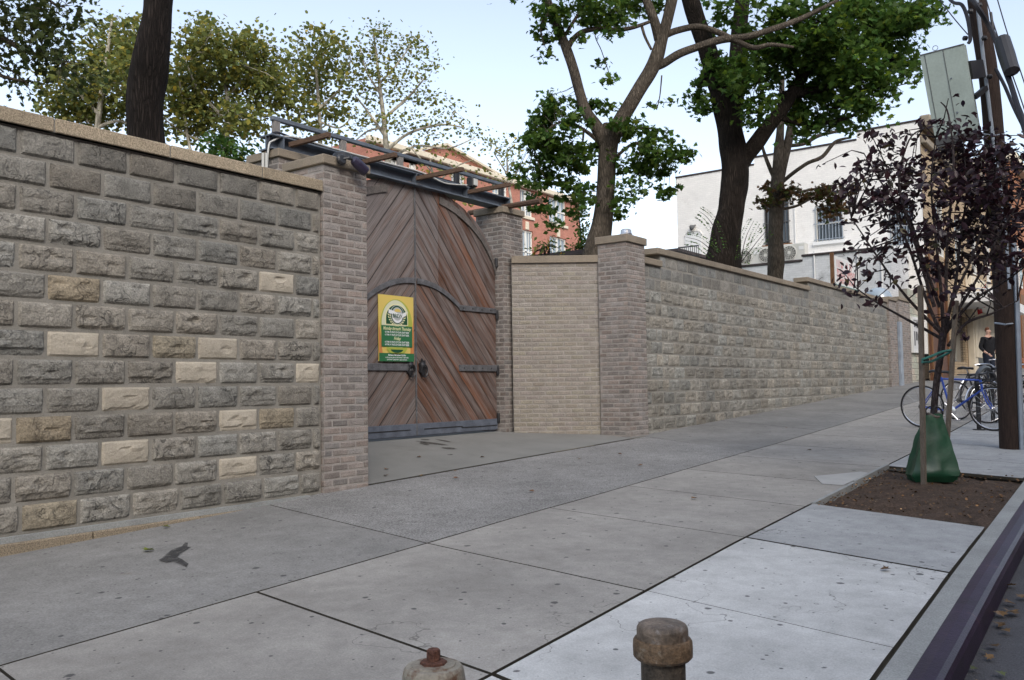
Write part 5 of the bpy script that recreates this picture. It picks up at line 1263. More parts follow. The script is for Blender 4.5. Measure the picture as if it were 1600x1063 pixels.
plane('sparse airy plane tree with pale trunk, standing alone in the sky', 38., [(610, 300, 5), (604, 235, 4.4), (600, 190, 3.6), (594, 140, 2.8), (588, 85, 1.8), (583, 50, 1)], [[(603, 215, 3), (575, 175, 2), (555, 150, 1)], [(600, 185, 2.6), (640, 150, 1.9), (665, 120, 1)], [(604, 235, 3), (640, 208, 2.2), (690, 195, 1.6), (725, 200, 1)], [(596, 150, 2), (572, 110, 1.4), (562, 70, .8)], [(594, 130, 1.8), (625, 95, 1.2), (648, 60, .7)], [(606, 250, 2.4), (650, 228, 1.8), (700, 232, 1.2), (742, 215, .8)], [(600, 200, 2), (575, 205, 1.4), (550, 225, .8)]],
      [(588, 52, 28, 17, 170), (575, 85, 28, 22, 220), (620, 85, 30, 24, 230), (650, 70, 20, 22, 110), (600, 120, 42, 22, 300), (655, 112, 24, 20, 120), (672, 102, 12, 16, 50), (570, 150, 24, 26, 180), (632, 150, 38, 20, 200), (660, 150, 20, 14, 70), (590, 185, 34, 18, 180), (645, 195, 36, 15, 150), (700, 172, 22, 15, 90), (735, 205, 22, 13, 100), (690, 200, 26, 10, 70), (560, 190, 18, 20, 90), (665, 222, 40, 9, 70), (575, 222, 24, 10, 50)], size=.165)
plane('thin plane tree branch end hanging before the red gable', 40., [(690, 330, 2.6), (680, 290, 2), (672, 250, 1.4)], [[(680, 290, 1.6), (710, 262, 1.1), (740, 250, .7)], [(676, 270, 1.5), (650, 240, 1.), (640, 230, .6)]], [(670, 235, 32, 11, 60), (705, 240, 26, 13, 50), (690, 262, 34, 14, 50), (735, 268, 24, 16, 45), (755, 290, 18, 12, 24), (640, 268, 26, 12, 30), (700, 290, 30, 14, 26), (730, 315, 22, 18, 40)], .08, .17)
plane('pale sparse tree between the red gable and the green maple', 42., [(800, 330, 2.2), (795, 290, 1.8), (792, 250, 1.2)], [[(796, 290, 1.4), (815, 255, .9)], [(794, 275, 1.4), (772, 240, .8)]], [(790, 235, 26, 16, 110), (815, 225, 16, 14, 70), (800, 262, 26, 16, 110), (768, 225, 12, 10, 40), (775, 280, 20, 10, 50)], .05, .16)
# --- shrubs behind the wall
def shrub(label, D, px, py, fols, leafm='shrub', size=.09, name='shrub', kind='oval', stems=3):
    b0 = PT(px, py, D); T = Tree(name, label, D, b0, 'shrub')
    for k in range(stems): x = px+rng.uniform(-6, 6); T.limb([(px, py, 2.4), ((px+x)/2+rng.uniform(-8, 8), py-25, 1.8), (fols[k % len(fols)][0], fols[k % len(fols)][1], 1.)], 5, 0.)
    for c in fols: T.fol(*c[:5], 0, None, 8, .12)
    return T.done('plum', leafm, kind, size, tints(.3, 0, (2., 1., .6), .08), .4)
shrub('bright green shrub poking over the left wall beside the gate pillar', 13., 362, 300, [(350, 232, 24, 16, 260), (378, 242, 20, 12, 180), (335, 222, 14, 10, 90), (365, 262, 36, 18, 260)])
shrub('small yellow green shrub showing above the beige brick wall', 18., 850, 415, [(850, 388, 18, 7, 60), (866, 384, 12, 8, 40), (835, 394, 12, 6, 30), (876, 398, 10, 6, 24)], 'plane', .10)
shrub('dark green bush behind the maple trunk', 24., 905, 410, [(905, 340, 12, 26, 200), (912, 375, 16, 18, 200), (898, 390, 14, 10, 90)], 'maple', .12)
def sprig(label, D, pts, n=11, L_=.058):
    P = spl([PT(x, y, D) for x, y in pts], 8); t = Tree('sapling', label, D, P[0], 'sapling'); t.wood.tube(P, [.012-.009*i/len(P) for i in range(len(P))], 5); t.wood.build('stem', BARK['plum'], t.t, smooth=True)
    q = []
    for i, p in enumerate(P[2:]):
        d = P[min(i+3, len(P)-1)]-P[i+1]; d /= np.linalg.norm(d)+1e-9; s = np.cross(d, FW)
        for sg_ in (-1, 1): q.append(p+s*sg_*.07); q.append(p+s*sg_*.13-np.array([0, 0, .02]))
    leaf_mesh('leaves', np.array(q), L_, LEAF['shrub'], 'oval', t.t, tints(.3), .6)
sprig('leafy sapling sprig curving left of the big trunk, upper one', 18., [(1128, 395), (1118, 360), (1105, 340), (1092, 330)]); sprig('leafy sapling sprig curving left of the big trunk, lower one', 18., [(1120, 400), (1108, 388), (1092, 376), (1072, 371)])
sprig('tall leafy sapling sprig right of the big trunk', 18.6, [(1158, 410), (1162, 385), (1168, 365), (1178, 345)]); sprig('low leafy sapling sprig right of the big trunk', 18.6, [(1158, 410), (1172, 392), (1186, 374), (1200, 358)]); 
# --- maple behind the right front pillar
D = 17.2; b0 = PT(935, 430, D)
T = Tree('maple_tree', 'green maple with two gray leaders forking above the right front pillar', D, (b0[0], b0[1], -.2))
T.limb([(928, 440, 28.8), (932, 395, 21.6), (941, 350, 16.0), (946, 300, 14.4), (949, 250, 14.4), (952, 215, 15.2), (956, 196, 13.6)], 14, .06)
T.limb([(946, 225, 12.0), (932, 198, 10.4), (916, 175, 8.8), (906, 145, 8.0), (897, 112, 8.0), (888, 85, 8.0), (877, 55, 7.2), (866, 28, 6.8), (852, -8, 6.4), (838, -60, 5.6), (828, -140, 4.0)], 12, .06)
T.limb([(954, 222, 12.8), (968, 192, 12.0), (984, 165, 11.6), (1000, 138, 11.2), (1016, 112, 11.2), (1026, 90, 11.2), (1034, 62, 9.6), (1043, 30, 8.8), (1052, -10, 8.8), (1064, -70, 7.2), (1072, -160, 4.8)], 12, .06)
T.limb([(1022, 105, 6.4), (1036, 100, 6.4), (1062, 84, 6.4), (1095, 72, 6.0), (1128, 62, 6.0), (1165, 58, 5.2), (1200, 48, 4.8), (1250, 30, 4.0), (1310, 0, 2.4)], 10, .05)
T.limb([(1038, 56, 5.6), (1058, 48, 5.2), (1090, 42, 4.8), (1120, 50, 4.8), (1150, 64, 4.4), (1178, 75, 4.0), (1205, 70, 3.2), (1240, 74, 2.0)], 10, .05)
T.limb([(1030, 62, 8), (1023, 35, 7.5), (1013, 8, 7), (1000, -30, 6), (985, -100, 4)], 10, .05)
T.limb([(886, 78, 5), (895, 62, 4.5), (910, 50, 4.2), (935, 45, 4), (965, 47, 3.6), (990, 43, 3.2), (1016, 34, 2.6)], 8, .04)
T.limb([(1003, 42, 2.4), (1008, 58, 2.2), (1018, 78, 2)], 6, 0); T.limb([(880, 60, 3), (905, 20, 2.4), (930, -20, 1.6)], 6, 0); T.limb([(862, 15, 3), (845, 40, 2), (850, 70, 1.2)], 6, 0)
T.limb([(940, 225, 4), (915, 205, 3), (885, 190, 2.2), (860, 200, 1.6), (835, 230, 1.)], 6, 0); T.limb([(912, 200, 2), (910, 225, 1.6), (905, 240, 1)], 5, 0); T.limb([(958, 250, 3), (990, 225, 2.4), (1020, 235, 1.8), (1055, 250, 1)], 6, 0)
T.limb([(958, 210, 3), (1000, 200, 2), (1040, 205, 1.2)], 6, 0)
T.limb([(955, 18, 1.), (930, 50, .8), (940, 80, .7), (950, 110, .6), (955, 132, .5)], 4, 0); T.limb([(1034, 118, 1.2), (1031, 150, .9), (1026, 172, .7)], 4, 0)
F = [(860, 12, 30, 22, 170), (850, 22, 18, 14, 60), (905, 14, 42, 22, 330), (935, 30, 40, 20, 330), (965, 22, 40, 26, 300), (1000, 22, 22, 16, 110), (850, 58, 16, 18, 80), (848, 85, 10, 14, 50), (948, 52, 14, 9, 46), (912, 62, 12, 7, 30), (870, 45, 22, 18, 100), (1030, 12, 20, 16, 60), (990, 0, 50, 14, 200),
     (868, 172, 24, 30, 330), (850, 195, 22, 22, 260), (895, 195, 30, 18, 220), (925, 165, 22, 14, 120), (955, 170, 22, 9, 70), (845, 235, 34, 30, 560), (880, 240, 36, 34, 560), (830, 270, 36, 24, 460), (870, 290, 36, 26, 480), (850, 320, 26, 20, 300), (905, 280, 26, 34, 320), (898, 325, 20, 18, 170), (862, 345, 14, 18, 110), (815, 285, 16, 16, 120), (912, 305, 16, 30, 140), (925, 240, 14, 22, 100),
     (978, 200, 26, 18, 170), (1000, 215, 34, 22, 280), (990, 250, 34, 28, 330), (1030, 240, 36, 22, 280), (1060, 248, 22, 12, 120), (1020, 270, 34, 24, 260), (1040, 300, 22, 14, 110), (985, 290, 22, 24, 160), (975, 320, 14, 18, 80), (1040, 206, 18, 8, 40), (970, 345, 8, 14, 26), (1030, 162, 12, 6, 18), (937, 102, 5, 5, 8), (947, 128, 6, 4, 6), (958, 121, 6, 4, 6), (1042, 160, 9, 6, 14), (1064, 245, 14, 9, 50)]
for c in F: T.fol(c[0], c[1], c[2], c[3], int(c[4]*(.85 if c[1] < 265 or c[0] > 930 else .5)), rng.uniform(-.5, .5), None, 16, .105)
T.fol(930, -120, 240, 100, 1800, 0, 2.5, 14, .3)
T.done('grey', 'maple', 'maple', .125, tints(.4, .02, (1.7, 1.35, .8), .08), .35, .5)
# --- the big dark tree
D = 19.4; b0 = PT(1150, 450, D)
T = Tree('oak_tree', 'massive dark trunk forking into a broad deep green crown, the biggest tree', D, (b0[0], b0[1], -.2))
T.limb([(1127, 470, 36), (1130, 410, 27), (1135, 370, 23.5), (1142, 330, 21), (1147, 295, 20.5), (1149, 262, 21), (1144, 225, 20), (1137, 190, 19), (1128, 150, 17.5), (1115, 110, 16), (1104, 75, 14.5), (1092, 40, 13.5), (1080, 5, 13), (1066, -50, 12), (1045, -140, 9)], 18, .12)
T.limb([(1152, 268, 13), (1165, 245, 13), (1183, 222, 12.5), (1203, 195, 11.5), (1224, 168, 10.5), (1250, 125, 9), (1280, 70, 8), (1310, 20, 6), (1340, -40, 4)], 14, .1)
T.limb([(1143, 225, 13, .5), (1148, 180, 13, .6), (1150, 130, 13, .7), (1153, 80, 12.5, .8), (1157, 30, 12, .8), (1165, -40, 10, .8), (1180, -130, 6, 0)], 14, .08)
T.limb([(1224, 150, 8), (1280, 140, 6), (1340, 120, 4.5), (1400, 90, 3)], 8); T.limb([(1250, 115, 7), (1300, 60, 5), (1370, 40, 3.5), (1430, 20, 2)], 8); T.limb([(1206, 178, 6), (1260, 195, 4), (1320, 185, 3), (1380, 160, 1.6)], 8)
T.limb([(1112, 110, 5), (1105, 120, 3), (1095, 130, 1.6)], 6); T.limb([(1300, 170, 2), (1345, 160, 1.4), (1400, 135, 1.), (1440, 128, .6)], 5, 0)
F = [(1110, 105, 22, 20, 160), (1105, 135, 24, 26, 260), (1095, 165, 14, 18, 110), (1130, 115, 24, 20, 160), (1120, 60, 14, 10, 50), (1150, 10, 40, 14, 160), (1130, 30, 12, 12, 40), (1160, 130, 30, 34, 300), (1180, 170, 26, 26, 260), (1185, 60, 34, 40, 420), (1215, 110, 40, 40, 560), (1240, 50, 46, 50, 760), (1235, 165, 30, 22, 300), (1290, 30, 54, 50, 900), (1290, 100, 54, 44, 900), (1345, 40, 50, 52, 900), (1350, 110, 46, 40, 700), (1300, 150, 44, 28, 480), (1345, 165, 30, 20, 260), (1390, 50, 36, 46, 520), (1405, 95, 26, 28, 260), (1385, 140, 24, 18, 150), (1420, 30, 26, 30, 260), (1270, 185, 34, 16, 220), (1310, 195, 30, 12, 160), (1420, 118, 16, 12, 60), (1450, 15, 26, 16, 130), (1440, 35, 20, 12, 70), (1465, 22, 10, 12, 36), (1170, 198, 12, 10, 40), (1375, 5, 60, 30, 500), (1255, 205, 18, 10, 70), (1335, 190, 16, 10, 50)]
for c in F: T.fol(c[0], c[1], c[2], c[3], int(c[4]*(1.0 if c[0] < 1200 else 1.3)), rng.uniform(-1.2, 1.), None, 20, .15)
T.fol(1270, -150, 300, 120, 2600, 0, 3.5, 16, .4); T.fol(1090, -120, 130, 80, 800, 0, 2., 14, .35)
T.done('oak', 'oak', 'maple', .145, tints(.42, .03, (1.8, 1.4, .7), .08), .4, .4)
# --- slim grey tree beside the AC units
D = 24.; b0 = PT(1212, 470, D)
T = Tree('tree', 'slim gray tree with russet leaves before the barred windows', D, (b0[0], b0[1], -.2))
T.limb([(1210, 475, 14), (1211, 430, 12.5), (1213, 405, 13), (1212, 370, 11), (1213, 330, 11), (1214, 298, 11), (1215, 270, 9), (1217, 235, 8), (1219, 205, 6), (1221, 170, 5), (1222, 120, 4)], 12, .10)
T.limb([(1216, 290, 8), (1224, 255, 7), (1231, 225, 7), (1236, 200, 6.5), (1241, 178, 6), (1250, 150, 4)], 10); T.limb([(1230, 228, 3), (1255, 225, 3.2), (1280, 212, 3), (1310, 205, 2.4), (1335, 198, 1.6)], 8); T.limb([(1222, 285, 3), (1240, 270, 3), (1262, 255, 3), (1285, 245, 3), (1305, 222, 2.6), (1330, 215, 1.5)], 8)
T.limb([(1212, 282, 4), (1204, 265, 3.5), (1196, 245, 3), (1190, 225, 2)], 8); T.limb([(1238, 190, 3), (1262, 180, 2), (1290, 178, 1.2)], 6); T.limb([(1214, 305, 3), (1250, 300, 2.4), (1290, 292, 1.6), (1325, 285, 1)], 6); T.limb([(1222, 327, 2.6), (1245, 322, 2.2), (1265, 312, 1.5)], 6)
for c in ((1205, 296, 14, 10, 90), (1195, 318, 14, 6, 60), (1225, 300, 16, 12, 100), (1250, 302, 24, 10, 150), (1285, 305, 24, 13, 200), (1305, 322, 18, 12, 150), (1318, 300, 18, 12, 110), (1215, 318, 12, 6, 40), (1295, 340, 10, 6, 40)): T.fol(*c, 0, .5, 10, .13)
T.done('grey', 'russet', 'maple', .15, tints(.4, -.05, (.7, 1.4, .8), .35), .35)
# --- trees far up the street
for px, py, r1, r2, D, lab in ((1600, 350, 55, 130, 62., 'dark green tree far up the street right of the pole'), (1690, 300, 90, 170, 70., 'large dark green tree far up the street at the right edge')):
    b0 = PT(px+20, 600, D); T = Tree('tree', lab, D, (b0[0], b0[1], zw(b0[1])))
    T.limb([(px+20, 620, 8), (px+18, 480, 7), (px+15, 350, 5), (px+10, 250, 2)]); T.limb([(px+17, 450, 4), (px-15, 380, 3), (px-30, 330, 1.5)])
    for k in range(9): T.fol(px+rng.uniform(-.6, .6)*r1, py+rng.uniform(-.65, .65)*r2, r1*.55, r2*.35, 260, rng.uniform(-3, 3), None, 14, .6)
    T.done('dark', 'far', 'blob', .55, tints(.4), .3)
# ------------------------------------------------------------------ street tree: purple plum with stakes and bag
gb = onG(1463, 748); D = float((gb-CAM)@FW); gz = zh(gb[0], gb[1])
T = Tree('plum_tree', 'young purple leaved plum tree growing from the tree pit', D, (gb[0], gb[1], gz))
T.limb([(1466, 752, 7), (1461, 690, 6), (1459, 650, 5.4), (1463, 600, 5), (1469, 560, 5), (1472, 535, 5.4), (1475, 512, 6)], 10, .06)
tips = [((1470, 520), [(1448, 470), (1425, 400), (1400, 330), (1385, 260)]), ((1474, 515), [(1470, 450), (1462, 370), (1455, 290), (1462, 215)]), ((1476, 512), [(1492, 450), (1500, 380), (1510, 300), (1505, 220)]), ((1478, 518), [(1500, 480), (1530, 430), (1560, 370), (1590, 320)]),
        ((1470, 520), [(1440, 490), (1405, 450), (1370, 400), (1330, 340)]), ((1480, 512), [(1488, 470), (1520, 400), (1545, 320), (1560, 240)]), ((1472, 530), [(1440, 512), (1400, 490), (1365, 470), (1335, 448)]), ((1478, 520), [(1520, 470), (1570, 440), (1610, 410)]), ((1460, 480), [(1430, 380), (1405, 290), (1420, 220), (1445, 200)]), ((1468, 480), [(1440, 400), (1420, 340), (1380, 290), (1350, 240)]), ((1482, 540), [(1510, 505), (1550, 490), (1590, 470)]), ((1478, 470), [(1480, 380), (1490, 260), (1482, 180), (1470, 160)])]
for st, pts in tips:
    dz = rng.uniform(-.7, .7); n = len(pts); T.limb([(*st, 3., 0)]+[(x, y, 2.4*(1-(i+1)/(n+.6))+.6, dz*(i+1)/n) for i, (x, y) in enumerate(pts)], 6, .03)
F = [(1350, 255, 22, 22, 60), (1365, 230, 18, 14, 36), (1385, 290, 44, 40, 200), (1335, 300, 28, 30, 110), (1370, 320, 40, 26, 190), (1400, 250, 34, 30, 120), (1325, 280, 14, 14, 30), (1400, 345, 34, 26, 150), (1355, 345, 30, 14, 80), (1440, 260, 34, 34, 190), (1425, 310, 34, 30, 180), (1460, 300, 30, 34, 190), (1470, 230, 22, 22, 90), (1490, 260, 34, 34, 240), (1500, 310, 36, 36, 260), (1520, 225, 30, 26, 170), (1535, 280, 34, 36, 260), (1560, 240, 34, 28, 190), (1570, 310, 34, 36, 260), (1590, 260, 26, 34, 150), (1590, 360, 26, 36, 170), (1545, 350, 34, 30, 240), (1510, 370, 34, 30, 200), (1480, 360, 30, 30, 190), (1450, 370, 26, 28, 150), (1430, 400, 24, 24, 90), (1460, 420, 24, 20, 90), (1495, 420, 30, 20, 130), (1530, 410, 34, 24, 170), (1570, 410, 30, 26, 150), (1520, 455, 26, 12, 60), (1480, 455, 20, 14, 50), (1385, 390, 18, 18, 40), (1360, 405, 20, 12, 36), (1340, 400, 26, 12, 36), (1340, 430, 26, 14, 44), (1320, 437, 14, 6, 14), (1350, 455, 12, 10, 24), (1385, 440, 22, 14, 36), (1380, 475, 20, 8, 26), (1375, 370, 14, 14, 24), (1318, 352, 16, 8, 18), (1468, 163, 10, 7, 14), (1460, 185, 16, 8, 16), (1480, 195, 26, 9, 40), (1500, 200, 16, 10, 30), (1440, 205, 18, 14, 30), (1420, 205, 12, 10, 14), (1392, 205, 12, 9, 14), (1300, 250, 8, 5, 6), (1480, 500, 10, 14, 26), (1455, 505, 8, 14, 16), (1500, 520, 8, 8, 10), (1600, 205, 14, 8, 20), (1620, 300, 30, 70, 240)]
for c in F: T.fol(c[0], c[1], c[2], c[3], int(c[4]*.76), rng.uniform(-.6, .6), max(.3, c[2]*D/FPX*.9), 7, .075)
T.done('plum', 'plum', 'oval', .083, tints(.45, .06, (2.2, 4.5, 1.2), .05), .25, .9)
# green tag on the trunk
def stakeobj(lab, x0, y0, x1, y1, w, d0=0., d1=0.):
    b_ = onG(x0, y0); Dp = float((b_-CAM)@FW); a = PT(x1, y1, Dp+d1); m = MB(); m.bar(b_-np.array([0, 0, .12]), a, w*Dp/FPX, w*Dp/FPX*.9, up=(.3, 1, 0)); return tag(m.build('tree_stake', MT['stake'], None, origin=b_), lab, 'stake', 'stakes holding the plum tree'), Dp
stakeobj('front weathered wooden stake standing at the near edge of the green bag', 1443, 757, 1438, 446, 6.6)
s2, D2 = stakeobj('tilted wooden stake behind the green bag, right of the plum stem', 1474, 752, 1494, 470, 6.)
tie = MB(); Dk = float((onG(1443, 757)-CAM)@FW); p = [PT(1441, 562, Dk-.08), PT(1455, 557, Dk), PT(1472, 550, Dk+.1), PT(1488, 548, Dk+.2), PT(1474, 556, Dk+.22), PT(1455, 565, Dk+.1), PT(1441, 566, Dk-.08)]
tie.tube(spl(p, 4), .012, 6); tag(tie.build('tree_tie', MT['gpaint'], None, origin=p[0], smooth=True), 'dark green strap tying the plum stem to its stakes', 'strap')
# watering bag
bc = onG(1457, 752); bx, by = bc[0], bc[1]+.03; bz = zh(bx, by)+.0
wb_ = thing('watering_bag', 'dark green tree watering bag wrapped around the plum stem', 'bag', (bx, by, bz))
m = MB(); Hh = 100*D/FPX; E1 = RT*np.array([1, 1, 0]); E1 /= np.linalg.norm(E1); E2 = np.array([-E1[1], E1[0], 0.])
# pouch of flat panels: front, a folded gusset on the right, back; the base folds under along a crease
LV = [(0., [(-.27, -.13), (0, -.165), (.15, -.18), (.16, -.08), (.30, .02), (0, .18), (-.26, .11), (-.26, 0)]), (.10, [(-.33, -.15), (-.03, -.215), (.185, -.235), (.165, -.09), (.32, .02), (0, .20), (-.29, .12), (-.29, 0)]),
      (.16, [(-.315, -.145), (-.03, -.22), (.205, -.225), (.17, -.09), (.325, .02), (0, .20), (-.28, .12), (-.27, 0)]), (.24, [(-.28, -.13), (-.02, -.195), (.195, -.205), (.16, -.085), (.31, .02), (0, .19), (-.26, .11), (-.25, 0)]),
      (.6, [(-.205, -.10), (-.005, -.135), (.145, -.14), (.11, -.05), (.22, .03), (0, .13), (-.20, .09), (-.18, 0)]), (.9, [(-.135, -.065), (0, -.09), (.095, -.085), (.065, -.02), (.14, .04), (0, .085), (-.13, .055), (-.115, 0)]), (1., [(-.12, -.06), (-.01, -.075), (.075, -.075), (.055, -.02), (.125, .04), (0, .08), (-.12, .05), (-.10, 0)])]
zs_ = [0, .03, .07, .10, .13, .16, .20, .24, .30, .37, .44, .52, .6, .68, .76, .83, .9, .95, 1.]; sub = 6; n = 8*sub; vs = []
for z in zs_:
    j = max(i for i in range(len(LV)-1) if LV[i][0] <= z); t = (z-LV[j][0])/(LV[j+1][0]-LV[j][0]); c = [(np.array(p)*(1-t)+np.array(q)*t)*.80 for p, q in zip(LV[j][1], LV[j+1][1])]
    for i in range(8):
        for k in range(sub):
            t = k/sub; p = c[i]*(1-t)+c[(i+1) % 8]*t; wv = .004*math.sin(p[0]*38+z*11)+.009*MN.noise((p[0]*9, p[1]*9, z*4))+.006*MN.noise((p[0]*30, p[1]*30, z*16)); nn = p/(np.linalg.norm(p)+1e-6); p = p+nn*wv
            vs.append(np.array([bx, by, bz])+E1*(p[0]+.03*z)+E2*p[1]+np.array([0, 0, z*Hh+(.035*MN.noise((p[0]*22, p[1]*22, 3)) if z > .9 else 0)]))
P_ = len(zs_); m.add(vs, [(i*n+k, i*n+(k+1) % n, (i+1)*n+(k+1) % n, (i+1)*n+k) for i in range(P_-1) for k in range(n)]+[tuple((P_-1)*n+k for k in range(n))]); bo = m.build('bag_body', MT['bag'], wb_, smooth=True)
m = MB(); top = np.array([bx, by, bz+Hh])+RT*np.array([1, 1, 0])*.03
m.tube([top+np.array([.055*math.cos(t), .055*math.sin(t), .015*math.sin(2*t)]) for t in np.linspace(0, 6.28, 22)], .016, 6); m.build('collar', MT['greyrubber'], wb_, smooth=True)
m = MB()
for sg_ in (-1, 1): m.tube(spl([top+RT*.05*sg_-np.array([0, 0, .03]), top+RT*.075*sg_+np.array([0, 0, .05]), top+RT*.02*sg_+np.array([0, 0, .085]), top-RT*.01*sg_+np.array([0, 0, .01])], 5), .008, 5)
build_each(m, 'handle_strap', MT['black'], wb_, smooth=True)

# ------------------------------------------------------------------ utility pole
pb = onG(1580, 701); Dp = float((pb-CAM)@FW); ptop = PT(1503, -230, Dp+.25)
up = thing('utility_pole', 'dark brown wooden utility pole leaning slightly at the curb', 'utility pole', pb)
m = MB(); k = 12; mid_ = PT(1561, 330, Dp+.06)
Q = spl([pb-np.array([0, 0, .25]), pb, PT(1572, 520, Dp+.03), mid_, PT(1546, 130, Dp+.13), PT(1526, 0, Dp+.2), ptop], 4)
m.tube(Q, [17.2*Dp/FPX*(1-.28*i/len(Q)) for i in range(len(Q))], 20, wob=.03); m.build('shaft', MT['pole'], up, smooth=True)
def onpole(px_off, pts, r, mname, nm, n=6):
    m = MB(); m.tube(spl([PT(x+px_off, y, Dp-.15+.00027*(700-y)) for x, y in pts], 4), r, n); return m.build(nm, MT[mname], up, smooth=True)
onpole(0, [(1597, 703), (1592, 560), (1589, 470), (1584, 380)], .03, 'greypipe', 'conduit'); onpole(0, [(1577, 452), (1572, 380), (1565, 310), (1556, 250), (1540, 120), (1524, -20)], .022, 'greypipe', 'conduit')
m = MB()
for y, x in ((505, 1571), (300, 1558), (210, 1552)): m.tube([PT(x-17, y, Dp-.02), PT(x, y+2, Dp-.19), PT(x+17, y, Dp-.02)], .012, 5)
build_each(m, 'steel_band', MT['greypipe'], up)
m = MB()
for (x, y) in ((1538, 60), (1546, 120), (1516, 18), (1530, 8), (1508, 60)): m.lathe(PT(x, y, Dp-.06), [(.015, -.03), (.03, -.02), (.03, .02), (.015, .03)], 10, axis=tuple(RT))
build_each(m, 'insulator', MT['black'], up)
# cabinet on the pole
cbx = thing('utility_cabinet', 'pale gray green metal cabinet hung on the utility pole', 'cabinet', PT(1490, 210, Dp))
TL, TR, BL = PT(1437, 86, Dp-.10), PT(1506, 68, Dp-.36), PT(1461, 218, Dp+.02); U = TR-TL; V_ = BL-TL; BR = PT(1522, 190, Dp+.0); 
Nn = np.cross(U, V_); Nn /= np.linalg.norm(Nn); Nn *= np.sign(Nn@FW); dp = .42
side = Nn*dp
m = MB(); m.obox(TL, U, V_, side); m.build('body', MT['cabinet'], cbx)
m = MB()
for a, w in ((.10, .014), (.52, .014)): m.obox(TL+U*a-Nn*.005, U*w, V_, Nn*.004)
m.obox(TL-Nn*.006+U*.0, U, V_*.012, Nn*.004); m.build('door_seam', MT['bars'], cbx)
m = MB(); m.obox(TL+V_*1.0+Nn*.001, U*.999, V_*.10, side*.98); m.build('base_box', MT['bars'], cbx)
m = MB()
for q in (.35, .75):
    for e in (.3, .55, .8): m.lathe(TL+U*(.60)+V_*q+U*.0, [(.012, 0), (.01, .01)], 8, axis=tuple(-Nn))
build_each(m, 'latch', MT['greypipe'], cbx)
m = MB(); m.bar(TR+V_*.3+side*.5, PT(1535, 108, Dp), .06, .22); m.bar(TR+V_*.62+side*.5, PT(1540, 138, Dp), .06, .06); build_each(m, 'mounting_bracket', MT['black'], cbx)
m = MB(); e = TL+U*.36; m.tube([e+np.array([.03*math.cos(t), 0, .035+.03*math.sin(t)]) for t in np.linspace(0, 6.28, 14)], .005, 5); m.build('lifting_eye', MT['greypipe'], cbx)
# wires
def wire(lab, pts, r, m='cable', name='wire'): return cable(name, lab, [PT(*p) for p in pts], r, MT[m], 6, 'wire')
far = 10.
wire('thick blue black cable bundle crossing the pole top and running down right', [(1470, -60, Dp+1.), (1515, -5, Dp-.22), (1545, 40, Dp-.25), (1562, 80, Dp-.4), (1585, 150, Dp-.8), (1612, 240, Dp-1.4), (1660, 420, Dp-2.5)], .030)
wire('black cable with slack beside the splice case', [(1548, 20, Dp-.15), (1556, 70, Dp-.3), (1572, 120, Dp-.6), (1600, 185, Dp-1.), (1650, 330, Dp-2)], .018)
wire('lower service cable leaving the pole to the right', [(1556, 108, Dp-.15), (1570, 135, Dp-.4), (1585, 170, Dp-.7), (1605, 210, Dp-1.1), (1650, 300, Dp-2.)], .020)
wire('thin wire high at the right edge of the sky', [(1550, -30, Dp+.5), (1575, 55, Dp), (1600, 128, Dp-.5), (1640, 260, Dp-1.5)], .007)
wire('second thin wire beside the thick bundle', [(1535, -20, Dp), (1560, 60, Dp-.3), (1590, 140, Dp-.8), (1640, 290, Dp-2)], .008)
wire('thin slack wire left of the pole top', [(1440, -40, Dp+1.5), (1482, 18, Dp+.6), (1512, 54, Dp-.1)], .007)
wire('twisted cable end tied to the left of the pole top', [(1470, -20, Dp+.6), (1488, 3, Dp+.2), (1503, 8, Dp-.05), (1512, 30, Dp-.12), (1516, 60, Dp-.15), (1513, 68, Dp-.15)], .022)
a, b_ = PT(1566, 62, Dp-.45), PT(1581, 112, Dp-.7); m = MB(); d = b_-a; L_ = np.linalg.norm(d); m.lathe(a, [(.02, -.05), (.085, .0), (.09, L_*.5), (.085, L_), (.02, L_+.05)], 12, axis=tuple(d)); tag(m.build('splice_case', MT['black'], None, origin=a), 'black sausage shaped splice case on the cables right of the pole', 'splice case')

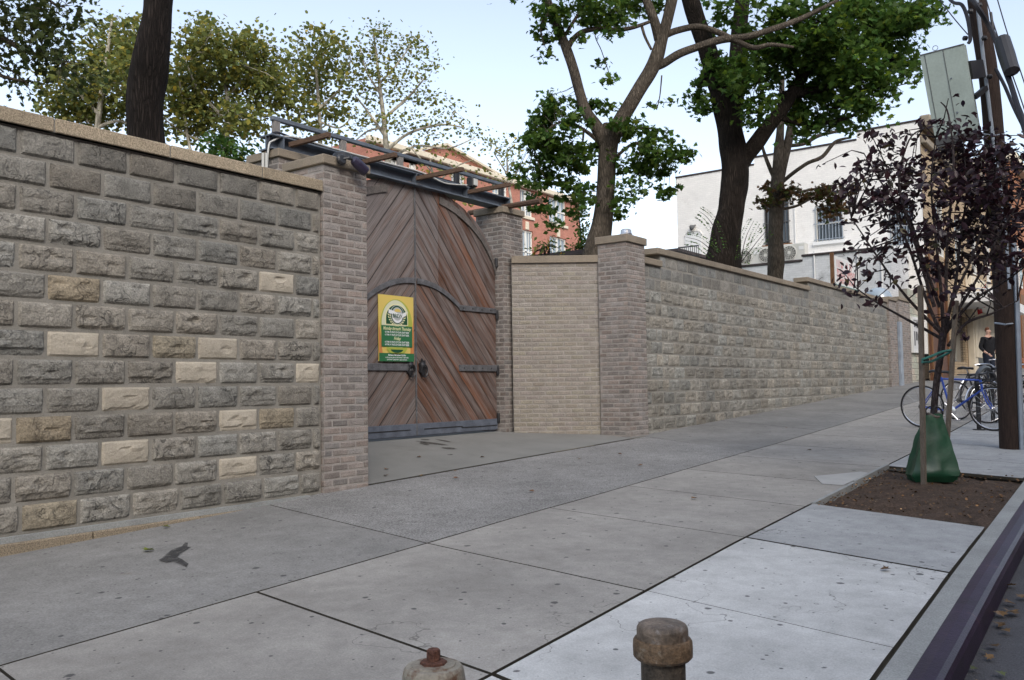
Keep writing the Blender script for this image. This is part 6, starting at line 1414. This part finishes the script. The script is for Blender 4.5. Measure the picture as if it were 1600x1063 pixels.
# ------------------------------------------------------------------ bollards in front
def bollard(lab, px, D_, kind):
    ptop_ = PT(px, 992 if kind == 0 else 1089, D_); x, y = ptop_[0], ptop_[1]; z0 = zh(x, y); t = thing('bollard', lab, 'bollard', (x, y, z0), 'pipe bollards at the curb')
    s = D_/FPX; zt = ptop_[2]
    if kind == 0:
        m = MB(); r = 34.5*s; m.lathe((x, y, z0-.05), [(r, 0), (r, .1), (r, zt-z0-.02), (r*.98, zt-z0+.03)], 32); m.build('pipe', MT['rustpipe'], t, smooth=True)
        R = 45*s; R2 = 40*s; z = zt-z0-.05-.05*0
        m = MB(); m.lathe((x, y, zt), [(r*.9, -.058), (R*.93, -.057), (R*1.02, -.050), (R*1.03, -.030), (R*1.02, -.014), (R*.97, -.008), (R2*.97, -.0075)], 44); m.build('cap_ring', MT['ringrust'], t, smooth=True)
        m = MB(); m.lathe((x, y, zt), [(R2*.98, -.012), (R2*1.0, -.004), (R2, .012), (R2*.985, .019), (R2*.93, .025), (R2*.84, .0285), (R2*.5, .031), (.004, .0315)], 44); m.build('cap_top', MT['rustcap'], t, smooth=True)
    else:
        R = 50*s; m = MB(); m.lathe((x, y, z0-.05), [(R*1.16, 0), (R*1.16, zt-z0-.2), (R*1.12, zt-z0-.02), (R*1.05, zt-z0+.06), (R*.955, zt-z0+.115)], 36); m.build('barrel', MT['whiterust'], t, smooth=True)
        m = MB(); m.lathe((x, y, zt), [(R*.955, .062), (R*.93, .072), (R*.86, .079), (R*.7, .081), (R*.68, .084), (R*.4, .085), (.004, .0855)], 40); m.build('top_plate', MT['whiterust'], t, smooth=True)
        m = MB(); m.lathe((x, y, zt+.083), [(.036, 0), (.034, .007), (.018, .010), (.0175, .034), (.015, .038), (.002, .039)], 8); m.build('bolt', MT['rust'], t)
    return t
bollard('brown rusty pipe bollard with a domed cap near the bottom centre', 1035, 2.18, 0)
bollard('chipped white barrel bollard with a rusty bolt on top', 678, 2.25, 1)

# ------------------------------------------------------------------ bicycles
def torus(mb, C, R, r, ax=(0, 1, 0), n=40, k=8, mi=0):
    C = np.array(C, float); mb_v = []
    for i in range(n):
        a = 2*math.pi*i/n
        for j in range(k):
            b_ = 2*math.pi*j/k; mb_v.append(C+np.array([(R+r*math.cos(b_))*math.cos(a), r*math.sin(b_), (R+r*math.cos(b_))*math.sin(a)]))
    mb.add(mb_v, [(i*k+j, ((i+1) % n)*k+j, ((i+1) % n)*k+(j+1) % k, i*k+(j+1) % k) for i in range(n) for j in range(k)], mi=mi)
def bike(lab, paint, drop=True, fender=False, tyre='rubber', basket=False):
    """x forward, rear wheel contact at the origin"""
    t = thing('bicycle', lab, 'bicycle'); R = .335; wbs = 1.02
    def loc(m, name, mt, par=t, smooth=True): o = m.build(name, mt, None, smooth=smooth); o.parent = par; return o
    for x in (0, wbs):
        w = bpy.data.objects.new('wheel', None); COL.objects.link(w); w.parent = t; w.location = (x, 0, R)
        m = MB(); torus(m, (0, 0, 0), R-.012, .014); loc(m, 'tyre', MT[tyre], w)
        m = MB(); torus(m, (0, 0, 0), R-.030, .008); loc(m, 'rim', MT['chrome'], w)
        m = MB()
        for k in range(24):
            a = 2*math.pi*k/24+.1; sg_ = 1 if k % 2 else -1; m.tube([(.02*math.cos(a+.9*sg_), .03*sg_, .02*math.sin(a+.9*sg_)), ((R-.035)*math.cos(a), 0, (R-.035)*math.sin(a))], .0013, 3)
        loc(m, 'spokes', MT['chrome'], w, False)
        m = MB(); m.lathe((0, -.05, 0), [(.012, 0), (.025, .01), (.015, .02), (.015, .08), (.025, .09), (.012, .10)], 12, axis=(0, 1, 0)); loc(m, 'hub', MT['chrome'], w)
    bb, st, hd0, hd1 = (.43, 0, .275), (.30, 0, .80), (.86, 0, .76), (.885, 0, .62); m = MB()
    m.tube([bb, st], .016, 8); m.tube([(.308, 0, .775), hd0], .015, 8); m.tube([bb, hd1], .018, 8); m.tube([hd0, hd1], .02, 8)
    for s_ in (-1, 1): m.tube([(0, .06*s_, R), (bb[0], .03*s_, bb[2])], .010, 6); m.tube([(0, .06*s_, R), (.303, .02*s_, .77)], .008, 6)
    loc(m, 'frame', paint)
    m = MB()
    for s_ in (-1, 1): m.tube([(.885, .02*s_, .62), (.90, .055*s_, .60), (.95, .06*s_, .45), (wbs, .055*s_, R)], .011, 6)
    loc(m, 'fork', MT['chrome'] if not drop else paint)
    m = MB(); m.tube([hd0, (.845, 0, .83), (.90, 0, .86)], .014, 8)
    if drop:
        for s_ in (-1, 1): m.tube(spl([(.90, 0, .86), (.90, .12*s_, .865), (.91, .2*s_, .865), (.99, .205*s_, .85), (1.01, .205*s_, .78), (.95, .205*s_, .73), (.87, .205*s_, .735)], 4), .013, 7)
    else: 
        for s_ in (-1, 1): m.tube(spl([(.88, 0, .88), (.89, .1*s_, .95), (.85, .25*s_, .97), (.74, .30*s_, .96)], 4), .012, 7)
    loc(m, 'handlebar', MT['chrome'] if not drop else MT['black'])
    m = MB(); m.tube([(.302, 0, .79), (.283, 0, .87)], .013, 8); loc(m, 'seat_post', MT['chrome'])
    m = MB(); vs = []
    for (x, w, z) in ((.14, .075, .905), (.18, .08, .915), (.26, .05, .905), (.36, .022, .90), (.42, .012, .892)):
        for k in range(10): a = 2*math.pi*k/10; vs.append((x, w*math.cos(a), z-.015+.022*math.sin(a)))
    m.add(vs, [(i*10+k, i*10+(k+1) % 10, (i+1)*10+(k+1) % 10, (i+1)*10+k) for i in range(4) for k in range(10)]+[tuple(range(10)), tuple(40+k for k in range(10))]); loc(m, 'saddle', MT['black'])
    m = MB(); m.lathe((bb[0], -.055, bb[2]), [(.09, 0), (.095, .003), (.09, .006)], 26, axis=(0, 1, 0)); m.tube([(bb[0], -.07, bb[2]), (bb[0]+.12, -.075, bb[2]-.12)], .010, 6); m.tube([(bb[0], .07, bb[2]), (bb[0]-.12, .075, bb[2]+.12)], .010, 6)
    m.bbox(bb[0]+.08, bb[0]+.17, -.17, -.08, bb[2]-.13, bb[2]-.11, .003); m.bbox(bb[0]-.17, bb[0]-.08, .08, .17, bb[2]+.11, bb[2]+.13, .003); loc(m, 'crankset', MT['chrome'])
    m = MB(); m.tube([(bb[0], -.052, bb[2]+.09), (0, -.05, R+.035)], .004, 4); m.tube([(bb[0], -.052, bb[2]-.09), (.02, -.05, R-.09), (0, -.05, R-.035)], .004, 4); m.lathe((0, -.055, R), [(.04, 0), (.04, .02)], 16, axis=(0, 1, 0)); loc(m, 'chain', MT['bars'])
    if fender:
        for x, a0, a1 in ((0, 20, 200), (wbs, -10, 150)):
            m = MB(); 
            A = [math.radians(a) for a in np.linspace(a0, a1, 22)]; m.tube([(x+(R+.03)*math.cos(a), 0, R+(R+.03)*math.sin(a)) for a in A], .02, 6); loc(m, 'fender', MT['chrome'])
        m = MB(); m.bbox(-.35, .12, -.06, .06, .72, .735, .004); loc(m, 'rear_rack', MT['black'])
    if basket:
        m = MB()
        for k in range(9): 
            for h_ in (0, .06, .12, .18): m.tube([(.95, -.16+.04*k, .76+h_), (1.18, -.16+.04*k, .76+h_)], .003, 3)
        m.box(.95, 1.18, -.16, .16, .755, .76); loc(m, 'basket', MT['bars'])
    return t
def put(t, A, Bp, lean=0.):
    A = np.array(A); Bp = np.array(Bp); d = Bp-A; t.location = tuple(A); t.rotation_euler = (lean, -math.atan2(d[2], math.hypot(d[0], d[1])), math.atan2(d[1], d[0]))
def seat(p): p[2] = zh(p[0], p[1]); return p
def aim(t, px, py, qx, qy, lean, dist=None):
    a = seat(onG(px, py)); q = seat(onG(qx, qy)) if dist is None else seat(a+np.array(dist+(0,))); put(t, a, q, math.radians(lean))
b1 = bike('blue drop bar racing bicycle standing behind the plum tree', MT['blue'], True, False, 'rubber'); aim(b1, 1442, 668.5, 1548, 673.5, 3)
b2_ = bike('black bicycle whose thin wheel shows between the frame tubes of the blue one', MT['black'], False); aim(b2_, 1498, 656.5, 0, 0, -4, (.62, .8))
b3_ = bike('black bicycle with silver fenders, furthest back at the rack', MT['black'], False, True); aim(b3_, 1521, 645, 0, 0, 4, (.55, .85))
b4_ = bike('bicycle with silver fenders and wire basket crowded behind the rack posts', MT['black'], False, True, 'rubber', True); aim(b4_, 1545, 662, 0, 0, -3, (.75, .65))
b5_ = bike('dark teal bicycle half hidden right of the utility pole', MT['gpaint'], False, True); aim(b5_, 1606, 668, 0, 0, 5, (.55, .85))
p = onG(1530, 672); p[2] = zh(p[0], p[1]); q = onG(1552, 660); q[2] = zh(q[0], q[1])
rk = thing('bike_rack', 'black hoop bike rack on the sidewalk left of the pole', 'bike rack', p); m = MB()
m.tube(spl([p, p+np.array([0, 0, .5]), p+np.array([0, 0, .82]), (p+q)/2+np.array([0, 0, .93]), q+np.array([0, 0, .82]), q+np.array([0, 0, .5]), q], 5), .035, 8); m.build('hoop', MT['black'], rk, smooth=True)
m = MB()
for c in (p, q): m.lathe(c, [(.09, 0), (.09, .012), (.05, .016)], 14)
build_each(m, 'base_flange', MT['black'], rk)

# ------------------------------------------------------------------ person by the far shop front
def skinned(name, verts, edges, radii, m, parent, sub=2):
    me = bpy.data.meshes.new(name); me.from_pydata([tuple(v) for v in verts], edges, []); o = bpy.data.objects.new(name, me); COL.objects.link(o)
    sk = o.modifiers.new('k', 'SKIN'); o.modifiers.new('s', 'SUBSURF').levels = sub
    for i, r in enumerate(radii):
        rr = r if hasattr(r, '__len__') else (r, r); me.skin_vertices[0].data[i].radius = rr; me.skin_vertices[0].data[i].use_root = (i == 0)
    dg = bpy.context.evaluated_depsgraph_get(); dg.update(); nm = bpy.data.meshes.new_from_object(o.evaluated_get(dg)); bpy.data.objects.remove(o)
    at = nm.attributes.new('tint', 'FLOAT_COLOR', 'POINT'); at.data.foreach_set('color', np.ones(len(nm.vertices)*4, 'f'))
    nm.materials.clear(); nm.materials.append(m); nm.polygons.foreach_set('use_smooth', [True]*len(nm.polygons)); q = bpy.data.objects.new(name, nm); COL.objects.link(q); q.parent = parent; return q
ft_ = onG(1547, 602)
pe_ = thing('person', 'person in a black jacket standing by the far shop front, hand on hip', 'person', ft_, rz=math.radians(-125)); pe_.scale = (.96,)*3
# local frame: +y is the way the body faces
V = [(0, 0, .95), (0, 0, 1.12), (0, -.01, 1.32), (0, -.01, 1.46), (0, .01, 1.54), (0, .02, 1.62), (0, .025, 1.71),
     (.10, 0, .90), (.11, .02, .50), (.11, -.01, .09), (.115, .14, .03), (-.10, 0, .90), (-.12, .02, .50), (-.13, -.02, .09), (-.135, .13, .03),
     (.18, -.01, 1.42), (.27, -.06, 1.17), (.235, .10, 1.0), (.215, .17, .96), (-.18, -.01, 1.42), (-.31, -.05, 1.18), (-.20, .09, 1.02), (-.15, .12, .98)]
E_ = [(0, 1), (1, 2), (2, 3), (3, 4), (4, 5), (5, 6), (0, 7), (7, 8), (8, 9), (9, 10), (0, 11), (11, 12), (12, 13), (13, 14), (3, 15), (15, 16), (16, 17), (17, 18), (3, 19), (19, 20), (20, 21), (21, 22)]
R_ = [(.155, .10), (.145, .10), (.165, .105), (.10, .08), .055, .078, .07, .085, .055, .042, .038, .085, .055, .042, .038, .062, .042, .034, .03, .062, .042, .034, .03]
skinned('body', V, E_, R_, MT['skin'], pe_)
J = [(0, 0, .84), (0, 0, 1.10), (0, -.01, 1.32), (0, -.01, 1.45), (0, -.005, 1.50), (.18, -.01, 1.42), (.27, -.06, 1.17), (.24, .08, 1.02), (-.18, -.01, 1.42), (-.31, -.05, 1.18), (-.215, .07, 1.03)]
skinned('jacket', J, [(0, 1), (1, 2), (2, 3), (3, 4), (3, 5), (5, 6), (6, 7), (3, 8), (8, 9), (9, 10)], [(.20, .15), (.19, .145), (.205, .15), (.125, .10), .085, .082, .06, .05, .082, .06, .05], MT['black2'], pe_)
skinned('trousers', [(0, 0, 1.08), (0, 0, .95), (.10, 0, .86), (.11, .02, .50), (.11, -.01, .12), (-.10, 0, .86), (-.12, .02, .50), (-.13, -.02, .12)], [(0, 1), (1, 2), (2, 3), (3, 4), (1, 5), (5, 6), (6, 7)], [(.185, .135), (.185, .135), .115, .075, .06, .10, .075, .06], MT['jeans'], pe_)
skinned('hair', [(0, .03, 1.765), (0, -.01, 1.75), (0, -.045, 1.69), (0, -.045, 1.62)], [(0, 1), (1, 2), (2, 3)], [(.055, .03), (.078, .05), (.078, .05), (.05, .03)], MT['hair'], pe_)
m = MB(); m.lathe((0, .095, 1.635), [(.018, -.01), (.016, .012), (.006, .024)], 8, axis=(0, 1, -.3)); o = m.build('nose', MT['skin'], None, smooth=True); o.parent = pe_
m = MB()
for s_ in (-1, 1): m.lathe((.03*s_, .088, 1.665), [(.011, 0), (.009, .006), (.003, .008)], 8, axis=(0, 1, 0))
m.bbox(-.025, .025, .088, .096, 1.592, 1.600, .002); o = m.build('eyes_and_mouth', MT['hair'], None); o.parent = pe_
for s_, w_ in ((1, (.215, .17, .96)), (-1, (-.15, .12, .98))):
    w_ = np.array(w_); vs = [w_, w_+np.array([-.01*s_, .04, -.03])]; es = [(0, 1)]; rs = [.026, .03]
    for k, (dx, L1) in enumerate(((-.028, .07), (-.009, .08), (.010, .076), (.028, .06))):
        i = len(vs); vs += [vs[1]+np.array([dx, .03, -.02]), vs[1]+np.array([dx*1.1, .03+L1*.5, -.035]), vs[1]+np.array([dx*1.1, .02+L1*.7, -.07])]; es += [(1, i), (i, i+1), (i+1, i+2)]; rs += [.010, .009, .007]
    i = len(vs); vs += [vs[0]+np.array([-.035*s_, .03, -.005]), vs[0]+np.array([-.05*s_, .06, -.02])]; es += [(0, i), (i, i+1)]; rs += [.011, .009]
    skinned('hand', vs, es, rs, MT['skin'], pe_, 1)

# ------------------------------------------------------------------ litter
LM = leaf_mat('fallen_leaves', (.17, .10, .042), .12); LM3 = leaf_mat('leaf_bits', (.13, .075, .035), .1); LM2 = leaf_mat('fallen_green_leaf', (.16, .20, .03), .15)
def litter(px, py, size, m, lab, group, lift=.012):
    p = onG(px, py) if py > 0 else None; V, F = tmpl('maple'); a = random.uniform(0, 6.28); b_ = MB(); ca, sa = math.cos(a), math.sin(a)
    tx, ty = random.uniform(-.35, .35), random.uniform(-.35, .35)
    vs = [(p[0]+size*(ca*x-sa*y), p[1]+size*(sa*x+ca*y), zh(p[0], p[1])+lift+size*(.25*abs(x)+.15*x*x-.1*y*y+tx*x*.3+ty*y*.3)+size*.06) for x, y, z in V]
    k = random.uniform(.6, 1.25); b_.add(vs, F, (k, k*random.uniform(.8, 1.1), k, 0)); o = b_.build('fallen_leaf', m, None, origin=(p[0], p[1], zh(p[0], p[1])), fixn=False); return tag(o, lab, 'leaf', group)
litter(231, 863, .085, LM2, 'yellow green fallen leaf on the sidewalk near the wall, left of the dark splat', 'fallen leaves on the sidewalk'); litter(259, 826, .06, LM2, 'small yellow green leaf at the foot of the left wall', 'fallen leaves on the sidewalk')
for px, py in ((657, 745), (710, 738), (754, 716), (655, 716), (830, 770), (906, 719), (968, 711), (604, 735), (603, 745), (713, 749), (1001, 729), (1085, 781), (1265, 705), (1385, 893), (1228, 670)):
    litter(px, py, .06, LM, 'small dry brown leaf lying on the pale concrete', 'dry leaves on the concrete')
# gutter leaves: on the road at the foot of the steel facing
gl_ = []
random.seed(11)
for k in range(60):
    Y = random.uniform(3.1, 7.5) if k < 52 else random.uniform(7.5, 12); X = CURB(Y)+.25+abs(random.gauss(0, .12)); s = random.uniform(.03, .07)
    V, F = tmpl('maple'); a = random.uniform(0, 6.28); ca, sa = math.cos(a), math.sin(a); z = rz(Y)+.02*(X-CURB(Y)-.12)+.02; tx, ty = random.uniform(-.8, .8), random.uniform(-.8, .8); b_ = MB()
    k_ = random.uniform(.5, 1.3); col = (k_, k_, k_, 0) if random.random() < .8 else (k_*.6, k_*1.2, k_*.9, 0)
    b_.add([(X+s*(ca*x-sa*y), Y+s*(sa*x+ca*y), z+s*(.3*abs(x)+tx*x*.4+ty*y*.4)) for x, y, _ in V], F, col); o = b_.build('fallen_leaf', LM, None, origin=(X, Y, z), fixn=False)
    tag(o, 'dry leaf lying in the gutter below the purple curb edge', 'leaf', 'dry leaves in the gutter')
# leaf litter and chips on the soil: nobody could count them
P = []
for k in range(800):
    Y = random.uniform(7.3, 9.95); u = random.random()**1.25; X = J2(Y)+.03+u*(CURB(Y)-J2(Y)-.07); P.append((X, Y, zh(X, Y)-.02+random.uniform(0, .03)))
P = np.array(P); rt_ = tag(bpy.data.objects.new('leaf_litter', None)); bpy.data.objects.remove(rt_)
hold = thing('leaf_litter', 'fine dry leaf bits and wood chips scattered over the pit soil', 'litter', (4.6, 8.7, zh(4.6, 8.7))); lo_ = leaf_mesh('leaf_litter', P, .026, LM3, 'blob', hold, tints(.6, 0, (2.6, 2.6, 2.6), .12), 1.2)
bpy.context.view_layer.update(); lo_.parent = None; lo_.location = hold.location; tag(lo_, hold['label'], 'litter', None, 'stuff'); bpy.data.objects.remove(hold); lo_.name = 'leaf_litter'
# dark splat on the sidewalk
sp_ = onG(270, 868); ring = []
def splat(pts): return [onG(*p) for p in pts]
b_ = MB()
for pts in (((247, 877), (257, 869), (263, 864), (268, 860), (277, 857), (284, 855), (289, 849), (294, 849), (293, 855), (300, 856), (289, 862), (283, 867), (278, 871), (277, 873), (285, 876), (295, 883), (291, 888), (280, 883), (270, 879), (260, 881), (252, 879)),):
    q = splat(pts); ce = sum(q)/len(q)
    inn = [v+(ce-v)/np.linalg.norm(ce-v)*.018 for v in q]; L_ = len(q)
    for P_ in (q, inn, [ce]):
        for v in P_: v[2] = zh(v[0], v[1])+.006
    o_ = len(b_.v); b_.add(q, [], (1, 1, 1, .1)); b_.add(inn, [], (1, 1, 1, .95))
    b_.f += [(k, (k+1) % L_, L_+(k+1) % L_, L_+k) for k in range(L_)]+[tuple(range(L_, 2*L_))]; b_.mi += [0]*(L_+1)
tag(b_.build('pavement_stain', stain_mat('tar_splat', (.045, .044, .043)), None, origin=sp_, fixn=False), 'dark flattened tar splat on the sidewalk near the left wall', 'stain')
